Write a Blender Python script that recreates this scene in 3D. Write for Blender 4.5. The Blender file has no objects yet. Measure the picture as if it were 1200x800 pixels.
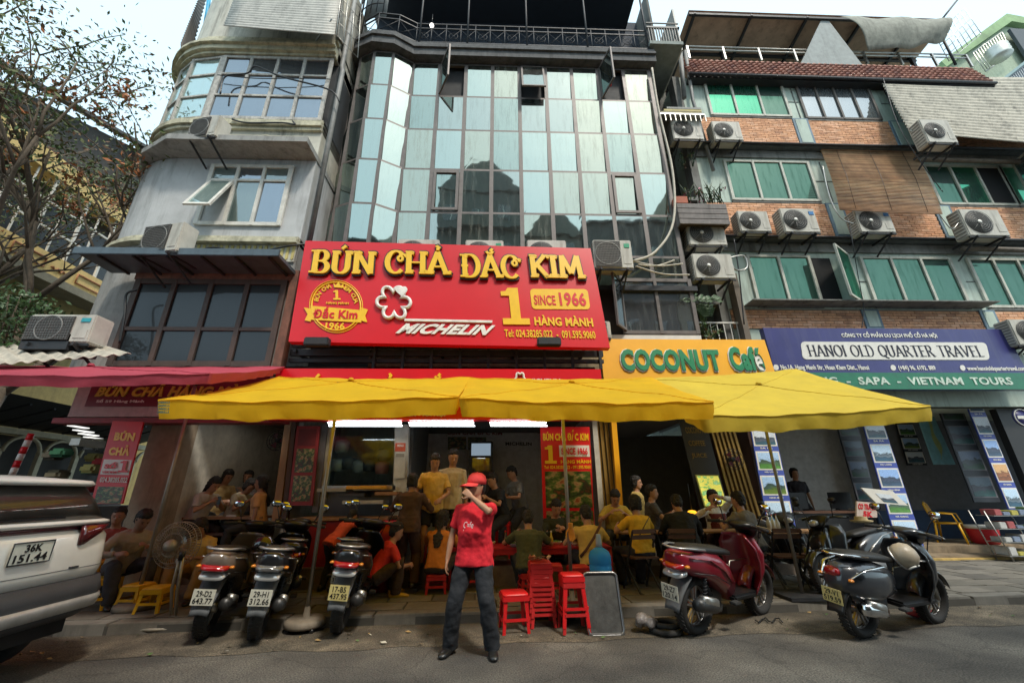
import bpy, bmesh, math, random
from math import sin, cos, pi, radians as R
from mathutils import Vector as V, Matrix as MX
rnd = random.Random(7)
sc = bpy.context.scene
C = sc.collection
# ---------------- camera ----------------
F = 475.0; EYE = 1.5
cam = bpy.data.objects.new('camera', bpy.data.cameras.new('camera')); C.objects.link(cam); sc.camera = cam
CM = MX.Rotation(R(-2.2), 3, 'Z') @ MX.Rotation(R(110.5), 3, 'X') @ MX.Rotation(R(-0.5), 3, 'Z')
cam.matrix_world = MX.Translation((0, 0, EYE)) @ CM.to_4x4()
cam.data.sensor_width = 36; cam.data.lens = 36*F/1200; cam.data.clip_start = 0.05; cam.data.clip_end = 2000
# ---------------- light ----------------
SUN_EL, SUN_AZ = 57, 30        # azimuth: degrees to the right of straight behind the camera
world = bpy.data.worlds.new('World'); sc.world = world; world.use_nodes = True
nt = world.node_tree; bg = nt.nodes['Background']; sky = nt.nodes.new('ShaderNodeTexSky')
sky.sky_type = 'NISHITA'; sky.sun_disc = False; sky.sun_elevation = R(SUN_EL); sky.sun_rotation = R(180-SUN_AZ)
sky.air_density = 1.0; sky.dust_density = 6.0; sky.ozone_density = 1.0; sky.altitude = 0
hz = nt.nodes.new('ShaderNodeMix'); hz.data_type = 'RGBA'; hz.inputs['Factor'].default_value = 0.75
hz.inputs['B'].default_value = (4.3, 5.8, 6.5, 1)
nt.links.new(sky.outputs[0], hz.inputs['A']); nt.links.new(hz.outputs['Result'], bg.inputs[0]); bg.inputs[1].default_value = 0.145
sl = bpy.data.lights.new('sun', 'SUN'); sl.energy = 1.6; sl.angle = R(7); sl.color = (1, .93, .82)
so = bpy.data.objects.new('sun', sl); C.objects.link(so)
sd = V((sin(R(SUN_AZ))*cos(R(SUN_EL)), -cos(R(SUN_AZ))*cos(R(SUN_EL)), sin(R(SUN_EL))))
so.rotation_euler = sd.to_track_quat('Z', 'Y').to_euler(); so.location = (6, -6, 30)
sc.view_settings.view_transform = 'Standard'; sc.view_settings.look = 'None'; sc.view_settings.exposure = 0.85; sc.view_settings.gamma = 1
sc.render.engine = 'CYCLES'; sc.cycles.max_bounces = 7; sc.cycles.transparent_max_bounces = 16

# ---------------- measuring: a photo pixel onto a plane of the place ----------------
def ray(px, py): return CM @ V(((px-600)/F, (400-py)/F, -1))
def PY(px, py, Y):
    d = ray(px, py); t = Y/d.y; return V((d.x*t, Y, EYE+d.z*t))
def PX(px, py, X):
    d = ray(px, py); t = X/d.x; return V((X, d.y*t, EYE+d.z*t))
def PZ(px, py, Z=0.0):
    d = ray(px, py); t = (Z-EYE)/d.z; return V((d.x*t, d.y*t, Z))
def RP(xl, xr, yt, yb, Y):
    xm, ym = (xl+xr)/2, (yt+yb)/2
    return PY(xl, ym, Y).x, PY(xr, ym, Y).x, PY(xm, yb, Y).z, PY(xm, yt, Y).z   # x0,x1,z0,z1

# ---------------- materials ----------------
MC = {}
def mat(key, col, rough=.6, metal=0, var=.18, vs=6, bump=.15, bs=60, grime=0, gcol=(.03, .028, .024), coat=0, spec=.5, stretch=1, emit=None, es=1):
    if key in MC: return MC[key]
    m = bpy.data.materials.new(key); MC[key] = m; m.use_nodes = True
    n = m.node_tree.nodes; l = m.node_tree.links; b = n['Principled BSDF']
    b.inputs['Roughness'].default_value = rough; b.inputs['Metallic'].default_value = metal
    b.inputs['Specular IOR Level'].default_value = spec
    if coat: b.inputs['Coat Weight'].default_value = coat; b.inputs['Coat Roughness'].default_value = .08
    if emit: b.inputs['Emission Color'].default_value = (*emit, 1); b.inputs['Emission Strength'].default_value = es
    tc = n.new('ShaderNodeTexCoord'); mp = n.new('ShaderNodeMapping'); l.new(tc.outputs['Object'], mp.inputs[0])
    mp.inputs['Scale'].default_value = (1, 1, 1/stretch)
    nz = n.new('ShaderNodeTexNoise'); nz.inputs['Scale'].default_value = vs; nz.inputs['Detail'].default_value = 6; nz.inputs['Roughness'].default_value = .65
    l.new(mp.outputs[0], nz.inputs['Vector'])
    mr = n.new('ShaderNodeMapRange'); mr.inputs[1].default_value = .3; mr.inputs[2].default_value = .7
    mr.inputs[3].default_value = 1-var; mr.inputs[4].default_value = 1+var; l.new(nz.outputs[0], mr.inputs[0])
    mul = n.new('ShaderNodeVectorMath'); mul.operation = 'SCALE'; mul.inputs[0].default_value = col; l.new(mr.outputs[0], mul.inputs['Scale'])
    out = mul.outputs[0]
    if grime:
        g = n.new('ShaderNodeTexNoise'); g.inputs['Scale'].default_value = 1; g.inputs['Detail'].default_value = 8; g.inputs['Roughness'].default_value = .7
        m2 = n.new('ShaderNodeMapping'); m2.inputs['Scale'].default_value = (5, 5, .55); l.new(tc.outputs['Object'], m2.inputs[0]); l.new(m2.outputs[0], g.inputs['Vector'])
        r2 = n.new('ShaderNodeMapRange'); r2.inputs[1].default_value = .5; r2.inputs[2].default_value = .72; r2.inputs[3].default_value = 0; r2.inputs[4].default_value = grime
        l.new(g.outputs[0], r2.inputs[0]); mx = n.new('ShaderNodeMix'); mx.data_type = 'RGBA'
        l.new(r2.outputs[0], mx.inputs['Factor']); l.new(out, mx.inputs['A']); mx.inputs['B'].default_value = (*gcol, 1); out = mx.outputs['Result']
    l.new(out, b.inputs['Base Color'])
    if bump:
        n2 = n.new('ShaderNodeTexNoise'); n2.inputs['Scale'].default_value = bs; n2.inputs['Detail'].default_value = 4; l.new(tc.outputs['Object'], n2.inputs['Vector'])
        bp = n.new('ShaderNodeBump'); bp.inputs['Strength'].default_value = bump; bp.inputs['Distance'].default_value = .01
        l.new(n2.outputs[0], bp.inputs['Height']); l.new(bp.outputs[0], b.inputs['Normal'])
        r3 = n.new('ShaderNodeMapRange'); r3.inputs[3].default_value = max(rough-.12, .02); r3.inputs[4].default_value = min(rough+.15, 1); l.new(nz.outputs[0], r3.inputs[0]); l.new(r3.outputs[0], b.inputs['Roughness'])
    return m
def cloth(key, col, trans=.45, var=.1):
    if key in MC: return MC[key]
    m = mat(key, col, .75, var=var, vs=2.2, bump=.7, bs=7, grime=.2, gcol=tuple(c*.45 for c in col))
    n = m.node_tree.nodes; l = m.node_tree.links; b = n['Principled BSDF']; o = n['Material Output']
    t = n.new('ShaderNodeBsdfTranslucent'); t.inputs[0].default_value = (*col, 1); ms = n.new('ShaderNodeMixShader'); ms.inputs[0].default_value = trans
    l.new(b.outputs[0], ms.inputs[1]); l.new(t.outputs[0], ms.inputs[2]); l.new(ms.outputs[0], o.inputs[0]); return m
def emat(key, col, s):
    if key in MC: return MC[key]
    m = bpy.data.materials.new(key); MC[key] = m; m.use_nodes = True; b = m.node_tree.nodes['Principled BSDF']
    b.inputs['Base Color'].default_value = (*[c*.5 for c in col], 1); b.inputs['Emission Color'].default_value = (*col, 1); b.inputs['Emission Strength'].default_value = s; return m
def gloss(key, col, tint, mixf=.6, rough=.03, streak=.5, dirt_refl=(.32, .34, .31)):
    """window glass seen from outside: mirror reflection over a dark room, with streaks: grime, and reflections painted into the green panes"""
    if key in MC: return MC[key]
    m = bpy.data.materials.new(key); MC[key] = m; m.use_nodes = True; n = m.node_tree.nodes; l = m.node_tree.links; b = n['Principled BSDF']; o = n['Material Output']
    b.inputs['Base Color'].default_value = (*col, 1); b.inputs['Roughness'].default_value = .4
    g = n.new('ShaderNodeBsdfGlossy'); g.inputs[0].default_value = (*tint, 1); g.inputs['Roughness'].default_value = rough
    ms = n.new('ShaderNodeMixShader'); ms.inputs[0].default_value = mixf; l.new(b.outputs[0], ms.inputs[1]); l.new(g.outputs[0], ms.inputs[2])
    tc = n.new('ShaderNodeTexCoord'); mp = n.new('ShaderNodeMapping'); mp.inputs['Scale'].default_value = (9, 9, .8); l.new(tc.outputs['Object'], mp.inputs[0])
    nz = n.new('ShaderNodeTexNoise'); nz.inputs['Scale'].default_value = 1.2; nz.inputs['Detail'].default_value = 7; nz.inputs['Roughness'].default_value = .75; l.new(mp.outputs[0], nz.inputs['Vector'])
    r = n.new('ShaderNodeMapRange'); r.inputs[1].default_value = .5; r.inputs[2].default_value = .75; r.inputs[4].default_value = streak; l.new(nz.outputs[0], r.inputs[0])
    d = n.new('ShaderNodeBsdfDiffuse'); d.inputs[0].default_value = (*dirt_refl, 1); m3 = n.new('ShaderNodeMixShader'); l.new(r.outputs[0], m3.inputs[0]); l.new(ms.outputs[0], m3.inputs[1]); l.new(d.outputs[0], m3.inputs[2])
    n2 = n.new('ShaderNodeTexNoise'); n2.inputs['Scale'].default_value = 1.1; l.new(tc.outputs['Object'], n2.inputs['Vector'])
    bp = n.new('ShaderNodeBump'); bp.inputs['Strength'].default_value = .12; bp.inputs['Distance'].default_value = .05; l.new(n2.outputs[0], bp.inputs['Height']); l.new(bp.outputs[0], g.inputs['Normal'])
    l.new(m3.outputs[0], o.inputs[0]); return m
def clear(key, tint=(.8, .9, .9), f=.12):
    if key in MC: return MC[key]
    m = bpy.data.materials.new(key); MC[key] = m; m.use_nodes = True; n = m.node_tree.nodes; l = m.node_tree.links; o = n['Material Output']
    t = n.new('ShaderNodeBsdfTransparent'); t.inputs[0].default_value = (*tint, 1); g = n.new('ShaderNodeBsdfGlossy'); g.inputs['Roughness'].default_value = .05
    ms = n.new('ShaderNodeMixShader'); ms.inputs[0].default_value = f; l.new(t.outputs[0], ms.inputs[1]); l.new(g.outputs[0], ms.inputs[2]); l.new(ms.outputs[0], o.inputs[0]); return m
def ramp_mat(key, stops, scale=3, dist=0, rough=.5, kind='noise', mp_scale=(1, 1, 1), detail=5, coord='Object'):
    if key in MC: return MC[key]
    m = bpy.data.materials.new(key); MC[key] = m; m.use_nodes = True; n = m.node_tree.nodes; l = m.node_tree.links; b = n['Principled BSDF']; b.inputs['Roughness'].default_value = rough
    tc = n.new('ShaderNodeTexCoord'); mp = n.new('ShaderNodeMapping'); mp.inputs['Scale'].default_value = mp_scale; l.new(tc.outputs[coord], mp.inputs[0])
    if kind == 'voronoi': t = n.new('ShaderNodeTexVoronoi'); so_ = t.outputs['Color']
    else: t = n.new('ShaderNodeTexNoise'); t.inputs['Detail'].default_value = detail; so_ = t.outputs[0]
    t.inputs['Scale'].default_value = scale; l.new(mp.outputs[0], t.inputs['Vector']); cr = n.new('ShaderNodeValToRGB'); e = cr.color_ramp.elements
    while len(e) < len(stops): e.new(.5)
    for k, (p, c) in enumerate(stops): e[k].position = p; e[k].color = (*c, 1)
    l.new(so_, cr.inputs[0]); l.new(cr.outputs[0], b.inputs['Base Color']); return m
def photo_mat(key, skyc, far, near, seed=0, wat=None):
    """printed landscape picture: sky, noisy hills, foreground"""
    if key in MC: return MC[key]
    m = bpy.data.materials.new(key); MC[key] = m; m.use_nodes = True; n = m.node_tree.nodes; l = m.node_tree.links; b = n['Principled BSDF']; b.inputs['Roughness'].default_value = .35
    tc = n.new('ShaderNodeTexCoord'); sp = n.new('ShaderNodeSeparateXYZ'); l.new(tc.outputs['Generated'], sp.inputs[0])
    nz = n.new('ShaderNodeTexNoise'); nz.noise_dimensions = '4D'; nz.inputs['W'].default_value = seed*3.1; nz.inputs['Scale'].default_value = 3.5; nz.inputs['Detail'].default_value = 5; l.new(tc.outputs['Generated'], nz.inputs['Vector'])
    a = n.new('ShaderNodeMath'); a.operation = 'MULTIPLY_ADD'; l.new(nz.outputs[0], a.inputs[0]); a.inputs[1].default_value = .75; l.new(sp.outputs[2], a.inputs[2])
    cr = n.new('ShaderNodeValToRGB'); e = cr.color_ramp.elements
    st = [(.35, near), (.62, tuple(x*.55 for x in near)), (.68, wat or far), (.86, tuple(x*.5 for x in far)), (.92, skyc), (1, tuple(min(1, x*1.2) for x in skyc))]
    while len(e) < len(st): e.new(.5)
    for k, (p, c) in enumerate(st): e[k].position = p; e[k].color = (*c, 1)
    l.new(a.outputs[0], cr.inputs[0])
    n3 = n.new('ShaderNodeTexNoise'); n3.inputs['Scale'].default_value = 22; l.new(tc.outputs['Generated'], n3.inputs['Vector'])
    mr = n.new('ShaderNodeMapRange'); mr.inputs[3].default_value = .45; mr.inputs[4].default_value = 1.5; l.new(n3.outputs[0], mr.inputs[0])
    vm = n.new('ShaderNodeVectorMath'); vm.operation = 'SCALE'; l.new(cr.outputs[0], vm.inputs[0]); l.new(mr.outputs[0], vm.inputs['Scale']); l.new(vm.outputs[0], b.inputs['Base Color']); return m
def food_mat(key, seed):
    if key in MC: return MC[key]
    return ramp_mat(key, [(0, (.03, .008, .005)), (.3, (.2, .05, .015)), (.42, (.02, .025, .01)), (.52, (.07, .13, .02)), (.62, (.4, .26, .12)), (.7, (.3, .07, .02)), (1, (.02, .01, .01))], scale=5+seed, rough=.35, coord='Generated', detail=9)

RED = mat('red_print', (.62, .006, .014), .38, var=.05, vs=2, bump=0); REDD = mat('maroon_print', (.16, .012, .022), .4, var=.12, vs=2, bump=0)
YEL = mat('yellow_letter', (.85, .5, .02), .35, var=.06, bump=0); ORG = mat('orange_sign', (.85, .4, .015), .4, var=.07, vs=1.5, bump=0)
WHT = mat('white_paint', (.72, .7, .64), .4, var=.08, bump=0); NAVY = mat('navy_print', (.035, .035, .16), .35, var=.12, vs=2, bump=0, grime=.25, gcol=(.15, .15, .2)); GRN = mat('green_print', (.01, .2, .08), .4, var=.1, bump=0)
BLK = mat('black_plastic', (.012, .012, .013), .35, bump=.08); STEEL = mat('steel', (.45, .44, .41), .35, .85, var=.2, bump=.1); DARK = mat('dark_void', (.012, .013, .014), .9)
CHROME = mat('chrome', (.7, .7, .7), .12, 1, var=.1, bump=0); RUBBER = mat('rubber', (.022, .021, .02), .8, bump=.4, bs=90); IRON = mat('dark_iron', (.03, .032, .036), .55, .3, bump=.3, grime=.3, gcol=(.09, .05, .03))
GREY = mat('grey_render', (.47, .48, .48), .85, var=.18, vs=1.3, bump=.35, bs=45, grime=.55, gcol=(.12, .12, .11)); CREAM = mat('cream_plaster', (.5, .48, .41), .85, var=.2, vs=2, bump=.4, grime=.75, gcol=(.06, .055, .045))
CONC = mat('stained_concrete', (.2, .2, .185), .9, var=.3, vs=2, bump=.5, grime=.85, gcol=(.03, .03, .026)); FRAMEG = mat('grey_aluminium', (.12, .11, .105), .5, .3, bump=.1)
MINT = mat('pale_green_cladding', (.44, .53, .46), .7, var=.15, vs=1.5, bump=.15, grime=.65, gcol=(.1, .11, .09)); WOOD = mat('dark_wood', (.1, .045, .025), .6, var=.4, vs=3, bump=.4, stretch=6, grime=.4)
WOODL = mat('worn_wood', (.3, .17, .09), .7, var=.4, vs=5, bump=.4, stretch=5, grime=.3); PLRED = mat('red_plastic', (.6, .012, .014), .35, var=.08, bump=.05); PLYEL = mat('yellow_plastic', (.78, .42, .01), .4, var=.1, bump=.05)

# ---------------- mesh builder ----------------
WM = {}
class MB:
    def __init__(s): s.v = []; s.f = []; s.mi = []; s.k = 0; s.sm = []
    def add(s, vs, fs, smooth=False):
        o = len(s.v); s.v += [tuple(v) for v in vs]; s.f += [tuple(i+o for i in f) for f in fs]; s.mi += [s.k]*len(fs); s.sm += [smooth]*len(fs); return s
    def box(s, a, b, bev=0):
        x0, y0, z0 = [min(p, q) for p, q in zip(a, b)]; x1, y1, z1 = [max(p, q) for p, q in zip(a, b)]
        if not bev:
            return s.add([(x0, y0, z0), (x1, y0, z0), (x1, y1, z0), (x0, y1, z0), (x0, y0, z1), (x1, y0, z1), (x1, y1, z1), (x0, y1, z1)],
                         [(0, 3, 2, 1), (4, 5, 6, 7), (0, 1, 5, 4), (1, 2, 6, 5), (2, 3, 7, 6), (3, 0, 4, 7)])
        bm = bmesh.new(); bmesh.ops.create_cube(bm, size=1, matrix=MX.Translation(((x0+x1)/2, (y0+y1)/2, (z0+z1)/2)) @ MX.Diagonal((x1-x0, y1-y0, z1-z0, 1)))
        bmesh.ops.bevel(bm, geom=bm.edges[:], offset=min(bev, .49*min(x1-x0, y1-y0, z1-z0)), segments=2, affect='EDGES'); return s.bm(bm)
    def bm(s, bm, smooth=False):
        bm.verts.index_update(); s.add([v.co for v in bm.verts], [[v.index for v in f.verts] for f in bm.faces], smooth); bm.free(); return s
    def obox(s, c, ax, ay, az):
        """box from centre and three half-axis vectors"""
        c, ax, ay, az = V(c), V(ax), V(ay), V(az); vs = [c+ax*i+ay*j+az*k for k in (-1, 1) for j in (-1, 1) for i in (-1, 1)]
        return s.add(vs, [(0, 2, 3, 1), (4, 5, 7, 6), (0, 1, 5, 4), (1, 3, 7, 5), (3, 2, 6, 7), (2, 0, 4, 6)])
    def bar(s, p, q, w, h=None, up=(0, 0, 1)):
        p, q = V(p), V(q); d = (q-p); L = d.length; d.normalize(); u = V(up)
        if abs(d.dot(u)) > .98: u = V((0, 1, 0))
        sx = d.cross(u).normalized(); uu = sx.cross(d); return s.obox((p+q)/2, sx*w/2, d*L/2, uu*(h or w)/2)
    def tube(s, pts, r, n=8, cap=True, closed=False):
        pts = [V(p) for p in pts]; N = len(pts); rs = r if isinstance(r, (list, tuple)) else [r]*N; vs = []; fs = []; prev = None
        for i, p in enumerate(pts):
            if closed: d = pts[(i+1) % N]-pts[i-1]
            else: d = pts[min(i+1, N-1)]-pts[max(i-1, 0)]
            if d.length < 1e-9: d = V((0, 0, 1))
            d.normalize()
            if prev is None: u = d.cross(V((0, 0, 1)) if abs(d.z) < .9 else V((1, 0, 0))).normalized()
            else:
                u = prev-d*prev.dot(d)
                u = u.normalized() if u.length > 1e-6 else d.orthogonal().normalized()
            prev = u; w = d.cross(u)
            rr = rs[i] if not isinstance(rs[i], tuple) else None
            for k in range(n):
                a = 2*pi*k/n
                if rr is not None: vs.append(p+(u*cos(a)+w*sin(a))*rr)
                else: vs.append(p+u*cos(a)*rs[i][0]+w*sin(a)*rs[i][1])
        M_ = N if closed else N-1
        for i in range(M_):
            for k in range(n): j = (i+1) % N; fs.append((i*n+k, i*n+(k+1) % n, j*n+(k+1) % n, j*n+k))
        if cap and not closed: fs.append(tuple(range(n-1, -1, -1))); fs.append(tuple((N-1)*n+k for k in range(n)))
        return s.add(vs, fs, True)
    def cyl(s, p, q, r, n=16, r2=None): return s.tube([p, q], [r, r if r2 is None else r2], n)
    def lathe(s, prof, o=(0, 0, 0), axis='Z', n=20, smooth=True):
        """prof: list of (radius, height)"""
        vs = []; fs = []; o = V(o)
        for r, h in prof:
            for k in range(n):
                a = 2*pi*k/n; x, y = r*cos(a), r*sin(a)
                vs.append(o+(V((x, y, h)) if axis == 'Z' else V((x, h, y)) if axis == 'Y' else V((h, x, y))))
        for i in range(len(prof)-1):
            for k in range(n): fs.append((i*n+k, i*n+(k+1) % n, (i+1)*n+(k+1) % n, (i+1)*n+k))
        fs.append(tuple(range(n))); fs.append(tuple((len(prof)-1)*n+k for k in range(n)))
        return s.add(vs, fs, smooth)
    def ring(s, c, r, t, axis='Y', n=24, m=6, a0=0, a1=2*pi):
        c = V(c); pts = []; full = abs(a1-a0-2*pi) < 1e-3; N = n if full else n+1
        for k in range(N):
            a = a0+(a1-a0)*k/n; p = (r*cos(a), 0, r*sin(a)) if axis == 'Y' else (0, r*cos(a), r*sin(a)) if axis == 'X' else (r*cos(a), r*sin(a), 0); pts.append(c+V(p))
        return s.tube(pts, t, m, closed=full)
    def grid(s, fn, nu, nv, smooth=True, thick=None):
        vs = [V(fn(i/nu, j/nv)) for j in range(nv+1) for i in range(nu+1)]; q = lambda i, j: j*(nu+1)+i
        fs = [(q(i, j), q(i+1, j), q(i+1, j+1), q(i, j+1)) for j in range(nv) for i in range(nu)]
        if thick:
            t = V(thick); n0 = len(vs); vs2 = vs+[v+t for v in vs]; f2 = fs+[tuple(k+n0 for k in reversed(f)) for f in fs]
            b = [q(i, 0) for i in range(nu+1)]+[q(nu, j) for j in range(1, nv+1)]+[q(i, nv) for i in range(nu-1, -1, -1)]+[q(0, j) for j in range(nv-1, 0, -1)]
            for k in range(len(b)): a, c = b[k], b[(k+1) % len(b)]; f2.append((a, a+n0, c+n0, c))
            return s.add(vs2, f2, smooth)
        return s.add(vs, fs, smooth)
    def prism(s, pts, y0, y1, axis='Y'):
        """pts = outline in (x,z) (axis Y), (x,y) (axis Z) or (y,z) (axis X), extruded"""
        f = (lambda p, h: (p[0], h, p[1])) if axis == 'Y' else (lambda p, h: (p[0], p[1], h)) if axis == 'Z' else (lambda p, h: (h, p[0], p[1]))
        n = len(pts); vs = [f(p, y0) for p in pts]+[f(p, y1) for p in pts]
        return s.add(vs, [tuple(range(n)), tuple(range(2*n-1, n-1, -1))]+[(k, n+k, n+(k+1) % n, (k+1) % n) for k in range(n)])
    def loft(s, secs, n=16, e=2.4, smooth=True):
        """secs: (centre, half vector a, half vector b) superellipse sections"""
        vs = []; fs = []
        for c, a, b in secs:
            c, a, b = V(c), V(a), V(b)
            for k in range(n):
                t = 2*pi*k/n; ca, sa = cos(t), sin(t)
                vs.append(c+a*(math.copysign(abs(ca)**(2/e), ca))+b*(math.copysign(abs(sa)**(2/e), sa)))
        for i in range(len(secs)-1):
            for k in range(n): fs.append((i*n+k, i*n+(k+1) % n, (i+1)*n+(k+1) % n, (i+1)*n+k))
        fs.append(tuple(range(n-1, -1, -1))); fs.append(tuple((len(secs)-1)*n+k for k in range(n)))
        return s.add(vs, fs, smooth)
    def mesh(s, name, mats):
        me = bpy.data.meshes.new(name); me.from_pydata(s.v, [], s.f); mats = mats if isinstance(mats, (list, tuple)) else [mats]
        for m in mats: me.materials.append(m)
        me.polygons.foreach_set('material_index', s.mi); me.polygons.foreach_set('use_smooth', s.sm); me.update()
        bm = bmesh.new(); bm.from_mesh(me); bmesh.ops.recalc_face_normals(bm, faces=bm.faces[:]); bm.to_mesh(me); bm.free()
        return me
    def build(s, name, mats, parent=None, world=False, kind=None, label=None):
        me = s.mesh(name, mats)
        if world and parent is not None: me.transform(wm(parent).inverted())
        return put(name, me, parent, kind, label)
def put(name, me, parent=None, kind=None, label=None, mw=None):
    o = bpy.data.objects.new(name, me); C.objects.link(o)
    if parent is not None: o.parent = parent
    if mw is not None: o.matrix_local = mw
    if kind: o['kind'] = kind
    if label: o['label'] = label
    return o
def wm(o):
    m = o.matrix_basis.copy()
    while o.parent: o = o.parent; m = o.matrix_basis @ m
    return m
def tag(o, label, cat, group=None):
    o['label'] = label; o['category'] = cat
    if group: o['group'] = group
    return o
def T(name, label, cat, loc=(0, 0, 0), rz=0, group=None):
    o = bpy.data.objects.new(name, None); o.empty_display_size = .1; C.objects.link(o); o.location = loc; o.rotation_euler = (0, 0, rz); return tag(o, label, cat, group)
def dup(o, parent=None):
    c = o.copy(); C.objects.link(c)
    if parent is not None: c.parent = parent
    for ch in KIDS(o): dup(ch, c)
    return c
def KIDS(o): return [x for x in o.children]
def again(o, loc, rz, label, group=None):
    c = dup(o); c.location = loc; c.rotation_euler = (0, 0, rz); c['label'] = label
    if group: c['group'] = group
    return c
def stone(name, mats, parent, me, mw, label=None): return put(name, me, parent, None, label, mw)

# ---------------- lettering ----------------
def text_mesh(s, bold=0.0, ext=.02):
    cu = bpy.data.curves.new('t', 'FONT'); cu.body = s; cu.size = 1; cu.offset = bold; cu.extrude = ext; cu.resolution_u = 3; cu.space_character = 1.0+bold*1.5
    o = bpy.data.objects.new('t', cu); C.objects.link(o); dg = bpy.context.evaluated_depsgraph_get(); me = bpy.data.meshes.new_from_object(o.evaluated_get(dg)); bpy.data.objects.remove(o); bpy.data.curves.remove(cu); return me
def frame(TL, TR, BL):
    TL, TR, BL = V(TL), V(TR), V(BL); return TL, TR-TL, BL-TL
def text(s, fr, u0, u1, v0, v1, m, parent, bold=.02, depth=.012, off=.004, shear=0, name='lettering', label=None):
    """text filling the box u0..u1, v0..v1 (fractions, v down) of a panel frame (TL, across, down), as raised letters"""
    me = text_mesh(s, bold, .5); o, a, d = fr; n = a.cross(d).normalized()
    if n.y > 0 and abs(n.y) > .3: n = -n
    elif n.x < 0 and abs(n.y) <= .3: n = -n
    xs = [v.co.x for v in me.vertices]; ys = [v.co.y for v in me.vertices]; x0, x1, y0, y1 = min(xs), max(xs), min(ys), max(ys)
    for v in me.vertices:
        fx = (v.co.x-x0)/(x1-x0); fy = (v.co.y-y0)/(y1-y0); fx += shear*(fy-.5)
        v.co = o+a*(u0+(u1-u0)*fx)+d*(v1+(v0-v1)*fy)+n*(off+(v.co.z+.5)*depth)
    me.materials.append(m); me.transform(wm(parent).inverted()); return put(name, me, parent, None, label)
# own stroke letters with serifs; strokes in a 0..1 high box, thick down strokes and thin cross strokes
def arc(cx, cy, rx, ry, a0, a1, n=14): return [(cx+rx*cos(R(a0+(a1-a0)*k/n)), cy+ry*sin(R(a0+(a1-a0)*k/n))) for k in range(n+1)]
GL = {
 'A': (.8, [[(.08, 0), (.4, 1)], [(.4, 1), (.72, 0)], [(.2, .33), (.6, .33)]], [(.08, 0), (.72, 0)]),
 'B': (.72, [[(.16, 0), (.16, 1)], [(.16, 1)]+arc(.36, .76, .2, .24, 90, -90)+[(.16, .52)], [(.16, .52)]+arc(.38, .26, .24, .26, 90, -90)+[(.16, 0)]], [(.1, 0), (.1, 1)]),
 'C': (.74, [arc(.42, .5, .32, .5, 45, 315)], [(.66, .84)]),
 'D': (.8, [[(.16, 0), (.16, 1)], [(.16, 1)]+arc(.36, .5, .34, .5, 90, -90)+[(.16, 0)]], [(.1, 0), (.1, 1)]),
 'E': (.66, [[(.16, 0), (.16, 1)], [(.16, .97), (.58, .97)], [(.16, .5), (.5, .5)], [(.16, .03), (.6, .03)]], [(.1, 0), (.1, 1)]),
 'H': (.84, [[(.16, 0), (.16, 1)], [(.68, 0), (.68, 1)], [(.16, .5), (.68, .5)]], [(.16, 0), (.16, 1), (.68, 0), (.68, 1)]),
 'I': (.34, [[(.17, 0), (.17, 1)]], [(.17, 0), (.17, 1)]),
 'K': (.8, [[(.16, 0), (.16, 1)], [(.66, 1), (.2, .42)], [(.32, .56), (.7, 0)]], [(.16, 0), (.16, 1), (.66, 1), (.7, 0)]),
 'L': (.62, [[(.16, 0), (.16, 1)], [(.16, .03), (.58, .03)]], [(.16, 0), (.16, 1)]),
 'M': (1.0, [[(.14, 0), (.2, 1)], [(.2, 1), (.5, .2)], [(.5, .2), (.8, 1)], [(.8, 1), (.86, 0)]], [(.14, 0), (.86, 0)]),
 'N': (.86, [[(.16, 0), (.16, 1)], [(.16, 1), (.7, 0)], [(.7, 0), (.7, 1)]], [(.16, 0), (.16, 1), (.7, 1)]),
 'O': (.84, [arc(.42, .5, .34, .5, 0, 360, 24)], []),
 'Q': (.84, [arc(.42, .5, .34, .5, 0, 360, 24), [(.46, .12), (.62, -.1), (.84, -.16)]], []),
 'R': (.78, [[(.16, 0), (.16, 1)], [(.16, 1)]+arc(.38, .76, .2, .24, 90, -90)+[(.16, .52)], [(.34, .52), (.7, 0)]], [(.16, 0), (.16, 1), (.7, 0)]),
 'T': (.72, [[(.36, 0), (.36, 1)], [(.06, .97), (.66, .97)]], [(.36, 0)]),
 'U': (.8, [[(.16, 1), (.16, .3)]+arc(.4, .28, .24, .28, 180, 360)+[(.64, .3), (.64, 1)]], [(.16, 1), (.64, 1)]),
 'V': (.8, [[(.08, 1), (.4, 0)], [(.4, 0), (.72, 1)]], [(.08, 1), (.72, 1)])}
ACC = {'´': [[(-.02, 1.1), (.12, 1.26)]], '?': [[(-.06, 1.24), (0, 1.28), (.06, 1.22), (0, 1.14), (0, 1.09)]], '(': [[(-.13, 1.18), (-.08, 1.09), (.08, 1.09), (.13, 1.18)], [(.02, 1.18), (.12, 1.3)]], '-': [[(-.3, .5), (-.02, .5)]]}
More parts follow.
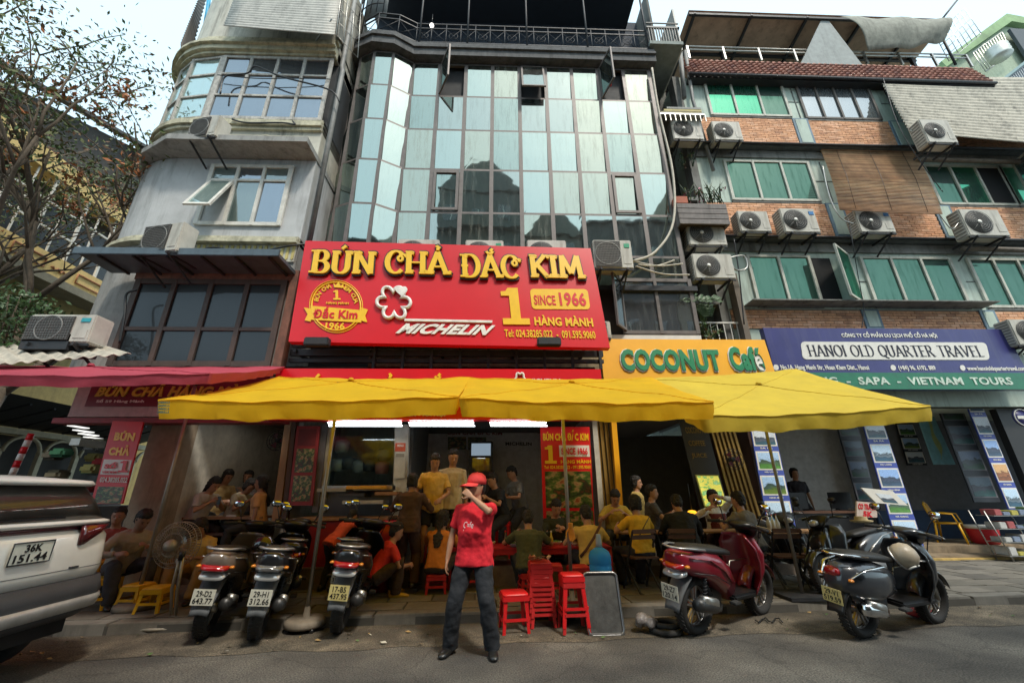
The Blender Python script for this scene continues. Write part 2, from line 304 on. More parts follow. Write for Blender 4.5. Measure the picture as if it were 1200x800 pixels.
def glyphs(mb, word, fr, u0, u1, v0, v1, thick, thin, depth, off, curl=False):
    """word: list of (letter, accent) ; letters drawn into a panel frame"""
    tot = sum(GL[c][0] if c != ' ' else .42 for c, _ in word); o, a, d = fr; n = a.cross(d).normalized(); n = -n if n.y > 0 else n; x = 0; st = 0
    def P(gx, gy, h): return o+a*(u0+(u1-u0)*gx/tot)+d*(v1+(v0-v1)*gy)+n*h
    sx = (u1-u0)/tot*a.length; sy = (v1-v0)*d.length; asp = sy/sx
    def stroke(pl, th, tn):
        nonlocal st; st += 1; top = off+depth+st % 7*.0006; N = len(pl); L = []; Rr = []; closed = pl[0] == pl[-1] and N > 3
        for i, p in enumerate(pl):
            q0 = pl[max(i-1, 0)] if not closed else pl[(i-1) % (N-1)]; q1 = pl[min(i+1, N-1)] if not closed else pl[(i+1) % (N-1)]
            dx, dy = q1[0]-q0[0], (q1[1]-q0[1])*asp; ll = math.hypot(dx, dy) or 1; dx /= ll; dy /= ll
            w = (tn+(th-tn)*abs(dy)**1.3)/2; L.append((p[0]-dy*w, p[1]+dx*w/asp)); Rr.append((p[0]+dy*w, p[1]-dx*w/asp))
        vs = []
        for q in (L, Rr):
            for p in q: vs.append(P(x+p[0], p[1], off))
        for q in (L, Rr):
            for p in q: vs.append(P(x+p[0], p[1], top))
        fs = []
        for i in range(N-1): fs += [(2*N+i, 2*N+i+1, 3*N+i+1, 3*N+i), (i, i+1, 2*N+i+1, 2*N+i), (N+i, N+i+1, 3*N+i+1, 3*N+i)]
        fs += [(0, N, 3*N, 2*N), (N-1, 2*N-1, 4*N-1, 3*N-1)]; mb.add(vs, fs)
    for c, ac in word:
        if c == ' ': x += .42; continue
        w, strokes, ser = GL[c]
        for pl in strokes: stroke(pl, thick, thin)
        for (sx_, sy_) in ser:
            yy = min(max(sy_, .025), .975); stroke([(sx_-.13, yy), (sx_+.13, yy)], thin, thin*1.1)
            if curl: stroke(arc(sx_+.13, yy+(.05 if sy_ < .5 else -.05), .045, .05, 0, 330, 8), thin, thin*.9)
        if c == 'C' and curl: stroke(arc(.58, .66, .09, .11, 0, 360, 10), thin*1.4, thin*1.4)
        for k in ac:
            xm = w/2 if k != '-' else .32
            for pl in ACC[k]:
                x += xm; stroke(pl, thin*1.7, thin*1.3); x -= xm
        x += w
# ================= THE SETTING =================
FC, FR, FL = 8.3, 9.0, 7.5
ASPH = ramp_mat('asphalt', [(0, (.035, .033, .03)), (.42, (.062, .057, .05)), (.55, (.08, .073, .062)), (.68, (.1, .092, .078)), (1, (.13, .12, .1))], scale=1.1, rough=.85, detail=12)
def tune_asphalt(m, sc_=70, st=.6):
    n = m.node_tree.nodes; l = m.node_tree.links; b = n['Principled BSDF']; tc = n.new('ShaderNodeTexCoord'); z = n.new('ShaderNodeTexNoise'); z.inputs['Scale'].default_value = sc_; z.inputs['Detail'].default_value = 3
    l.new(tc.outputs['Object'], z.inputs['Vector']); bp = n.new('ShaderNodeBump'); bp.inputs['Strength'].default_value = st; bp.inputs['Distance'].default_value = .006; l.new(z.outputs[0], bp.inputs['Height']); l.new(bp.outputs[0], b.inputs['Normal'])
    # colour flecks of stone
    cl = b.inputs['Base Color'].links[0].from_socket; mr = n.new('ShaderNodeMapRange'); mr.inputs[1].default_value = .35; mr.inputs[2].default_value = .68; mr.inputs[3].default_value = .45; mr.inputs[4].default_value = 1.7; l.new(z.outputs[0], mr.inputs[0])
    vm = n.new('ShaderNodeVectorMath'); vm.operation = 'SCALE'; l.new(cl, vm.inputs[0]); l.new(mr.outputs[0], vm.inputs['Scale'])
    wz = n.new('ShaderNodeTexNoise'); wz.inputs['Scale'].default_value = 2.5; wz.inputs['Detail'].default_value = 5; l.new(tc.outputs['Object'], wz.inputs['Vector']); ad = n.new('ShaderNodeVectorMath'); ad.operation = 'MULTIPLY_ADD'; l.new(wz.outputs['Color'], ad.inputs[0]); ad.inputs[1].default_value = (.5, .5, .5); l.new(tc.outputs['Object'], ad.inputs[2])
    vo = n.new('ShaderNodeTexVoronoi'); vo.feature = 'DISTANCE_TO_EDGE'; vo.inputs['Scale'].default_value = .75; l.new(ad.outputs[0], vo.inputs['Vector']); cr_ = n.new('ShaderNodeMapRange'); cr_.inputs[1].default_value = .002; cr_.inputs[2].default_value = .012; cr_.inputs[3].default_value = .72; cr_.inputs[4].default_value = 1; l.new(vo.outputs['Distance'], cr_.inputs[0])
    pz_ = n.new('ShaderNodeTexNoise'); pz_.inputs['Scale'].default_value = .55; pz_.inputs['Detail'].default_value = 7; l.new(tc.outputs['Object'], pz_.inputs['Vector']); pr_ = n.new('ShaderNodeMapRange'); pr_.inputs[1].default_value = .38; pr_.inputs[2].default_value = .62; pr_.inputs[3].default_value = .68; pr_.inputs[4].default_value = 1.3; l.new(pz_.outputs[0], pr_.inputs[0])
    m1 = n.new('ShaderNodeMath'); m1.operation = 'MULTIPLY'; l.new(cr_.outputs[0], m1.inputs[0]); l.new(pr_.outputs[0], m1.inputs[1]); v2 = n.new('ShaderNodeVectorMath'); v2.operation = 'SCALE'; l.new(vm.outputs[0], v2.inputs[0]); l.new(m1.outputs[0], v2.inputs['Scale']); l.new(v2.outputs[0], b.inputs['Base Color'])
tune_asphalt(ASPH)
KY = lambda x: 5.9+.045*x
MB().add([(-60, -40, 0), (60, -40, 0), (60, 60, 0), (-60, 60, 0)], [(0, 1, 2, 3)]).build('road', ASPH, kind='structure')
g = MB()
def gut(u, v): x = -9+u*24; return (x, KY(x)-.75*(1-v)+.05*sin(x*5)*(1-v), .004+.012*v+.006*sin(x*3.1)*v)
g.grid(gut, 60, 3); GUT = ramp_mat('gutter_dirt', [(0, (.04, .035, .025)), (.45, (.075, .063, .046)), (.6, (.115, .095, .068)), (.7, (.15, .125, .09)), (1, (.05, .045, .035))], scale=3, rough=.9, detail=10); tune_asphalt(GUT, 90, .6)
g.build('gutter', GUT, kind='structure')
# pavement: bed and slabs
PV = MB().prism([(-12, KY(-12)), (16, KY(16)), (16, 30), (-12, 30)], -.02, .1, 'Z').build('pavement', mat('pavement_bed', (.07, .065, .055), .95), kind='structure')
SLAB = [mat('slab_%d' % k, c, .8, var=.25, vs=4, bump=.35, bs=50, grime=.5, gcol=(.07, .06, .045)) for k, c in enumerate([(.16, .145, .12), (.13, .12, .1), (.18, .165, .14), (.1, .092, .08)])]
def slab_mesh(w, d, h, m, n='paving_slab'):
    return MB().box((-w/2, -d/2, 0), (w/2, d/2, h), .006).mesh(n, m)
SM = [slab_mesh(.585, .385, .03, m) for m in SLAB]
ns = 0
for i in range(-11, 21):
    for j in range(9):
        x = i*.6+.3+(.3 if j % 2 else 0); y = KY(x)+.42+j*.4
        if y > 9.2 or (x < 5.9 and j > 4) or (x > 12.5): continue
        k = rnd.choices([0, 1, 2, 3], [5, 4, 3, 1.3])[0]; stone('paving_slab', None, PV, SM[k], MX.Translation((x, y, .094+rnd.uniform(-.003, .005))) @ MX.Rotation(.045+rnd.uniform(-.006, .006), 4, 'Z') @ MX.Rotation(rnd.uniform(-.006, .006), 4, 'X')); ns += 1
KB = MB().prism([(-12, KY(-12)+.02), (16, KY(16)+.02), (16, KY(16)+.2), (-12, KY(-12)+.2)], -.02, .09, 'Z').build('kerb', mat('kerb_bed', (.08, .075, .065), .9), kind='structure')
KM = [slab_mesh(.97, .2, .12, m, 'kerb_stone') for m in (SLAB[0], SLAB[0], mat('kerb_light', (.16, .15, .13), .8, grime=.5))]
for i in range(-10, 14):
    x = i*1.0; stone('kerb_stone', None, KB, KM[rnd.randrange(3) if x < 4 else rnd.choice((0, 2, 2))], MX.Translation((x, KY(x)+.1, .008+rnd.uniform(-.006, .004))) @ MX.Rotation(.045+rnd.uniform(-.01, .01), 4, 'Z'))
# interior floors and steps
FLT = mat('floor_tile', (.16, .12, .09), .35, var=.3, bump=.1, grime=.5)
for nm, x0, x1, y0, z1 in (('shop_floor', -3.9, 1.95, 7.3, .42), ('left_shop_floor', -7.4, -3.91, 8.0, .42), ('cafe_floor', 1.96, 5.9, 7.9, .3)):
    MB().box((x0, y0, .05), (x1, 15, z1), .01).build(nm, FLT, kind='structure')
STP = mat('step_stone', (.26, .2, .13), .7, var=.25, grime=.5); YST = mat('worn_yellow_paint', (.55, .38, .12), .7, var=.3, grime=.5)
st_ = MB().box((5.92, 9.2, .05), (14, 9.6, .2), .012).build('front_steps', STP, kind='structure')
MB().box((5.92, 9.6, .05), (14, 15, .34), .012).build('step', STP, st_); MB().box((5.95, 9.12, .1), (12.6, 9.2, .16), .01).build('painted_nosing', YST, st_)

# ================= LEFT CORNER BUILDING (grey) =================
LB = T('corner_building', 'grey weathered corner building with curved bay, left of the glass front building', 'building', (-6, 9, 0))
def lpath(off=0, x1=-4.22, y1=15):
    r = 1.7+off; P_ = [(x1, FL-off)]+[(-7.3+r*cos(R(a)), 9.2+r*sin(R(a))) for a in range(270, 179, -9)]+[(-7.3-r, y1)]; return P_
def lband(z0, z1, off, name, m, inner=None, par=LB):
    a = lpath(off); mb = MB(); mb.prism(a+[(a[0][0], 15)], z0, z1, 'Z'); return mb.build(name, m, par, True)
lband(6.6, 8.75, 0, 'middle_wall', GREY); lband(3.7, 6.6, -.02, 'lower_wall', mat('lower_wall_render', (.3, .29, .27), .85, grime=.7))
lband(12.1, 15.5, -.02, 'upper_wall', CREAM); lband(8.9, 9.95, 0, 'ornament_band_wall', CREAM); lband(9.95, 12.1, -.14, 'window_bay_core', mat('bay_core', (.05, .055, .06), .6))
MOULD = mat('yellowed_moulding', (.5, .47, .34), .8, var=.3, grime=.7)
for z0, z1, of in ((12.12, 12.2, .1), (12.2, 12.34, .18), (12.34, 12.42, .26), (12.62, 12.72, .12), (9.62, 9.7, .07), (9.72, 9.84, .12), (9.86, 9.95, .06), (6.45, 6.53, .14), (6.55, 6.62, .08), (4.95, 5.02, .06)):
    if z0 < 5: continue
    lband(z0, z1, of, 'cornice', MOULD)
# projecting slab
sb = MB(); a = [PY(385, 181, 7.0), PY(165, 183, 7.0)]; sb.prism([(-4.2, 6.95), (-7.2, 6.95), (-8.1, 7.4), (-8.7, 8.2), (-9.1, 9.2), (-9.1, 15), (-4.2, 15)], 8.76, 8.9, 'Z'); sb.build('projecting_slab', mat('slab_render', (.3, .3, .285), .85, grime=.6), LB, True)
# upper strip window: flat and curved bays
GL3 = gloss('dark_window_glass', (.03, .035, .045), (.42, .47, .52), .55, streak=.15, dirt_refl=(.16, .18, .2)); GL3B = gloss('pale_window_glass', (.2, .28, .26), (.75, .9, .88), .5, streak=.25, dirt_refl=(.4, .45, .42))
FRW = mat('peeling_white_frame', (.46, .44, .4), .75, var=.3, vs=12, bump=.4, grime=.6)
def pane_grid(par, P0, P1, z0, z1, nx, zs, frm, glass, fw=.05, name='window', depth=.05, open_=()):
    """a window between two plan points: frame mesh (part) with pane sub-parts"""
    P0, P1 = V((P0[0], P0[1], 0)), V((P1[0], P1[1], 0)); a = (P1-P0); L = a.length; a.normalize(); n = V((a.y, -a.x, 0)); n = -n if n.y > .05 else n
    f = MB(); zz = [z0]+list(zs)+[z1]
    for i in range(nx+1):
        p = P0+a*(L*i/nx); w = fw*1.25 if i in (0, nx) else fw; f.obox(p+n*depth/2+V((0, 0, (z0+z1)/2)), a*w/2, n*depth/2, V((0, 0, (z1-z0)/2+fw/2)))
    for k, z in enumerate(zz):
        for i in range(nx): f.obox(P0+a*(L*(i+.5)/nx)+n*(depth/2-.002)+V((0, 0, z)), a*(L/nx/2-fw/2), n*(depth/2-.004), V((0, 0, fw/2*(1.2 if k in (0, len(zz)-1) else .8))))
    w = f.build(name, frm, par, True)
    for i in range(nx):
        for k in range(len(zz)-1):
            if (i, k) in open_: continue
            g = glass[(i*7+k*3) % len(glass)] if isinstance(glass, list) else glass
            j = n*rnd.uniform(-.002, .002)+n*.012; q = MB(); p0 = P0+a*(L*i/nx+fw/2); p1 = P0+a*(L*(i+1)/nx-fw/2); t = rnd.uniform(-.003, .003)
            z_0, z_1 = zz[k]+fw*.4, zz[k+1]-fw*.4
            q.add([p0+j+V((0, 0, z_0)), p1+j+n*t+V((0, 0, z_0)), p1+j-n*t+V((0, 0, z_1)), p0+j+V((0, 0, z_1))], [(0, 1, 2, 3)]); q.build('pane', g, w, True)
    return w
pane_grid(LB, (-7.0, FL-.02), (-4.32, FL-.02), 9.98, 12.06, 4, (10.72, 11.45), FRW, GL3, .07)
ar = [(-7.3+1.7*cos(R(a)), 9.2+1.7*sin(R(a))) for a in (270, 250, 230, 210, 190)]; ar[0] = (-7.08, FL-.01)
for p, q in zip(ar[:-1], ar[1:]): pane_grid(LB, q, p, 9.98, 12.06, 1, (10.72, 11.45), FRW, GL3B, .06)
# ornamental relief
o = MB()
for cx, w in ((-5.95, .42), (-5.05, .42)):
    pts = [(cx-w, 9.18), (cx+w, 9.18), (cx+w+.08, 9.3), (cx+w, 9.44), (cx-w, 9.44), (cx-w-.08, 9.3)]
    o.tube([(x, FL-.02, z) for x, z in pts], .025, 6, closed=True)
o.ring((-5.5, FL-.02, 9.31), .15, .03, 'Y', 18)
o.build('relief_ornament', MOULD, LB, True); MB().lathe([(.09, 0), (.07, .05), (.02, .07)], (-5.5, FL-.07, 9.31), 'Y').build('relief_rosette', mat('rosette', (.3, .1, .1), .7), LB, True)
o = MB()
for k in range(26):      # scalloped painted frieze
    x = -7.2+k*.115; o.prism([(x, 6.42), (x+.055, 6.42), (x+.055, 6.12), (x+.027, 6.08), (x, 6.12)], FL-.035, FL-.005)
o.build('scalloped_frieze', mat('yellow_frieze', (.5, .42, .16), .8, grime=.4), LB, True); MB().box((-7.25, FL-.02, 6.05), (-4.25, FL-.004, 6.44)).build('frieze_board', mat('frieze_cream', (.5, .48, .4), .8, grime=.5), LB, True)
# middle window with tilted sash
w = pane_grid(LB, (-6.46, FL-.01), (-4.72, FL-.01), 6.96, 8.52, 3, (8.12,), mat('white_window_frame', (.62, .6, .54), .5, bump=.1), [GL3, gloss('curtained_glass', (.09, .13, .12), (.4, .45, .45), .45, streak=.1)], .07, open_=((0, 0),))
sh = T_ = None
def sash(par, x0, x1, z0, z1, Y, ang, frm, glass, hinge='top', fw=.06, name='open_sash', zt=0):
    """a casement pushed outwards about its top (tilt) or side (swing)"""
    W, H_ = x1-x0, z1-z0; f = MB(); t = .022
    for a, b in (((-W/2, 0, 0), (-W/2+fw, 0, -H_)), ((W/2-fw, 0, 0), (W/2, 0, -H_)), ((-W/2+fw, 0, 0), (W/2-fw, 0, -fw)), ((-W/2+fw, 0, -H_+fw), (W/2-fw, 0, -H_))): f.box((a[0], -t, a[2]), (b[0], t, b[2]))
    g = MB().box((-W/2+fw, -.004, -fw), (W/2-fw, .004, -H_+fw))
    if hinge == 'top': m = MX.Translation(((x0+x1)/2, Y, z1)) @ MX.Rotation(-R(ang), 4, 'X')
    elif hinge == 'left': m = MX.Translation((x0, Y, z1)) @ MX.Rotation(-R(ang), 4, 'Z') @ MX.Translation((W/2, 0, 0))
    else: m = MX.Translation((x1, Y, z1)) @ MX.Rotation(R(ang), 4, 'Z') @ MX.Translation((-W/2, 0, 0))
    me = f.mesh(name, frm); me.transform(wm(par).inverted() @ m); p = put(name, me, par); me = g.mesh('pane', glass); me.transform(wm(par).inverted() @ m); put('pane', me, p); return p
sash(LB, -6.44, -5.9, 6.98, 8.1, FL-.04, 24, mat('white_window_frame', (1, 1, 1)), GL3B)
# ground floor openings of the corner building: brown framed dark glazing
BRF = mat('brown_frame', (.07, .045, .035), .6, var=.3, grime=.3); DG = gloss('smoked_glass', (.008, .009, .01), (.07, .075, .08), .3, streak=.06, dirt_refl=(.1, .1, .1))
pane_grid(LB, (-7.15, FL-.06), (-4.3, FL-.06), 3.8, 5.52, 4, (4.5,), BRF, DG, .09)
MB().box((-7.25, FL-.1, 5.56), (-4.2, FL-.03, 5.72)).build('rusty_lintel', mat('rusty_red', (.2, .09, .06), .8, var=.4, grime=.6), LB, True)
MB().box((-4.2, FL-.1, 3.6), (-4.05, FL+.1, 5.8)).build('rusty_post', mat('rusty_red', (1, 1, 1)), LB, True)
# downpipe and grimy party strip to the right
o = MB(); o.tube([(-4.12, FL+.1, 15.5), (-4.12, FL+.1, 12), (-4.05, FL+.05, 11.8), (-4.05, FL+.05, 6.4)], .06, 8); o.build('downpipe', mat('pipe_grey', (.22, .22, .21), .6, grime=.6), LB, True)
# slanted ribbed sunshade high on the corner building
def ribbed(name, TL, TR, BL, BR, amp, per, m, par, thick=.01, world=True, across=True, nper=8, sag=0):
    TL, TR, BL, BR = map(V, (TL, TR, BL, BR)); n = (TR-TL).cross(BL-TL).normalized(); L = ((BL-TL) if across else (TR-TL)).length; k = max(2, int(L/per)); mb = MB()
    def fn(u, v):
        p = TL.lerp(TR, u).lerp(BL.lerp(BR, u), v); w = v if across else u; return p+n*(amp*sin(2*pi*k*w)+sag*sin(pi*u)*sin(pi*v))
    mb.grid(fn, *((nper, k*6) if across else (k*6, nper)), thick=n*thick); return mb.build(name, m, par, world)
SHD = T('ribbed_sunshade', 'pale ribbed metal sunshade slanting out at the top of the grey corner building', 'awning', PY(320, 30, 7.2)[:])
ribbed('shade_sheet', PY(285, -30, 7.4), PY(403, -30, 7.4), PY(262, 30, 6.9), PY(392, 41, 6.9), .014, .12, mat('dirty_white_sheet', (.5, .48, .43), .6, grime=.4), SHD)
o = MB(); p = PY(394, 41, 6.9); q = PY(404, -40, 7.5)
for k in range(7): a = p.lerp(q, k/6); o.cyl(a, a+V((.35, .55, 0)), .01, 5)
for k in range(4): a = V((.35, .55, 0))*k/3; o.cyl(p+a, q+a, .01, 5)
o.cyl(PY(389, 22, 6.95), PY(368, 52, 7.45), .02, 6); o.build('support_grille', STEEL, SHD, True)
ribbed('side_sheet', PY(406, -40, 7.62), PY(409, -40, 7.9), PY(396, 41, 7.1), PY(406, 60, 7.9), .01, .1, mat('dirty_white_sheet', (1, 1, 1)), SHD)
# dark ribbed side shade with blue strap
o = T('side_sunshade', 'dark ribbed shade with a blue strap on the curved edge of the corner building', 'awning', PY(225, 40, 9)[:])
ribbed('dark_sheet', PY(240, -20, 8.6), PY(250, -30, 9.0), PY(212, 52, 8.3), PY(214, 100, 8.6), .015, .12, mat('dark_sheet', (.1, .09, .08), .7), o)
MB().tube([PY(246, -10, 8.2), PY(243, 14, 8.2), PY(239, 38, 8.2)], .05, 6).build('blue_strap', mat('blue_tarp', (.01, .3, .5), .5), o, True)
# dark steel canopy over the brown windows
cn = T('steel_canopy', 'flat dark blue steel canopy above the brown framed windows', 'canopy', (-6, 7, 5.9))
zc = 5.72; c0 = PY(117, 306, 6.75); MB().box((-7.75, 6.7, zc-.02), (-4.12, 7.42, zc+.05)).build('canopy_deck', mat('blue_steel', (.1, .13, .15), .5, .4, grime=.35), cn, True)
MB().box((-7.8, 6.66, zc-.05), (-4.08, 6.7, zc+.1), .01).build('fascia', mat('blue_steel', (1, 1, 1)), cn, True)
o = MB()
for k in range(6): o.box((-7.4+k*.62, 6.72, zc-.07), (-7.36+k*.62, 7.4, zc-.03))
o.build('canopy_rib', IRON, cn, True)

# ================= GLASS FRONT BUILDING =================
GB = T('glass_front_building', 'tall building with a mirrored glass curtain wall above the red restaurant sign', 'building', (1, 9, 0))
FRM = mat('curtain_frame', (.15, .13, .12), .5, .2, grime=.3, gcol=(.04, .04, .04))
MG = [gloss('mirror_glass_%d' % k, (.035, .045, .042), t, mf, streak=s, dirt_refl=d) for k, (t, mf, s, d) in enumerate([((.35, .41, .38), .84, .34, (.24, .27, .25)), ((.38, .46, .42), .86, .2, (.28, .31, .28)), ((.32, .4, .36), .8, .5, (.22, .25, .23)), ((.4, .44, .37), .82, .55, (.3, .31, .26))])]
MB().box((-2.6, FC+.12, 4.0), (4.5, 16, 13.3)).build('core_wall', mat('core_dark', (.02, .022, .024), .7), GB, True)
ZR = [5.95, 6.77, 7.97, 9.31, 10.66, 11.9, 13.18]; X0, X1 = -2.47, 4.42; NC = 9; CW = (X1-X0)/NC
opened = {(1, 5): ('left', 62), (4, 5): ('top', 14), (7, 5): ('left', 75)}
pts = [(X0, FC)]+[(X0-.5, FC-.28), (X0-1.02, FC-.3), (X0-1.45, FC-.12), (X0-1.75, FC+.3), (X0-1.9, FC+.9)]
fr_ = MB()
for i in range(NC+1): x = X0+CW*i; fr_.box((x-.05, FC-.03, ZR[0]), (x+.05, FC+.06, ZR[-1]))
for i in range(1, 6): x, y = pts[i]; fr_.box((x-.04, y-.03, ZR[0]), (x+.04, y+.05, ZR[-1]))
for z in ZR:
    for i in range(NC): fr_.box((X0+CW*i+.04, FC-.02, z-.035), (X0+CW*(i+1)-.04, FC+.055, z+.035))
    for p, q in zip(pts[:-1], pts[1:]): fr_.bar((p[0], p[1], z), (q[0], q[1], z), .06, .07)
fr_.build('mullion_frame', FRM, GB, True)
def pane3(p0, p1, z0, z1, m, par):
    P0, P1 = V((p0[0], p0[1], 0)), V((p1[0], p1[1], 0)); a = (P1-P0).normalized(); n = V((-a.y, a.x, 0)); n = -n if n.y > 0 else n; P0 = P0+a*.035; P1 = P1-a*.035
    t = rnd.uniform(.026, .032); s_ = rnd.uniform(-.002, .002)
    MB().add([P0+V((0, 0, z0+.03))-n*t, P1+V((0, 0, z0+.03))-n*(t+s_), P1+V((0, 0, z1-.03))+n*(t+.006), P0+V((0, 0, z1-.03))+n*(t+.006-s_)], [(0, 1, 2, 3)]).build('pane', m, par, True)
for i in range(NC):
    for k in range(6):
        if (i, k) in opened:
            h, an = opened[(i, k)]; x = X0+CW*i; sash(GB, x+.05, x+CW-.05, ZR[k]+.04, ZR[k+1]-.04, FC-.05, an, FRM, MG[0], 'left' if h == 'left' else 'top', .05); continue
        pane3((X0+CW*i, FC+.01), (X0+CW*(i+1), FC+.01), ZR[k], ZR[k+1], rnd.choice(MG), GB)
        if (i, k) in ((1, 2), (7, 2)):
            x = X0+CW*i; pf = MB()
            for a, b in (((x+.06, ZR[k]+.06), (x+.13, ZR[k+1]-.06)), ((x+CW-.13, ZR[k]+.06), (x+CW-.06, ZR[k+1]-.06)), ((x+.13, ZR[k]+.06), (x+CW-.13, ZR[k]+.13)), ((x+.13, ZR[k+1]-.13), (x+CW-.13, ZR[k+1]-.06))): pf.box((a[0], FC-.06, a[1]), (b[0], FC-.02, b[1]))
            pf.build('sash_frame', FRM, GB, True)
for p, q in zip(pts[:-1], pts[1:]):
    for k in range(6): pane3(q, p, ZR[k], ZR[k+1], MG[1] if p[0] > -3 else rnd.choice(MG[:3]), GB)
cl_ = MB().loft([(V((x, FC-.12, z)), V((.1, 0, 0)), V((0, .03, 0))) for x, z in ((X0+CW*7.3, 12.95), (X0+CW*7.28, 12.75), (X0+CW*7.33, 12.5), (X0+CW*7.3, 12.35))], 10).build('hanging_cloth', mat('red_cloth', (.6, .01, .02), .8)); tag(cl_, 'red cloth hanging in the open casement at the top right of the glass front', 'cloth')
# band, terrace, railing above
BC = mat('black_stained_render', (.1, .1, .1), .9, var=.35, grime=.8, gcol=(.02, .02, .02)); e = .25
bp = [(4.6, FC-e), (X0+.05, FC-e), (X0-.45, FC-.28-e), (X0-1.05, FC-.32-e), (X0-1.6, FC-.1-e), (X0-1.9, FC+.3), (X0-1.9, 12), (4.6, 12)]
MB().prism(bp, 13.25, 13.75, 'Z').build('parapet_band', BC, GB, True)
for z0, z1, of in ((13.5, 13.58, .06),):
    MB().prism([(x, y-of if y < 11 else y) for x, y in bp], z0, z1, 'Z').build('parapet_ledge', BC, GB, True)
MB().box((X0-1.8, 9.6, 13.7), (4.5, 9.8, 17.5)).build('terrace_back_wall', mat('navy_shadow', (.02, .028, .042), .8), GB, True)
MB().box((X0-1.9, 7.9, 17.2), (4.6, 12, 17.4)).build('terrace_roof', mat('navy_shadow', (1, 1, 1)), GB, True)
MB().box((X0-.0, 9.5, 13.7), (X0+2.8, 9.58, 15.3)).build('terrace_low_wall', mat('grey_block', (.2, .22, .22), .8), GB, True)
rl = MB(); rp = [(4.5, FC-.2), (X0+.05, FC-.2), (X0-.42, FC-.42), (X0-1.0, FC-.46), (X0-1.5, FC-.22), (X0-1.8, FC+.3)]; dens = []
for p, q in zip(rp[:-1], rp[1:]):
    L = math.dist(p, q); n_ = max(1, round(L/.42))
    for z in (13.83, 14.42, 14.62): rl.bar((p[0], p[1], z), (q[0], q[1], z), .03, .03)
    for k in range(n_):
        a = (p[0]+(q[0]-p[0])*k/n_, p[1]+(q[1]-p[1])*k/n_); b = (p[0]+(q[0]-p[0])*(k+1)/n_, p[1]+(q[1]-p[1])*(k+1)/n_)
        rl.cyl((*a, 13.7), (*a, 14.62), .014, 5); rl.cyl((*a, 13.85), (*b, 14.4), .01, 4); rl.cyl((*a, 14.4), (*b, 13.85), .01, 4); c = ((a[0]+b[0])/2, (a[1]+b[1])/2, 14.12)
        if k % 2: rl.ring(c, .13, .01, 'Y', 12, 4)
rl.build('terrace_railing', IRON, GB, True)
o = MB()
for x in (X0+.15, X0+1.55, X0+3.3, X0+5.1, 4.45): o.cyl((x, FC-.22, 13.7), (x, FC-.22, 17.3), .03, 6)
o.build('terrace_post', IRON, GB, True)
o = MB()                  # rounded cage of bars at the left end of the terrace
for k in range(9):
    a = R(180+k*12); x, y = X0-1.0+1.0*cos(a)*.9, FC+.35+.85*sin(a); o.cyl((x, y, 14.6), (x, y, 17.2), .014, 5)
for z in (15, 15.45, 15.9, 16.35, 16.8): o.tube([(X0-1.0+.9*cos(R(180+t*12)), FC+.35+.85*sin(R(180+t*12)), z) for t in range(9)], .014, 5)
o.build('curved_cage', IRON, GB, True)
MB().grid(lambda u, v: (X0-1.0+.78*cos(R(180+u*100)), FC+.4+.72*sin(R(180+u*100)), 14.7+v*2.4), 12, 1, thick=(0, .02, 0)).build('cage_lining', mat('dull_sheet', (.16, .17, .17), .5), GB, True)
bl = T('bare_bulb', 'bare white bulb hanging over the dark roof terrace', 'lamp', PY(506, 30, 8.1)[:])
MB().lathe([(.0, -.07), (.05, -.05), (.065, 0), (.04, .05), (.02, .08)], (0, 0, 0), n=12).build('bulb', emat('bulb_lit', (1, .96, .9), 1.6), bl); MB().cyl((0, 0, .08), (0, 0, .5), .008, 5).build('flex', BLK, bl)
# lower storey of the glass building (right of the sign)
LG = gloss('grey_dusty_glass', (.03, .032, .034), (.5, .55, .55), .5, streak=.3, dirt_refl=(.25, .27, .27))
a = RP(701, 812, 327, 396, FC-.02)
MB().box((-4.0, FC+.05, 3.2), (4.5, FC+.12, 6.0)).build('lower_wall', mat('dark_lower', (.035, .035, .035), .8), GB, True)
MB().box((-3.9, FC-.14, 5.82), (4.6, FC+.1, 5.94)).build('floor_ledge', IRON, GB, True)
pane_grid(GB, (a[0]+.55, FC-.03), (a[1], FC-.03), a[2]+.12, a[3]-.05, 2, (), FRM, LG, .07); sash(GB, a[0]+.1, a[0]+.58, a[2]+.15, a[3]-.05, FC-.06, 50, FRM, LG, 'right')
MB().box((a[0]+.1, FC-.06, a[2]-.12), (a[1]+.05, FC, a[2]+.06)).build('white_sill', WHT, GB, True)
o = MB()                  # steel beams and boards between the two red signs
for z, r in ((4.08, .06), (3.92, .035), (4.22, .03)): o.box((-4.0, 7.55, z-r), (2.1, 7.62, z+r))
for k in range(9): o.box((-2.4+k*.55, 7.5, 3.75), (-2.35+k*.55, 7.56, 4.6))
for k in range(5): o.bar((-3.9+k*1.4, 7.5, 4.1), (-3.9+k*1.4, 8.2, 4.1), .06, .06)
o.build('steel_beam', IRON, GB, True); MB().box((-2.6, 7.9, 3.5), (2.2, 7.96, 4.9)).build('dusty_board', mat('dusty_board', (.28, .22, .13), .85, var=.35, grime=.6), GB, True)
ribbed('crumpled_foil', (-4.0, 7.5, 4.5), (-2.0, 7.5, 4.45), (-3.9, 7.5, 4.22), (-1.7, 7.5, 4.2), .03, .21, mat('foil', (.35, .3, .22), .5, .3, grime=.5), GB, across=False)

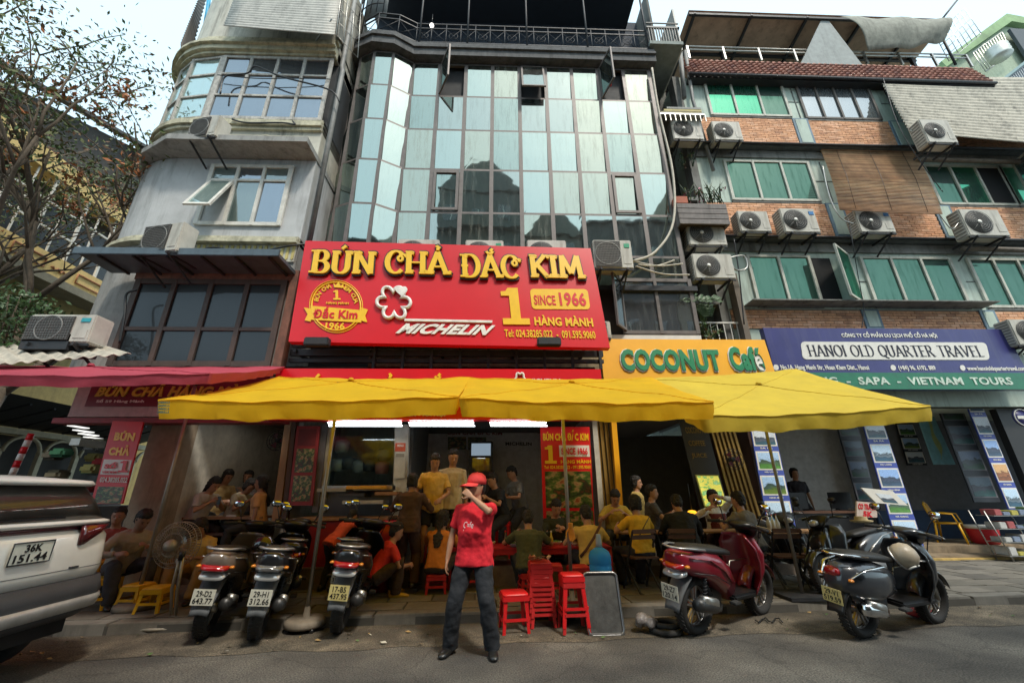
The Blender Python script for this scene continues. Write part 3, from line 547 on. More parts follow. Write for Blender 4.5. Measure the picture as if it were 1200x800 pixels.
# ================= NARROW RECESSED BUILDING (gap) =================
NB = T('narrow_building', 'narrow dark recessed house squeezed between the glass building and the brick building', 'building', (5, 10, 0))
NW = mat('narrow_wall', (.12, .115, .1), .9, var=.3, grime=.8, gcol=(.02, .02, .02))
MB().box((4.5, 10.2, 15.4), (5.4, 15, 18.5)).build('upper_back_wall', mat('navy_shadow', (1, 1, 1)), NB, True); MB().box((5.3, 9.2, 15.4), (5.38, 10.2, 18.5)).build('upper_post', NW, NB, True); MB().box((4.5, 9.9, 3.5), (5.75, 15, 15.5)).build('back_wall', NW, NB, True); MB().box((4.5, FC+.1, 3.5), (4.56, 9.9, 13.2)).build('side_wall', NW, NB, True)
for z in (5.95, 9.1, 12.3): MB().box((4.56, 8.9, z-.1), (5.5, 9.9, z)).build('floor_slab', CONC, NB, True)
MB().box((4.45, 7.95, 13.85), (5.45, 9.9, 13.98)).build('balcony_slab', mat('balcony_slab_m', (.22, .25, .23), .8, grime=.4), NB, True)
o = MB()
for k in range(12): x = 4.5+k*.08; o.box((x-.012, 7.98, 13.98), (x+.012, 8.02, 14.62))
for k in range(8): y = 8.05+k*.2; o.box((5.4, y-.012, 13.98), (5.43, y+.012, 14.62))
o.box((4.45, 7.97, 14.6), (5.45, 8.03, 14.66)); o.box((4.45, 7.97, 14.8), (5.45, 8.0, 14.83)); o.box((5.4, 7.97, 14.6), (5.45, 9.6, 14.66)); o.build('balcony_railing', mat('grey_rail', (.16, .16, .15), .6, grime=.4), NB, True)
MB().box((5.5, 8.2, 14.0), (5.56, 9.8, 15.9)).build('corrugated_screen', mat('dirty_white_sheet', (1, 1, 1)), NB, True)
o = MB(); o.tube([PY(797, 60, 8.8), PY(802, 115, 8.8)], .07, 8); o.tube([PY(803, 60, 8.85), PY(812, 118, 8.85), PY(836, 200, 8.85)], .05, 8)
o.build('drain_pipe', mat('pipe_grey', (1, 1, 1)), NB, True)
# window at the bottom of the gap with rail
a = RP(816, 862, 335, 400, 8.9); o = MB()
for k in range(6): x = a[0]+.1+(a[1]-a[0])*k/6; o.box((x, 8.86, a[2]), (x+.02, 8.88, a[2]+.45))
o.box((a[0], 8.85, a[2]+.45), (a[1], 8.89, a[2]+.49)); o.build('window_guard', WHT, NB, True)
MB().box((a[1]-.02, 8.7, 3.6), (a[1]+.12, 8.95, 6.6)).build('rusty_post', mat('worn_post', (.16, .13, .1), .8, grime=.7), NB, True)
MB().box((4.5, 8.6, 3.6), (4.62, 8.95, 7.0)).build('left_post', mat('worn_post', (1, 1, 1)), NB, True)

# ================= BRICK BUILDING (right) =================
BB = T('brick_building', 'pale green and orange brick apartment building with green windows, on the right', 'building', (9, 10, 0))
ZT = 13.9; XL, XR = 5.62, 17.5
MB().box((XL, FR, 3.3), (XR, 16, ZT)).build('wall', MINT, BB, True)
MB().box((XL-.1, FR-.03, 3.4), (XL+.12, FR+.3, ZT)).build('corner_strip', CONC, BB, True)
BRK = [mat('brick_%d' % k, c, .85, var=.2, vs=9, bump=.5, grime=.35, gcol=(.1, .06, .04)) for k, c in enumerate([(.68, .36, .2), (.58, .3, .17), (.74, .43, .27), (.48, .25, .15)])]
def bricks(x0, x1, z0, z1, Y, par, L=.235, h=.072, grime_right=0):
    mo = MB().box((x0, Y-.012, z0), (x1, Y-.001, z1)); mo.build('mortar_bed', mat('mortar', (.26, .22, .18), .9), par, True); b = MB(); r = 0; z = z0+.006
    while z+h < z1+.01:
        x = x0-(L/2 if r % 2 else 0)
        while x < x1:
            a, c = max(x+.006, x0), min(x+L-.006, x1)
            if c-a > .03: b.k = rnd.choices([0, 1, 2, 3], [5, 3, 3, 1])[0]; d = rnd.uniform(.022, .03); b.box((a, Y-d, z), (c, Y-.008, min(z+h-.012, z1)))
            x += L
        z += h; r += 1
    b.build('brickwork', BRK, par, True, kind='stuff')
GGL = gloss('green_glass', (.005, .08, .045), (.1, .5, .3), .55, streak=.45, dirt_refl=(.03, .12, .08)); GGL2 = gloss('green_glass_dark', (.01, .05, .036), (.12, .28, .2), .4, streak=.75, dirt_refl=(.02, .07, .05)); GRG = gloss('grey_glass', (.1, .12, .13), (.55, .6, .62), .5, streak=.2, dirt_refl=(.35, .37, .37))  # dark streaks and tint paint reflected buildings and curtain folds into green panes
PGL = mat('patterned_film', (.2, .2, .16), .3, var=.4, vs=18); WF = mat('pale_window_frame', (.5, .5, .43), .6, grime=.3); DF = mat('dark_window_frame', (.1, .09, .08), .6)
def win(xl, xr, yt, yb, n, frm, gl, open_=(), zs=()):
    a = RP(xl, xr, yt, yb, FR); z0, z1 = a[2], a[3]
    MB().box((a[0]-.03, FR-.035, z0-.1), (a[1]+.03, FR-.005, z0-.05)).build('sill', CONC, BB, True)
    return pane_grid(BB, (a[0], FR-.01), (a[1], FR-.01), z0, z1, n, zs, frm, gl, .06, open_=open_)
win(829.5, 919.5, 99.4, 136, 3, WF, [GGL, GGL, GGL2]); win(938.6, 1023, 104, 140, 4, DF, [GRG])
win(853.5, 952, 190.5, 235, 3, WF, [GGL2, GGL2, GGL2]); w = win(1091, 1180, 196, 240, 3, WF, [GGL2, GGL], open_=((2, 0),)); win(1181, 1270, 197, 241, 3, WF, [GGL])
win(881.6, 954, 301, 357, 2, WF, [GGL2]); win(1016.6, 1122, 303, 358, 3, WF, [GGL2, GGL2, GGL2]); win(1145, 1260, 305, 360, 4, WF, [GGL2])
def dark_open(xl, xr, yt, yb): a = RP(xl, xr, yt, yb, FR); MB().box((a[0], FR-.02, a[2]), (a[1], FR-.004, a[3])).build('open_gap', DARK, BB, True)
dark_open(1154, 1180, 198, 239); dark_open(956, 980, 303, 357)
a = RP(955, 990, 300, 358, FR); sash(BB, a[0]+.12, a[1]+.22, a[2], a[3], FR-.1, 32, WF, GGL, 'right')
a = RP(1148, 1190, 195, 241, FR); sash(BB, a[0]+.2, a[1]+.1, a[2], a[3], FR-.1, 70, WF, GRG, 'right')
a = RP(1040.6, 1061, 306, 355, FR-.05)
zl = [PY(900, 176, FR).z, PY(900, 283, FR).z, PY(1000, 360, FR).z]
rows = [(PY(880, 169, FR).z, PY(880, 139, FR).z), (PY(900, 277, FR).z, PY(900, 238, FR).z), (PY(1000, 386, FR).z, PY(1000, 363, FR).z)]
PIL = [[(932, 950), (1045, 1068)], [(972, 992), (1098, 1118)], [(1010, 1030), (1148, 1166)]]
for (z0, z1), pl, ym in zip(rows, PIL, (155, 258, 372)):
    xs = [XL+.15]+[q for l_, r_ in pl for q in (PY(l_, ym, FR).x, PY(r_, ym, FR).x)]+[XR]
    for k in range(0, len(xs), 2): bricks(xs[k]+.01, xs[k+1]-.01, z0, z1, FR, BB)
    for k in range(1, len(xs)-1, 2):
        MB().box((xs[k], FR-.05, z0), (xs[k+1], FR-.003, z1)).build('pilaster', mat('pilaster_blue', (.16, .24, .3), .7, grime=.5), BB, True); MB().box((xs[k]+.07, FR-.06, z0+.06), (xs[k+1]-.07, FR-.045, z1-.05)).build('pilaster_panel', MINT, BB, True)
for k, z in enumerate(zl[:2]):
    MB().box((XL-.05, FR-.22, z-.05), (XR, FR-.004, z+.06), .015).build('ledge', mat('dark_ledge', (.1, .12, .13), .8, var=.3, grime=.6), BB, True); MB().cyl((XL, FR-.26, z-.02), (XR, FR-.26, z-.02), .035, 8).build('ledge_pipe', IRON, BB, True)
    MB().box((XL, FR-.05, z-.34), (XR, FR-.004, z-.08)).build('stained_fascia', CONC, BB, True)
a0, a1 = PY(872, 359, FR).x, PY(1150, 359, FR).x; MB().box((a0, FR-.4, zl[2]-.01), (a1, FR-.003, zl[2]+.02)).build('sill_canopy', CONC, BB, True)
# vertical cladding joints between windows
o = MB()
for px, y0, y1 in ((925, 100, 140), (1035, 104, 140), (960, 190, 236), (1080, 195, 238), (1008, 303, 358), (1133, 303, 358)):
    A, B_ = PY(px, y0, FR-.01), PY(px, y1, FR-.01); o.box((A.x-.012, FR-.02, A.z), (A.x+.012, FR-.002, B_.z)); m_ = (A.z+B_.z)/2; o.box((A.x-.3, FR-.015, m_-.01), (A.x+.3, FR-.002, m_+.01))
o.build('cladding_joint', mat('joint', (.14, .15, .14), .8), BB, True)
# tile eave
TILE = [mat('roof_tile_%d' % k, c, .75, var=.3, vs=8, bump=.4, grime=.4) for k, c in enumerate([(.5, .22, .16), (.4, .17, .13), (.56, .28, .21), (.3, .14, .12)])]
tb = MB(); zt0 = PY(985, 91, 8.72).z; ey = 8.72; xa, xb = PY(806, 75, 8.7).x, PY(1164, 92, 8.7).x; nt_ = int((xb-xa)/.19)
for r in range(6):
    for k in range(nt_):
        x = xa+k*.19+rnd.uniform(-.004, .004); y = ey+r*.05; z = zt0+r*.17+.004*rnd.random(); tb.k = rnd.choices([0, 1, 2, 3], [5, 3, 3, 1])[0]
        tb.add([(x+.19*i/6, y-.05*sin(pi*i/6)+.08*j-(.03 if not j else 0), z+.2*j) for j in (0, 1) for i in range(7)]+[(x+.19*i/6, y+.03, z-.01) for i in range(7)], [(i, i+1, 8+i, 7+i) for i in range(6)]+[(14+i, 15+i, 1+i, i) for i in range(6)], True)
tb.build('eave_tiles', TILE, BB, True, kind='stuff')
MB().box((xa, ey+.02, zt0-.16), (xb, FR+.02, zt0-.04)).build('eave_board', IRON, BB, True); MB().cyl((xa-.05, ey-.05, zt0-.1), (xb, ey-.02, zt0-.08), .05, 8).build('gutter_pipe', IRON, BB, True)
MB().add([(xa, ey+.05, zt0-.03), (xb, ey+.05, zt0-.03), (xb, ey+.4, zt0+1.05), (xa, ey+.4, zt0+1.05)], [(0, 1, 2, 3)]).build('eave_slope', TILE[1], BB, True)
# roof railing, shed roof, tarpaulin
yr = 9.3; za = PY(980, 60, yr).z; o = MB(); xr0, xr1 = PY(806, 60, yr).x, PY(1132, 66, yr).x
for dz in (0, -.16): o.cyl((xr0, yr, za+dz), (xr1, yr, za+dz), .028, 6)
for k in range(9): x = xr0+(xr1-xr0)*k/8; o.box((x-.03, yr-.03, za-.6), (x+.03, yr+.03, za))
o.build('roof_railing', STEEL, BB, True)
ys = 8.9; TA, TB_ = PY(824, 14, ys), PY(1118, 22, ys)
rf = MB(); rf.add([(TA.x-.5, ys, TA.z), (TB_.x-.3, ys, TA.z), (TB_.x-.3, 14, TA.z-.9), (TA.x-.5, 14, TA.z-.9)], [(0, 1, 2, 3)]); rf.add([(TA.x-.5, ys, TA.z+.06), (TB_.x-.3, ys, TA.z+.06), (TB_.x-.3, 14, TA.z-.84), (TA.x-.5, 14, TA.z-.84)], [(0, 1, 2, 3)])
rf.build('shed_roof', mat('brown_sheet_roof', (.42, .28, .2), .75, var=.2, vs=2, grime=.5), BB, True)
o = MB()
for k in range(5): x = TA.x-.3+k*2.0; o.box((x-.04, ys+.02, TA.z-.1), (x+.04, 13.9, TA.z-.02)) if False else o.bar((x, ys, TA.z-.07), (x, 13.9, TA.z-.97), .07, .1)
for k in range(4): y = ys+.05+k*1.2; o.box((TA.x-.5, y-.04, TA.z-.12-k*.215), (TB_.x-.3, y+.04, TA.z-.03-k*.215))
for x in (TA.x+1.2, TA.x+5.0, TB_.x-.6): o.box((x-.05, 10.0, zt0+.5), (x+.05, 10.1, TA.z-.2))
o.build('shed_frame', IRON, BB, True)
MB().box((TA.x-.5, 13.5, 13.5), (TB_.x, 13.6, TA.z)).build('shed_back_wall', mat('brown_sheet_roof', (1, 1, 1)), BB, True)
wx = PY(955, 45, 9.8).x; p0, p1, p2 = PY(932, 62, 9.0), PY(966, 20, 9.0), PY(1000, 62, 9.0)
MB().prism([(p0.x, p0.z-.6), (p1.x, p1.z+.1), (p2.x+.1, p2.z-.6)], 8.98, 9.04).build('white_gable_wall', mat('pale_gable', (.3, .32, .31), .8, grime=.3), BB, True)
tp = T('grey_tarpaulin', 'sagging grey tarpaulin hung under the rooftop shed edge', 'tarpaulin', PY(1050, 40, 8.95)[:])
A, B_, D_, E_ = PY(985, 20, 8.85), PY(1112, 22, 8.85), PY(1018, 58, 8.95), PY(1108, 48, 8.95)
MB().grid(lambda u, v: A.lerp(B_, u).lerp(D_.lerp(E_, u), v)+V((0, -.18*sin(pi*v)-.04*sin(u*14+v*4), -.12*sin(pi*u)*v+.03*sin(u*20)*v)), 40, 10, thick=(0, .01, 0)).build('canvas', mat('tarp_grey', (.25, .25, .21), .85, var=.3, bump=.5, bs=8, grime=.5), tp, True)
an = T('rooftop_antenna', 'thin wire grid antenna on a slanting pole above the tiled eave', 'antenna', PY(1115, 50, 9.2)[:]); o = MB()
o.cyl(PY(1122, 0, 9.1), PY(1103, 24, 9.1), .035, 6); o.build('pole', IRON, an, True); o = MB(); g0, g1, g2, g3 = PY(1130, 10, 9.3), PY(1150, 40, 9.3), PY(1096, 42, 9.3), PY(1112, 72, 9.3)
for k in range(6): o.cyl(g0.lerp(g1, k/5), g2.lerp(g3, k/5), .012, 4)
for k in range(8): o.cyl(g0.lerp(g2, k/7), g1.lerp(g3, k/7), .012, 4)
o.build('wire_grid', STEEL, an, True); MB().cyl(PY(1104, 44, 9.2), PY(1120, 76, 9.2), .04, 6).build('brace', IRON, an, True)
# far right buildings
FRB = T('green_rooftop_building', 'far pale green building with a barred rooftop cage, at the top right corner', 'building', PY(1170, 80, 20)[:])
q = lambda x, y, Y=20: PY(x, y, Y)
A, B_, C_, D_ = q(1100, 76), q(1174, 24), q(1230, 34), q(1200, 140)
MB().prism([(A.x, A.z-6), (A.x, A.z-.2), (B_.x, B_.z), (C_.x, C_.z), (C_.x, A.z-6)], 20, 24).build('wall', mat('far_green_wall', (.3, .36, .26), .8, var=.15, grime=.3), FRB, True)
MB().prism([(A.x-.3, A.z-.2), (B_.x, B_.z+.15), (C_.x, C_.z+.1), (C_.x, C_.z-.7), (B_.x, B_.z-.75), (A.x-.1, A.z-.75)], 19.6, 19.98).build('fascia', mat('far_fascia', (.2, .3, .14), .7, var=.5, vs=.5), FRB, True)
MB().box((q(1180, 50).x, 19.5, q(1190, 95).z), (q(1212, 50).x, 19.7, q(1190, 42).z)).build('dark_opening', mat('far_dark', (.06, .07, .08), .6), FRB, True)
o = MB(); a_, b_, c_, d_ = q(1140, 62, 19.4), q(1174, 38, 19.4), q(1155, 84, 19.4), q(1186, 62, 19.4)
for k in range(13): o.cyl(a_.lerp(b_, k/12), c_.lerp(d_, k/12), .03, 4)
o.cyl(a_, b_, .05, 4); o.cyl(c_, d_, .05, 4); o.build('cage_bar', STEEL, FRB, True)
tk = MB().lathe([(.55, -.5), (.6, -.4), (.55, -.25), (.6, -.1), (.55, 0), (.6, .15), (.55, .25), (.6, .4), (.4, .55), (.1, .62)], n=24).build('water_tank', mat('tank_steel', (.55, .55, .5), .4, .5)); tk.location = q(1166, 62, 21); tk.location.y = 18.9; tk.location = PY(1170, 62, 18.5)
tag(tk, 'ribbed steel water tank on the far green rooftop', 'water tank')
GS = T('grey_side_building', 'grey slatted side building below the green rooftop at the right edge', 'building', PY(1190, 110, 14)[:])
A, B_, C_ = PY(1172, 98, 13), PY(1200, 72, 13), PY(1230, 45, 13)
MB().prism([(A.x, A.z-6), (A.x, A.z), (C_.x+3, C_.z+2), (C_.x+3, A.z-6)], 13, 17).build('wall', mat('blue_grey_metal', (.28, .31, .33), .6, var=.15), GS, True)
o = MB()
for k in range(22): x = A.x+.1+k*.14; o.box((x-.02, 12.92, A.z-5), (x+.02, 12.97, A.z+k*.1))
o.build('wall_slats', mat('slat_grey', (.38, .4, .42), .6), GS, True, kind='stuff'); MB().bar((A.x-.1, 12.9, A.z), (C_.x+3, 12.9, C_.z+2), .12, .12).build('roof_edge', mat('teal_edge', (.2, .3, .3), .6), GS, True)
# ================= YELLOW BUILDING down the side street =================
YB = T('yellow_building', 'yellow building with white window grilles behind the tree, far left', 'building', (-14, 12, 0))
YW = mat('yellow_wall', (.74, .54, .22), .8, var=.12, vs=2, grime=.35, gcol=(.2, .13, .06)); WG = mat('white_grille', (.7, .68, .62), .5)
for z0, z1, nm, m in ((7.85, 8.6, 'balcony_band', YW), (10.95, 11.6, 'upper_band', YW)): MB().box((-15, 4, z0), (-13.9, 19, z1)).build(nm, m, YB, True)
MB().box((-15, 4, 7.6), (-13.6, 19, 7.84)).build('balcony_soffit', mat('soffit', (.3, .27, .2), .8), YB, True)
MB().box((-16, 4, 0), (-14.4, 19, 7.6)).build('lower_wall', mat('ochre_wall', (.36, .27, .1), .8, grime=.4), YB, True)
MB().box((-16, 4, 8.6), (-14.6, 19, 13.0)).build('dark_window_wall', mat('window_shade', (.03, .032, .035), .3), YB, True)
MB().prism([(4, 12.2), (8.0, 12.5), (13.2, 14.6), (19, 15.2), (19, 11.6), (4, 11.6)], -16, -14.5, 'X').build('dark_upper_storey', mat('dark_far_wall', (.06, .055, .05), .8), YB, True)
MB().bar((-14.3, 5, 11.9), (-14.3, 13.2, 14.75), .25, .12).build('roof_edge', mat('roof_edge_dark', (.07, .065, .06), .7), YB, True)
MB().box((-14.5, 13.0, 11.6), (-14.2, 13.2, 14.7)).build('end_wall', mat('dark_far_wall', (1, 1, 1)), YB, True)
for y in [5.5+k*1.05 for k in range(8)]:
    o = MB(); o.box((-14.02, y, 8.6), (-13.95, y+.07, 10.95)); 
    for z in (9.3, 10.1): o.box((-14.01, y+.07, z), (-13.96, y+1.05, z+.06))
    o.box((-14.0, y+.5, 8.6), (-13.96, y+.54, 10.95)); o.build('window_grille', WG, YB, True)
o = MB()
for y in (10.4, 12.3): o.tube([(-13.88, y, 8.1), (-13.88, y+.9, 8.1), (-13.88, y+.9, 8.4), (-13.88, y, 8.4)], .03, 5, closed=True)
o.tube([(-13.88, 11.5+.05*k, 8.2+.06*sin(k*1.9)) for k in range(12)], .025, 5); o.build('wall_ornament', mat('ornament_brown', (.35, .16, .08), .7), YB, True)
# ground level down the side street: arcade, stalls, trunk, barrier pole
AC_ = T('arcade_shop', 'cream arcade of round arches at street level far left behind the car', 'building', (-13, 11, 0)); am = MB(); cream = mat('arch_cream', (.5, .44, .3), .7, grime=.3)
yb_ = PX(0, 500, -13).y
for k in range(-1, 5):
    y = yb_+.2+k*1.05; z = 2.95; am.box((-13.1, y-.06, 1.8), (-12.98, y+.06, z-.25))
    pts = [(y+.06+.46+.46*cos(R(a)), z-.3+.42*sin(R(a))) for a in range(0, 181, 15)]; am.tube([(-13.0, p, q_) for p, q_ in pts], .05, 6)
am.box((-13.3, 6, 3.1), (-12.95, 16, 3.25)); am.build('arch_row', cream, AC_, True)
MB().box((-13.6, 6, 0), (-13.35, 16, 3.1)).build('back_wall', mat('arcade_dark', (.05, .045, .04), .8), AC_, True)
for k in range(14): MB().bar((-13.2, 7+k*.6, 3.3), (-11.8, 7+k*.6, 3.7), .05, .05).build('roof_rafter', IRON, AC_, True)
MB().add([(-13.4, 5, 3.32), (-11.7, 5, 3.85), (-11.7, 16, 3.85), (-13.4, 16, 3.32)], [(0, 1, 2, 3)]).build('lean_to_roof', mat('dark_tin', (.035, .04, .045), .6), AC_, True)
o = T('goods_stall', 'street stall stacked with dark bundles, green and red cloths, behind the white car', 'market stall', PX(70, 600, -9.2)[:])
cols = [(.08, .07, .05), (.15, .13, .08), (.03, .12, .06), (.12, .11, .09), (.3, .02, .02), (.35, .3, .1), (.1, .1, .1)]
for k in range(26):
    p = PX(rnd.uniform(62, 128), rnd.uniform(508, 585), -9.2+rnd.uniform(-.5, .4)); b_ = MB().box((p.x-.16, p.y-.15, p.z-.09), (p.x+.16, p.y+.15, p.z+.09), .05); b_.build('bundle', mat('bundle_%d' % (k % 7), cols[k % 7], .8), o, True)
p = PX(100, 580, -9.3); MB().box((-9.9, p.y-1.0, .1), (-8.8, p.y+1.4, 1.3)).build('table', WOOD, o, True)
for k, (px, py) in enumerate(((98, 505), (104, 509), (110, 513), (92, 500))): MB().box(tuple(PX(px, py, -9.4)-V((.06, .2, .01))), tuple(PX(px, py, -9.4)+V((.06, .2, .01)))).build('strip_lamp', emat('strip_lit', (1, 1, .95), .6), o, True)
bx = MB().box(tuple(PX(102, 523, -9)-V((.1, .3, .0))), tuple(PX(102, 523, -9)+V((.1, .3, .14)))).build('white_crate', WHT); tag(bx, 'white crate with dark lettering at the top of the street stall', 'crate')
bp_ = T('barrier_pole', 'red and white striped pole standing behind the white car', 'pole', PX(15, 560, -8)[:]); p, q = PX(14, 556, -8), PX(37, 508, -8)
for k in range(6): MB().cyl(p.lerp(q, k/6), p.lerp(q, (k+1)/6-.001), .045, 10).build('stripe_band', RED if k % 2 else WHT, bp_, True)
# ================= TREE =================
TR = T('street_tree', 'sparse tree with bare twigs, olive leaves and orange leaf clusters at the left edge', 'tree', (-10.2, 8.2, 0))
bark = mat('bark', (.11, .085, .06), .9, var=.35, vs=10, bump=.7, bs=30); tm = MB(); tips = []
def branch(p, d, L, r, lv):
    n_ = 4; pts = [p]; rs = [r]; dd = d.copy()
    for k in range(n_):
        dd = (dd+V((rnd.uniform(-.25, .25), rnd.uniform(-.25, .25), rnd.uniform(-.1, .22)))).normalized(); pts.append(pts[-1]+dd*L/n_); rs.append(r*(1-.5*(k+1)/n_))
    tm.tube(pts, rs, 6 if r > .03 else 4)
    if lv <= 0: tips.append((pts[-1], dd)); tips.append((pts[-2], dd)); return
    for k in range(4 if lv > 1 else 3):
        a = rnd.choice(pts[2:]); nd = (dd+V((rnd.uniform(-1, 1), rnd.uniform(-1, 1), rnd.uniform(-.35, .7)))).normalized(); branch(a, nd, L*rnd.uniform(.55, .8), r*.55, lv-1)
base = V((-10.2, 8.2, 0)); tm.tube([base, base+V((-.1, .1, 2)), base+V((.1, .2, 3.6))], [.24, .19, .16], 9)
for (dx, dy, dz, L) in ((-1.2, .4, 1.6, 4.2), (.3, -.2, 1.6, 4.4), (1.0, .5, 1.3, 3.8), (-.4, -.7, 1.7, 4.6), (.8, 1.6, 1.5, 4.0), (-1.3, -.9, .9, 3.6)):
    branch(base+V((0, .15, 3.2+rnd.random()*.5)), V((dx, dy, dz)).normalized(), L, .11, 3)
tm.build('trunk', bark, TR, True)
LV = [mat('leaf_olive', (.12, .14, .045), .6, var=.3, bump=0), mat('leaf_green', (.075, .13, .04), .6, var=.3, bump=0), mat('leaf_orange', (.42, .15, .05), .6, var=.3, bump=0), mat('leaf_brown', (.2, .12, .07), .7, var=.3, bump=0)]
for m in LV: m.use_backface_culling = False
def leaves(mb, p, n, spread, size, ks):
    for _ in range(n):
        c = p+V((rnd.gauss(0, spread), rnd.gauss(0, spread), rnd.gauss(0, spread*.7))); a = V((rnd.uniform(-1, 1), rnd.uniform(-1, 1), rnd.uniform(-1, 1))).normalized(); b = a.orthogonal().normalized(); s_ = size*rnd.uniform(.6, 1.4)
        b = (MX.Rotation(rnd.uniform(0, 6.28), 3, a) @ b); mb.k = rnd.choices(range(len(ks)), ks)[0]; mb.add([c-a*s_, c+b*s_*.4, c+a*s_, c-b*s_*.4], [(0, 1, 2, 3)])
lm = MB()
for p, d in tips:
    hi = p.z > 10.5 and p.x < -11.2
    if p.z < 8.6: leaves(lm, p, 3 if p.x > -11.5 else 6, .25, .05, (5, 3, .6, 2)); continue
    if hi: leaves(lm, p, 12, .25, .05, (3, 2, .2, 2)); continue
    if rnd.random() < .08: leaves(lm, p, 80, .18, .07, (1, 0, 9, 1))
    leaves(lm, p, 40, .3, .06, (6, 5, .35, 2.2))
lm.build('foliage', LV, TR, True, kind='stuff')
IV = T('ivy_bush', 'dense dark green bush at the left edge beside the air conditioner', 'bush', PY(5, 370, 6.4)[:]); lm = MB(); c = PY(-2, 372, 6.4)
for k in range(90): leaves(lm, c+V((rnd.uniform(-.6, .42), rnd.uniform(-.2, .5), rnd.uniform(-.55, .5))), 22, .09, .045, (2, 6, 0, 0))
lm.build('foliage', [mat('ivy_dark', (.03, .06, .02), .5, bump=0), mat('ivy_green', (.045, .1, .028), .5, bump=0), LV[0], LV[3]], IV, True, kind='stuff'); o = MB()
for k in range(5): o.tube([c+V((-.3+k*.12, .2, -.6)), c+V((-.2+k*.1, .1, 0)), c+V((-.4+k*.2, 0, .4))], .012, 5)
o.build('stem', bark, IV, True)
# ================= BUILDINGS ACROSS THE STREET (seen mirrored in the glass) =================
def opp(x0, x1, h, gab, col, nm, lab, y=-5.5):
    b = T(nm, lab, 'building', ((x0+x1)/2, y-2, 0)); m = mat('opposite_wall_%d' % int(x0*10), col, .85, grime=.5); pts = [(x0, 0), (x0, h), (x1, h), (x1, 0)] if not gab else [(x0, 0), (x0, h), ((x0+x1)/2-.6, h+gab), ((x0+x1)/2+.6, h+gab), (x1, h), (x1, 0)]
    MB().prism(pts, y-5, y).build('wall', m, b, True); n_ = max(2, int((x1-x0)/1.8)); z = 3.6
    while z < h-1.6:
        for k in range(n_):
            xa_ = x0+.4+k*(x1-x0-.4)/n_; w = MB().box((xa_, y-.02, z), (xa_+.9, y+.03, z+1.35)).build('window', gloss('opposite_glass', (.02, .025, .03), (.3, .3, .3), .4), b, True); MB().box((xa_+.42, y+.02, z+.05), (xa_+.48, y+.05, z+1.3)).build('mullion', WHT, w, True)
        MB().box((x0, y, z-.75), (x1, y+.5, z-.65)).build('balcony', m, b, True); z += 3.1
    MB().box((x0-.1, y-.1, h-.2), (x1+.1, y+.2, h-.05)).build('cornice', m, b, True)
    MB().box((x0+.3, y-.02, .1), (x1-.3, y+.04, 2.9)).build('shop_shutter', IRON, b, True)
opp(-3.8, 1.6, 18.6, 2.2, (.18, .18, .17), 'gabled_house', 'tall grey gabled house across the street, mirrored in the glass front')
opp(1.7, 5.2, 15.0, 1.4, (.2, .19, .17), 'low_gabled_house', 'lower gabled house across the street next to the tall grey one')
opp(5.3, 11, 16.0, 0, (.14, .13, .13), 'flat_roofed_house', 'dark flat roofed house across the street')
opp(-9.5, -3.9, 14.0, 0, (.12, .12, .12), 'dark_terrace_house', 'dark low terrace house across the street on the left')
opp(11.1, 17, 18.5, 2.0, (.34, .3, .24), 'cream_gabled_house', 'cream gabled house across the street on the far right')

# ================= AIR CONDITIONERS =================
ACM = mat('ac_casing', (.5, .48, .42), .55, var=.12, vs=5, grime=.5, gcol=(.16, .13, .09)); ACD = mat('ac_grille_dark', (.06, .058, .055), .6); ACG = mat('ac_grille', (.2, .195, .18), .5, .3)
def ac_unit(W, H_, D_, label, mesh_grille=False, logo=None, hub=True, spiral=True, cas=None):
    t = T('air_conditioner', label, 'air conditioner', group='outdoor air conditioner units on the facades'); cx, r = -W*.14, min(H_*.42, W*.33); cz = H_/2
    MB().box((-W/2, 0, 0), (W/2, D_, H_), .02).build('casing', cas or ACM, t)
    if mesh_grille:
        MB().box((-W/2+.03, -.012, .04), (W*.2, -.002, H_-.04)).build('grille_back', ACD, t); g = MB()
        g.ring((cx, -.02, cz), r, .012, 'Y', 24, 5)
        for k in range(15): z = .05+(H_-.1)*k/14; g.box((-W/2+.03, -.03, z-.003), (W*.2, -.022, z+.003))
        for k in range(17): x = -W/2+.04+(W*.7-.06)*k/16; g.box((x-.003, -.022, .05), (x+.003, -.014, H_-.05))
        g.build('fan_grille', ACG, t)
    else:
        MB().lathe([(r, 0), (r, .004)], (cx, -.005, cz), 'Y', 28).build('grille_back', ACD, t); g = MB()
        for k in range(6): g.ring((cx, -.02, cz), r*(.25+.75*k/5), .006, 'Y', 26, 4)
        for k in range(8): a = 2*pi*k/8; g.cyl((cx+r*.2*cos(a), -.02, cz+r*.2*sin(a)), (cx+r*cos(a), -.02, cz+r*sin(a)), .005, 4)
        g.build('fan_grille', ACG, t)
        if hub: MB().lathe([(r*.16, 0), (r*.16, -.012), (.001, -.018)], (cx, -.024, cz), 'Y', 14).build('fan_hub', WHT, t)
    s = MB()
    for k in range(9): z = .06+k*(H_-.12)/8; s.box((-W/2-.012, .05, z-.012), (-W/2-.001, D_-.04, z+.012))
    s.build('side_louvre', ACG, t); MB().box((W*.26, -.008, H_*.15), (W*.45, -.002, H_*.45)).build('terminal_cover', ACM, t)
    if logo: MB().box((W*.3, -.01, H_*.72), (W*.44, -.003, H_*.86)).build('badge', logo, t)
    b = MB()
    for x in (-W*.35, W*.33): b.box((x-.02, -.04, -.05), (x+.02, D_+.25, -.005)); b.bar((x, -.0, -.04), (x, D_+.25, -.4), .03, .03)
    b.box((-W*.5, .02, -.04), (W*.5, .05, -.01)); b.build('wall_bracket', IRON, t); return t
BLUEL = mat('badge_blue', (.02, .16, .4), .4, bump=0); GRNL = mat('badge_green', (.01, .3, .15), .4, bump=0)
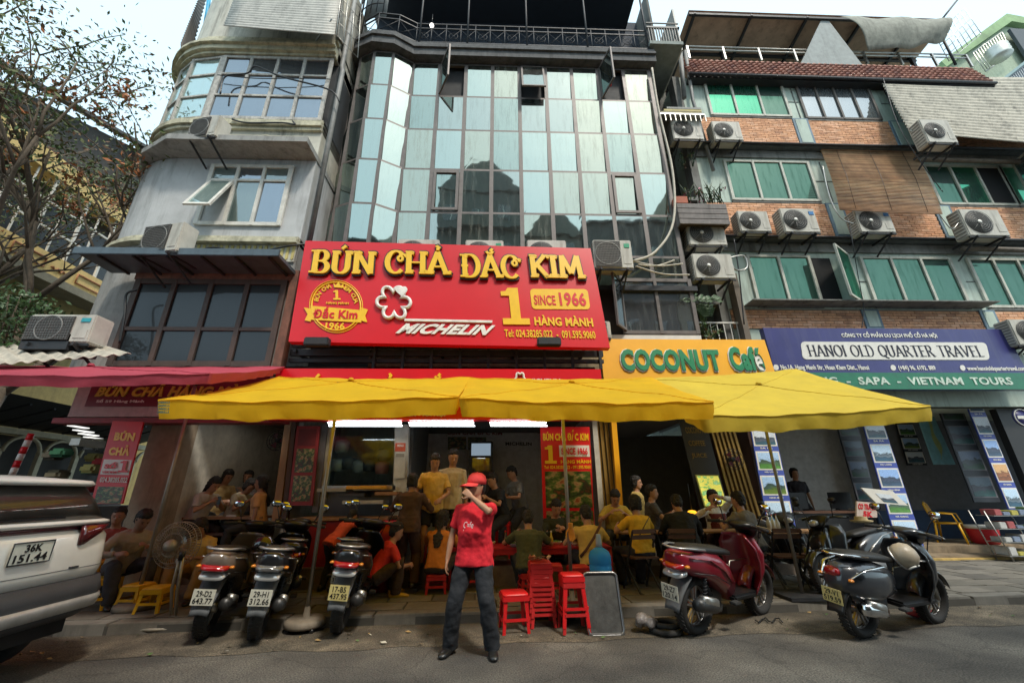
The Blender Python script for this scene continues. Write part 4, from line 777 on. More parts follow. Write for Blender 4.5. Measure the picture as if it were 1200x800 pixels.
def put_ac(xl, xr, yt, yb, Y, label, rz=0, **k):
    a = RP(xl, xr, yt, yb, Y); W = a[1]-a[0]; t = ac_unit(W, (a[3]-a[2]), .33, label, **k); t.location = ((a[0]+a[1])/2, Y, a[2]); t.rotation_euler = (0, 0, rz); return t
acs = [
 (836, 869, 142, 164, 8.5, 'small rusty fronted air conditioner under the green top floor windows'), (1083, 1117, 140, 167, 7.9, 'air conditioner in front of the grey ribbed sunshade'),
 (866, 902, 247, 271, 8.5, 'left unit of the pair of air conditioners on the middle brick band'), (917, 958, 244, 272, 8.45, 'air conditioner with a blue badge, right of the pair on the middle brick band', dict(logo=BLUEL)),
 (1005, 1046, 246, 272, 8.4, 'air conditioner below the brown bamboo blind', dict(logo=BLUEL)), (1130, 1177, 245, 276, 8.3, 'air conditioner on the brick band at the right, under the open window'),
 (1188, 1235, 374, 404, 8.4, 'air conditioner cut by the right edge beside the blue travel sign'),
 (788, 823, 139, 163, 8.35, 'air conditioner under the shelf in the dark recess'), (806, 850, 259, 287, 8.3, 'air conditioner directly below the wooden planter'), (813, 860, 297, 326, 8.2, 'lower air conditioner of the stack above the palm'),
 (696, 741, 281, 314, 7.7, 'cream air conditioner right beside the big red sign', dict(mesh_grille=True, logo=GRNL)), (465, 514, 280, 312, 7.75, 'leftmost air conditioner peeking over the big red sign'), (545, 590, 281, 312, 7.75, 'middle air conditioner peeking over the big red sign', dict(logo=GRNL)), (618, 664, 281, 313, 7.75, 'rightmost air conditioner peeking over the big red sign'),
 (219, 258, 137, 161, 6.95, 'old air conditioner with a brown grille on the curved bay', dict(mesh_grille=True)), (160, 216, 262, 296, 6.7, 'large old air conditioner above the steel canopy', dict(mesh_grille=True)),
 (30, 108, 368, 401, 6.0, 'cream air conditioner with a blue green badge standing at the left on a tin roof', dict(mesh_grille=True, logo=mat('badge_teal', (.01, .3, .35), .4, bump=0))),
 (700, 716, 376, 396, 7.9, 'small air conditioner half hidden at the right end of the big red sign', dict(mesh_grille=True))]
for a in acs:
    k = a[6] if len(a) > 6 else {}
    rz_ = R(-12) if a[0] < 260 and a[0] > 100 else 0
    put_ac(*a[:5], a[5], rz=rz_, **k)
# balcony shelf, planter, plants
pl_ = T('wooden_planter', 'grey slatted planter box full of flowers above the air conditioners', 'planter', PY(820, 262, 8.1)[:]); a = RP(795, 853, 238, 262, 8.1)
for k in range(4): z = a[2]+k*(a[3]-a[2])/4; MB().box((a[0], 8.1, z), (a[1], 8.14, z+(a[3]-a[2])/4-.02)).build('slat', mat('planter_slat', (.2, .18, .17), .8, var=.3, grime=.4), pl_, True)
for x in (a[0], a[1]-.04): MB().box((x, 8.14, a[2]), (x+.04, 8.7, a[3])).build('end_board', mat('planter_slat', (1, 1, 1)), pl_, True)
MB().box((a[0]+.04, 8.15, a[2]+.05), (a[1]-.04, 8.7, a[3]-.1)).build('soil', mat('soil', (.05, .035, .02), .9), pl_, True)
MB().box((a[0]-.02, 8.1, a[3]), (a[0]+.3, 8.5, a[3]+.2)).build('terracotta_pot', mat('terracotta', (.4, .13, .08), .8), pl_, True)
def bush(name, label, c, sx, sy, sz, n, ks, size=.05, par=None, blades=0):
    t = T(name, label, 'plant', c[:]); m = MB()
    for k in range(n): leaves(m, V(c)+V((rnd.uniform(-sx, sx), rnd.uniform(-sy, sy), rnd.uniform(0, sz))), 10, .06, size, ks)
    m.build('foliage', [LV[0], MC['ivy_green'], mat('petal_pink', (.5, .15, .25), .6, bump=0), LV[3]], t, True, kind='stuff'); o = MB()
    for k in range(blades): b = V(c)+V((rnd.uniform(-sx, sx), 0, 0)); e_ = b+V((rnd.uniform(-.35, .35), rnd.uniform(-.2, .1), sz*rnd.uniform(1, 1.6))); o.tube([b, b.lerp(e_, .5)+V((0, 0, .08)), e_], [.012, .014, .002], 4)
    for k in range(4): b = V(c)+V((rnd.uniform(-sx, sx)*.6, 0, 0)); o.tube([b, b+V((rnd.uniform(-.1, .1), 0, sz*.8))], .008, 4)
    o.build('stem', MC['ivy_dark'], t, True); return t
bush('flower_plant', 'flowering plant with pink blooms in the wooden planter', PY(826, 238, 8.35), .5, .1, .4, 16, (3, 3, 2, 2), .04, blades=26)
for px in (785, 800, 812): bush('hanging_plant', 'trailing plant hanging in the dark recess, %s' % {785: 'leftmost', 800: 'middle one', 812: 'rightmost'}[px], PY(px, 195, 8.7), .05, .05, .55, 5, (3, 3, 0, 1), .035)
bush('palm_plant', 'feathery palm growing in the recess window above the coconut sign', PY(832, 396, 8.5), .3, .15, .3, 14, (2, 6, 0, 1), .05, blades=6); o = MB(); c = PY(828, 392, 8.5)
for k in range(7):
    a = rnd.uniform(-1, 1); e_ = [c, c+V((a*.12, -.05, .5)), c+V((a*.4, -.2, .8+.1*rnd.random())), c+V((a*.65, -.3, .72))]; o.tube(e_, .008, 4)
    for j in range(9):
        t_ = j/9; p = e_[1].lerp(e_[2], t_) if j < 5 else e_[2].lerp(e_[3], (j-5)/4)
        for s_ in (-1, 1): o.add([p, p+V((.09, .01*s_, .07*s_)), p+V((.16, .02*s_, .05*s_)), p+V((.06, 0, .02*s_))], [(0, 1, 2, 3)])
o.build('frond', MC['ivy_green'], bpy.data.objects['palm_plant'], True)
sh_ = T('loaded_shelf', 'metal shelf piled with boards and yellow papers under the recess balcony', 'shelf', PY(800, 130, 8.2)[:]); a = RP(772, 824, 120, 134, 8.2); o = MB(); o.box((a[0], 8.2, a[2]), (a[1], 8.9, a[2]+.04))
for k in range(10): x = a[0]+(a[1]-a[0])*k/9; o.box((x-.01, 8.19, a[2]-.25), (x+.01, 8.21, a[2]))
o.build('rack', STEEL, sh_, True)
for k in range(3): MB().box((a[0]+.05+.1*k, 8.22, a[2]+.05+k*.09), (a[1]-.05, 8.8, a[2]+.12+k*.09)).build('board', mat('pile_%d' % k, [(.4, .36, .25), (.5, .42, .2), (.3, .3, .28)][k], .8), sh_, True)

# ================= SUNSHADES AND BLINDS ON THE BRICK BUILDING =================
gs = T('grey_ribbed_sunshade', 'large grey ribbed sunshade sloping out at the top right of the brick building', 'awning', PY(1110, 120, 8.3)[:])
ribbed('shade_sheet', PY(1029, 89, 8.85), PY(1290, 92, 8.85), PY(1067, 155, 8.15), PY(1300, 176, 8.15), .02, .16, mat('shade_grey', (.52, .48, .4), .8, var=.25, vs=3, bump=.4, grime=.6), gs, nper=24, sag=.06)
MB().add([PY(1030, 90, 8.87), PY(1030, 90, 8.95), PY(1068, 155, 8.9), PY(1068, 155, 8.17)], [(0, 1, 2, 3)]).build('side_cloth', mat('shade_green_side', (.05, .14, .1), .8), gs, True)
bb = T('bamboo_blind', 'brown bamboo roller blind hung outward over the middle window', 'blind', PY(1030, 215, 8.4)[:]); A, B_, D_, E_ = PY(962, 176, 8.9), PY(1072, 179, 8.9), PY(984, 245, 8.3), PY(1104, 250, 8.3); o = MB(); BM_ = [mat('bamboo_%d' % k, c, .7, var=.3, vs=3, bump=.2, bs=30) for k, c in enumerate([(.46, .28, .16), (.36, .21, .12), (.54, .36, .21)])]
for k in range(52):
    v = k/51; p, q = A.lerp(D_, v), B_.lerp(E_, v); s_ = V((0, -.05*sin(pi*v), -.03*sin(v*9))); o.k = rnd.choice((0, 0, 1, 2)); o.tube([p+s_, p.lerp(q, .33)+s_*1.2+V((0, 0, -.01)), p.lerp(q, .66)+s_+V((0, 0, -.008)), q+s_], .016, 5)
o.build('bamboo_slats', BM_, bb, True, kind='stuff')
for u in (.15, .5, .85): MB().tube([A.lerp(B_, u)+V((0, -.03, 0)), A.lerp(B_, u).lerp(D_.lerp(E_, u), .5)+V((0, -.08, 0)), D_.lerp(E_, u)+V((0, -.03, 0))], .006, 4).build('cord', BLK, bb, True)
MB().cyl(A, B_, .04, 8).build('top_roll', BM_[1], bb, True)
for lab, a_, b_ in (('rolled up grey blind above the middle row of windows at the right edge', (1080, 187), (1290, 192)), ('rolled up grey blind above the lowest green windows at the right edge', (1128, 291), (1290, 296))): tag(MB().cyl(PY(*a_, 8.7), PY(*b_, 8.7), .065, 8).build('rolled_blind', mat('rolled_blind_grey', (.2, .17, .14), .8, grime=.4)), lab, 'blind')

# ================= SIGNS =================
SG = T('restaurant_sign', 'big red sign BÚN CHẢ ĐẮC KIM with yellow letters over the restaurant', 'sign', PY(520, 345, 7.3)[:])
Y_ = 7.3; TL, TR_, BL_, BR_ = PY(358, 282, Y_), PY(692, 291, Y_), PY(338, 400, Y_-.18), PY(698, 403, Y_-.18); fr = frame(TL, TR_, BL_); nrm = fr[1].cross(fr[2]).normalized(); nrm = -nrm if nrm.y > 0 else nrm
MB().add([TL, TR_, TL+fr[1]+fr[2], TL+fr[2], TL-nrm*.14, TR_-nrm*.14, TL+fr[1]+fr[2]-nrm*.14, TL+fr[2]-nrm*.14], [(0, 1, 2, 3), (4, 7, 6, 5), (0, 4, 5, 1), (1, 5, 6, 2), (2, 6, 7, 3), (3, 7, 4, 0)]).build('panel', RED, SG, True)
def S(x, y):
    v = (y-(68+.024*(x-115)))/(350-.012*(x-115)); lf = 115-60*v; rt = 1118+17*v; return (x-lf)/(rt-lf), v
def SB(x0, y0, x1, y1): a, b = S(x0, (y0+y1)/2), S(x1, (y0+y1)/2); c, d = S((x0+x1)/2, y0), S((x0+x1)/2, y1); return a[0], b[0], c[1], d[1]
BLKL = mat('black_letter_side', (.01, .008, .006), .5, bump=0); IVO = mat('ivory_letter', (.75, .72, .66), .4, bump=0)
for wd, x0, x1 in (([('B', ''), ('U', '´'), ('N', '')], 137, 356), ([('C', ''), ('H', ''), ('A', '?')], 388, 608), ([('D', '-'), ('A', '('), ('C', '')], 650, 852), ([('K', ''), ('I', ''), ('M', '')], 888, 1078)):
    c = SB(x0, 116 if x0 < 600 else 128, x1, 196 if x0 < 600 else 208); 
    k = MB(); glyphs(k, wd, fr, c[0]-.002, c[1]+.001, c[2]-.012, c[3]+.01, .27, .13, .03, .02, True); k.build('letter_back', BLKL, SG, True)
    k = MB(); glyphs(k, wd, fr, *c, .2, .07, .06, .02, True); k.build('lettering', YEL, SG, True)
def ST(s, x0, y0, x1, y1, m, bold=.02, depth=.012, off=.004, shear=0): return text(s, fr, *SB(x0, y0, x1, y1), m, SG, bold, depth, off, shear)

def poly(fr_, pts, m, par, off=.003, dep=.008, name='shape'):
    o_, a_, d_ = fr_; n_ = a_.cross(d_).normalized(); n_ = -n_ if n_.y > 0 else n_; vs = [o_+a_*u+d_*v+n_*off for u, v in pts]+[o_+a_*u+d_*v+n_*(off+dep) for u, v in pts]; k = len(pts)
    return MB().add(vs, [tuple(range(k)), tuple(range(k, 2*k))]+[(i, (i+1) % k, k+(i+1) % k, k+i) for i in range(k)]).build(name, m, par, True)
def rrect(x0, y0, x1, y1, r, f): return [f(cx+r*cos(R(a)), cy+r*sin(R(a))) for cx, cy, a0 in ((x1-r, y1-r, 0), (x0+r, y1-r, 90), (x0+r, y0+r, 180), (x1-r, y0+r, 270)) for a in range(a0, a0+91, 30)]
poly(fr, rrect(883, 242, 1086, 310, 12, S), YEL, SG, name='since_plate'); ST('SINCE', 893, 264, 968, 297, RED, .02, .006, .013); ST('1966', 982, 254, 1074, 300, RED, .03, .006, .013)
ST('HÀNG MÀNH', 886, 331, 1088, 365, YEL, .035); ST('Tel: 024.38285.022  -  091.595.9060', 779, 378, 1090, 402, YEL, .02)
ST('MICHELIN', 430, 362, 732, 394, IVO, .045, .02, .01, .12); poly(fr, [S(445, 346), S(742, 350), S(740, 357), S(443, 353)], IVO, SG, .01, .03, 'bar')
def one(fr_, x0, y0, x1, y1, m, par, f, off=.004, dep=.02):
    q = [(.3, 0), (.68, 0), (.68, .84), (1, .84), (1, 1), (0, 1), (0, .84), (.32, .84), (.32, .22), (.02, .22), (.02, .1), (.2, .09)]
    return poly(fr_, [f(x0+(x1-x0)*a, y0+(y1-y0)*b) for a, b in q], m, par, off, dep, 'numeral_one')
one(fr, 778, 240, 870, 361, YEL, SG, S)
def loop(fr_, cx, cy, pts_fn, m, par, t, name, f, n=40, off=.02):
    o_, a_, d_ = fr_; n_ = a_.cross(d_).normalized(); n_ = -n_ if n_.y > 0 else n_; P_ = []
    for k in range(n): x, y = pts_fn(2*pi*k/n); u, v = f(cx+x, cy+y); P_.append(o_+a_*u+d_*v+n_*off)
    return MB().tube(P_, t, 6, closed=True).build(name, m, par, True)
def petal(a): 
    q_ = abs(math.cos(3*a)); r_ = 30+27*q_**.6; return r_*cos(a+pi/6+pi/6), r_*sin(a+pi/6+pi/6)
loop(fr, 411, 293, petal, IVO, SG, .035, 'flower_mark', S, 72, .04)
hp = [S(440+18*sin(t)**3*1.15, 256-(13*cos(t)-5*cos(2*t)-2*cos(3*t)-cos(4*t))*1.25) for t in [2*pi*k/30 for k in range(30)]]; poly(fr, hp, IVO, SG, .05, .02, 'heart_petal')
# mascot figure beside the flower is left out
loop(fr, 215, 303, lambda a: (82*cos(a), 80*sin(a)), YEL, SG, .016, 'emblem_ring', S, 48, .01); loop(fr, 215, 303, lambda a: (89*cos(a), 87*sin(a)), YEL, SG, .008, 'emblem_ring', S, 48, .01)
poly(fr, [S(107, 310), S(130, 314), S(130, 304), S(300, 318), S(300, 309), S(322, 316), S(312, 336), S(318, 357), S(298, 352), S(298, 358), S(130, 350), S(130, 356), S(110, 352), S(120, 332)], YEL, SG, .012, .01, 'ribbon')
ST('Đắc Kim', 140, 310, 288, 346, RED, .03, .006, .026); one(fr, 206, 250, 230, 283, YEL, SG, S, .004, .01); ST('HÀNG MÀNH', 182, 289, 258, 298, YEL, .02); ST('1966', 178, 358, 242, 380, YEL, .03)
poly(fr, [S(208, 226), S(216, 234), S(225, 222), S(233, 236), S(242, 228), S(240, 243), S(210, 241)], YEL, SG, .012, .01, 'crown')
def arc_text(s, cx, cy, r, a0, a1, h, m):
    for k, ch in enumerate(s):
        if ch == ' ': continue
        a = R(a0+(a1-a0)*(k+.5)/len(s)); x, y = cx+r*sin(a), cy-r*cos(a); me = text_mesh(ch, .02, .5); o_, aa, dd = fr; n_ = nrm; xs = [v.co.x for v in me.vertices]; xm = (min(xs)+max(xs))/2
        for v in me.vertices:
            lx, ly = (v.co.x-xm)*h*1.3, v.co.y*h*1.3; u, w_ = S(x+lx*cos(a)+ly*sin(a), y+lx*sin(a)-ly*cos(a)); v.co = o_+aa*u+dd*w_+n_*(.005+(v.co.z+.5)*.012)
        me.materials.append(m); me.transform(wm(SG).inverted()); put('lettering', me, SG)
arc_text('BÚN CHẢ', 215, 303, 62, -78, -14, 15, YEL); arc_text('NEM CUA', 215, 303, 62, 18, 82, 15, YEL)
o = MB()
for px in (373, 643): p = PY(px, 399, 7.05); o.box((p.x-.22, 6.95, p.z-.12), (p.x+.22, 7.1, p.z+.04), .02)
o.build('flood_lamp_housing', IRON, SG, True)
# lower red band sign
BS = T('lower_red_sign', 'long red fascia sign above the restaurant opening, mostly hidden by the umbrellas', 'sign', PY(520, 460, 7.55)[:]); Yb = 7.1; bT, bR, bB = PY(325, 430, Yb), PY(704, 434, Yb), PY(325, 492, Yb); bR.z = bT.z = (bT.z+bR.z)/2; bB.x = bT.x
MB().box((bT.x, Yb, bB.z), (bR.x, Yb+.2, bT.z)).build('panel', RED, BS, True); f2 = frame(bT, bR, bB)
for wd, u0, u1 in (([('B', ''), ('U', '´'), ('N', '')], .06, .2), ([('C', ''), ('H', ''), ('A', '?')], .23, .37), ([('D', '-'), ('A', '('), ('C', '')], .42, .56), ([('K', ''), ('I', ''), ('M', '')], .6, .72)): k = MB(); glyphs(k, wd, f2, u0, u1, .24, .68, .2, .08, .03, .01, True); k.build('lettering', YEL, BS, True)
text('SỐ 1 HÀNG MÀNH - HOÀN KIẾM - HÀ NỘI', f2, .14, .52, .86, .95, IVO, BS, .03); loop(f2, .745, .25, lambda a: (.012*(1+.5*abs(cos(3*a)))*cos(a), .12*(1+.5*abs(cos(3*a)))*sin(a)), WHT, BS, .02, 'flower_mark', lambda x, y: (x, y), 30, .02); text('MICHELIN', f2, .77, .87, .2, .32, WHT, BS, .04)
# coconut sign
CS = T('cafe_sign', 'orange sign COCONUT Café with green letters', 'sign', PY(800, 420, 7.9)[:]); Yc = 7.9; a, b, c = PY(702, 397, Yc), PY(896, 399, Yc), PY(704, 446, Yc-.1); b.z = a.z; c.x = a.x
f3 = frame(a, b, c); n3 = V((0, 1, 0)); MB().add([a, b, b+f3[2], c, a+n3*.15, b+n3*.15, b+f3[2]+n3*.15, c+n3*.15], [(0, 1, 2, 3), (4, 7, 6, 5), (0, 4, 5, 1), (1, 5, 6, 2), (2, 6, 7, 3), (3, 7, 4, 0)]).build('panel', ORG, CS, True)
for s_, u0, u1, v0, v1 in (('COCONUT', .11, .69, .27, .78), ('Café', .75, .945, .2, .78)): text(s_, f3, u0-.006, u1+.002, v0-.015, v1+.03, IVO, CS, .06, .02, .003, name='letter_back'); text(s_, f3, u0, u1, v0, v1, GRN, CS, .045, .035, .01)
# travel sign
HS = T('travel_sign', 'dark blue and green sign HANOI OLD QUARTER TRAVEL', 'sign', PY(1040, 420, 8.6)[:]); Yh = 8.6; a, b, c = PY(894, 384, Yh), PY(1177.5, 385.5, Yh), PY(899, 456, Yh-.06); b.z = a.z; c.x = a.x
f4 = frame(a, b, c); MB().add([a, b, b+f4[2], c, a+n3*.15, b+n3*.15, b+f4[2]+n3*.15, c+n3*.15], [(0, 1, 2, 3), (4, 7, 6, 5), (0, 4, 5, 1), (1, 5, 6, 2), (2, 6, 7, 3), (3, 7, 4, 0)]).build('panel', NAVY, HS, True)
poly(f4, [(0.0, .74), (1, .74), (1, 1), (0, 1)], mat('green_band', (.015, .17, .09), .4, grime=.2), HS, name='green_band')
def H(x, y): v = (y-491)/191; l_ = 385+(415-385)*v; r_ = 1140+50*v; return (x-l_)/(r_-l_), v
def HT(s, x0, y0, x1, y1, m, bold=.02, off=.004, dep=.008): u0, u1 = H(x0, (y0+y1)/2)[0], H(x1, (y0+y1)/2)[0]; return text(s, f4, u0, u1, H(x0, y0)[1], H(x0, y1)[1], m, HS, bold, dep, off)
HT('CÔNG TY CỔ PHẦN DU LỊCH PHỐ CỔ HÀ NỘI', 622, 502, 918, 524, WHT, .03); poly(f4, rrect(494, 536, 1068, 592, 12, H), WHT, HS, name='name_plate')
k = MB(); glyphs(k, [(c, '') if c != ' ' else (' ', '') for c in 'HANOI OLD QUARTER TRAVEL'], f4, H(511, 565)[0], H(1050, 565)[0], H(0, 547)[1], H(0, 582)[1], .13, .035, .006, .0125); k.build('lettering', mat('black_serif', (.012, .012, .03), .5, bump=0), HS, True)
HT('No.1A, Hang Manh Str, Hoan Kiem Dist., Hanoi', 425, 609, 690, 628, WHT, .03); HT('(+84) 96. 6192. 889', 780, 610, 893, 628, WHT, .03); HT('www.hanoioldquartertravel.com', 990, 612, 1172, 629, WHT, .03)
for x in (411, 764, 977): poly(f4, [H(x+8*cos(t), 617+9*sin(t)) for t in [2*pi*k/12 for k in range(12)]], WHT, HS, name='icon_dot')
HT('HALONG  -  SAPA  -  VIETNAM  TOURS', 425, 646, 1118, 669, mat('pale_green_letter', (.55, .65, .55), .5, bump=0), .03, .014)
# left restaurant sign
LS = T('maroon_sign', 'maroon sign BÚN CHẢ HÀNG MÀNH in a pale frame', 'sign', PY(210, 465, 7.2)[:]); a, b, c = PY(98, 441, 7.2), PY(334, 437, 7.2), PY(84, 488, 7.2); b.z = a.z
c.x = a.x; f5 = frame(a, b, c); MB().box((a.x-.02, 7.2, c.z), (b.x, 7.35, a.z)).build('frame_panel', mat('dusty_pink_frame', (.5, .4, .38), .6, grime=.3), LS, True)
poly(f5, [(.06, .1), (.93, .0), (.93, .76), (.06, .76)], REDD, LS, name='maroon_field'); YI = mat('dull_yellow', (.55, .38, .03), .5, bump=0)
text('BÚN CHẢ', f5, .105, .43, .2, .52, YI, LS, .05, .02, .013, .06); text('HÀNG MÀNH', f5, .455, .9, .2, .52, YI, LS, .05, .02, .013, .04); text('Số 59 Hàng Mành', f5, .11, .34, .58, .68, IVO, LS, .03, .006, .013)
MB().box((a.x-.3, 7.25, c.z-.1), (b.x+.1, 7.5, c.z-.01)).build('red_fascia', mat('dull_red', (.3, .03, .04), .5), LS, True)

# vertical banner: board with its own frame, text and pictures
def banner(name, label, TL, TR, BL, BR, Y, m, items, pics=(), cat='banner'):
    a, b, c, d = PY(*TL, Y), PY(*TR, Y), PY(*BL, Y-.02), PY(*BR, Y-.02); t = T(name, label, cat, ((a+b+c+d)/4)[:]); n_ = V((0, .03, 0)); MB().add([a, b, d, c, a+n_, b+n_, d+n_, c+n_], [(0, 1, 2, 3), (4, 7, 6, 5), (0, 4, 5, 1), (1, 5, 6, 2), (2, 6, 7, 3), (3, 7, 4, 0)]).build('board', m, t, True)
    f = frame(a, b, c)
    for s, u0, u1, v0, v1, mm, bo in items: text(s, f, u0, u1, v0, v1, mm, t, bo, .004, .004)
    for u0, u1, v0, v1, mm, nm in pics: poly(f, [(u0, v0), (u1, v0), (u1, v1), (u0, v1)], mm, t, .003, .003, nm)
    return t, f
banner('left_banner', 'red vertical banner BÚN CHẢ SỐ 1 at the left restaurant pillar', (132, 493), (168, 494), (106, 590), (143, 590), 7.15, RED, [('BÚN', .2, .85, .12, .25, YEL, .06), ('CHẢ', .15, .8, .3, .43, YEL, .06)], [(.06, .94, .48, .66, WHT, 'white_panel'), (.1, .9, .8, .99, food_mat('food_a', 1), 'food_picture')])
t, f = bpy.data.objects['left_banner'], None
a, b, c = PY(132, 493, 7.13), PY(168, 494, 7.13), PY(106, 590, 7.11); f = frame(a, b, c); text('SỐ', f, .14, .5, .51, .59, RED, t, .06, .004, .008); one(f, .6, .49, .9, .63, RED, t, lambda x, y: (x, y), .007, .004); text('HÀNG MÀNH', f, .12, .58, .61, .645, RED, t, .03, .004, .008); text('024.38285.022', f, .08, .92, .69, .75, IVO, t, .02, .004, -.012)
banner('right_banner', 'red vertical banner BÚN CHẢ ĐẮC KIM 1 SINCE 1966 with food pictures', (633, 500), (691, 500), (637, 616), (697, 616), 7.95, RED, [('BÚN CHẢ ĐẮC KIM', .05, .96, .03, .15, YEL, .04), ('HÀNG MÀNH', .38, .97, .345, .39, YEL, .03), ('Tel: 024.38285.022 - 091.595.9060', .05, .96, .41, .445, YEL, .02)], [(.36, .96, .2, .32, WHT, 'since_plate'), (.06, .94, .47, .83, food_mat('food_b', 0), 'food_picture'), (.06, .94, .86, 1.25, food_mat('food_c', 2), 'food_picture')])
t = bpy.data.objects['right_banner']; a, b, c = PY(633, 500, 7.93), PY(691, 500, 7.93), PY(637, 616, 7.91); f = frame(a, b, c); text('SINCE 1966', f, .4, .92, .225, .3, RED, t, .04, .004, .006); one(f, .07, .2, .3, .39, YEL, t, lambda x, y: (x, y), .004, .004)
MB().box((PY(637, 616, 7.95).x, 7.93, .9), (PY(697, 616, 7.95).x, 7.96, PY(660, 616, 7.93).z)).build('board_lower', RED, t, True)
banner('door_poster', 'dark red framed food poster left of the kitchen window', (348, 499), (375, 499), (337, 592), (366, 592), 8.05, mat('poster_frame_red', (.25, .02, .02), .5), [], [(.12, .88, .04, .26, mat('dark_red_print', (.12, .012, .01), .4), 'title_picture'), (.12, .88, .3, .6, food_mat('food_d', 1), 'food_picture'), (.12, .88, .64, .95, food_mat('food_e', 2), 'food_picture')], 'poster')
# lit menu at the cafe
mt_, f = banner('lit_menu', 'lit yellow and green menu board inside the café', (815, 556), (842, 556), (826, 594), (852, 594), 8.85, mat('menu_print', (.4, .4, .1), .5), [], [], 'menu board')
poly(f, [(.04, .04), (.96, .04), (.96, .96), (.04, .96)], ramp_mat('menu_lit', [(0, (.5, .45, .05)), (.5, (.6, .55, .1)), (.6, (.1, .35, .1)), (.8, (.7, .7, .5)), (1, (.4, .5, .1))], scale=7, coord='Generated'), mt_, .003, .003, 'menu_sheet')
b_ = MC['menu_lit'].node_tree.nodes['Principled BSDF']; MC['menu_lit'].node_tree.links.new(b_.inputs['Base Color'].links[0].from_socket, b_.inputs['Emission Color']); b_.inputs['Emission Strength'].default_value = .5
# tour boards
PH = [photo_mat('print_%d' % k, *c) for k, c in enumerate([((.35, .5, .7), (.08, .14, .08), (.1, .3, .04), 1), ((.3, .45, .65), (.05, .1, .07), (.16, .26, .03), 2), ((.55, .6, .65), (.1, .12, .16), (.06, .16, .22), 3), ((.25, .4, .7), (.06, .08, .14), (.05, .1, .18), 4), ((.6, .35, .15), (.4, .15, .05), (.3, .1, .03), 5), ((.45, .6, .75), (.15, .2, .25), (.04, .12, .2), 6)])]
PHD = [photo_mat('dim_print_%d' % k, *c) for k, c in enumerate([((.12, .16, .24), (.05, .07, .08), (.04, .1, .06), 7), ((.08, .12, .16), (.05, .05, .08), (.03, .12, .12), 8)])]
BLUEB = mat('board_blue', (.05, .08, .36), .45, var=.08, bump=0)
def tour_board(label, TL, TR, BL, BR, Yt, Yb_, n, mats, back, name='tour_board', edge=WHT):
    a, b, c, d = PY(*TL, Yt), PY(*TR, Yt), PY(*BL, Yb_), PY(*BR, Yb_); t = T(name, label, 'poster board', ((c+d)/2)[:]); n_ = V((0, .03, 0)); MB().add([a, b, d, c, a+n_, b+n_, d+n_, c+n_], [(0, 1, 2, 3), (4, 7, 6, 5), (0, 4, 5, 1), (1, 5, 6, 2), (2, 6, 7, 3), (3, 7, 4, 0)]).build('board', back, t, True)
    def Q(u, v, o_): p = a.lerp(b, u).lerp(c.lerp(d, u), v); return p-V((0, o_, 0))
    for k in range(n):
        v0, v1 = (k+.06)/n, (k+.84)/n
        for (x0, y0, x1, y1, o_, m_, nm) in ((.03, v0, .97, v1, .004, edge, 'picture_border'), (.09, v0+.012, .91, v1-.012, .009, mats[k % len(mats)], 'picture')): MB().add([Q(x0, y1, o_), Q(x1, y1, o_), Q(x1, y0, o_), Q(x0, y0, o_), Q(x0, y1, o_-.003), Q(x1, y1, o_-.003), Q(x1, y0, o_-.003), Q(x0, y0, o_-.003)], [(0, 1, 2, 3), (7, 6, 5, 4), (0, 4, 5, 1), (1, 5, 6, 2), (2, 6, 7, 3), (3, 7, 4, 0)]).build(nm, m_, t, True)
    if edge is WHT:
        for k in range(n): text(['SA PA', 'HẠ LONG', 'NINH BÌNH', 'HÀ GIANG', 'MAI CHÂU'][k % 5], (Q(0, (k+.86)/n, .004), Q(1, (k+.86)/n, .004)-Q(0, (k+.86)/n, .004), Q(0, (k+.99)/n, .004)-Q(0, (k+.86)/n, .004)), .25, .75, .2, .8, WHT, t, .03, .002, .002)
    return t
tour_board('blue tour board with four bright landscape pictures beside the café gate', (879, 500), (907, 500), (906, 650), (940, 650), 9.0, 8.7, 5, [PH[2], PH[0], PH[1], PH[5], PH[0]], BLUEB)
tour_board('dim reflection of a poster column in the travel shop glass, built as a board', (979, 492), (1004, 492), (1006, 590), (1028, 590), 9.9, 9.6, 4, PHD, mat('dim_board', (.02, .022, .03), .4), edge=mat('dim_edge', (.16, .16, .18), .5))  # reflection in the glass, built as a board with darkened prints
tour_board('blue tour board with five pictures in the middle of the travel shop front', (1010, 492), (1034, 492), (1052, 640), (1083, 640), 9.3, 9.0, 5, [PH[2], PH[4] if False else PH[5], PH[3], PH[0], PH[5]], BLUEB)
tour_board('small green picture poster on the grey wall of the travel shop', (1050, 496), (1070, 496), (1064, 545), (1087, 545), 10.9, 10.9, 3, [PH[0], PH[1], PH[2]], mat('dim_board', (1, 1, 1)), 'wall_poster')
tour_board('dim poster column right of the map in the travel shop', (1096, 470), (1124, 470), (1142, 588), (1173, 588), 9.9, 9.6, 4, PHD, mat('dim_board', (1, 1, 1)), edge=mat('dim_edge', (1, 1, 1)))
tour_board('blue tour board with pictures nearest the right edge', (1128, 462), (1146, 462), (1184, 600), (1203, 600), 9.3, 9.0, 5, [PH[3], PH[2], PH[3], PH[4], PH[5]], BLUEB)
mp_, f = banner('wall_map', 'pale blue map of Vietnam on the grey wall of the travel shop', (1072, 478), (1090, 478), (1095, 544), (1120, 544), 10.3, mat('map_sea', (.3, .65, .75), .4), [], [], 'map')
poly(f, [(.3+.12*sin(k*.7)+.25*abs(sin(k*.21)), .12+.8*k/12) for k in range(13)]+[(.55+.1*sin(k*.9)+.22*abs(sin(k*.23)), .12+.8*k/12) for k in range(12, -1, -1)], mat('map_land', (.5, .6, .25), .5), mp_, .004, .003, 'map_land')
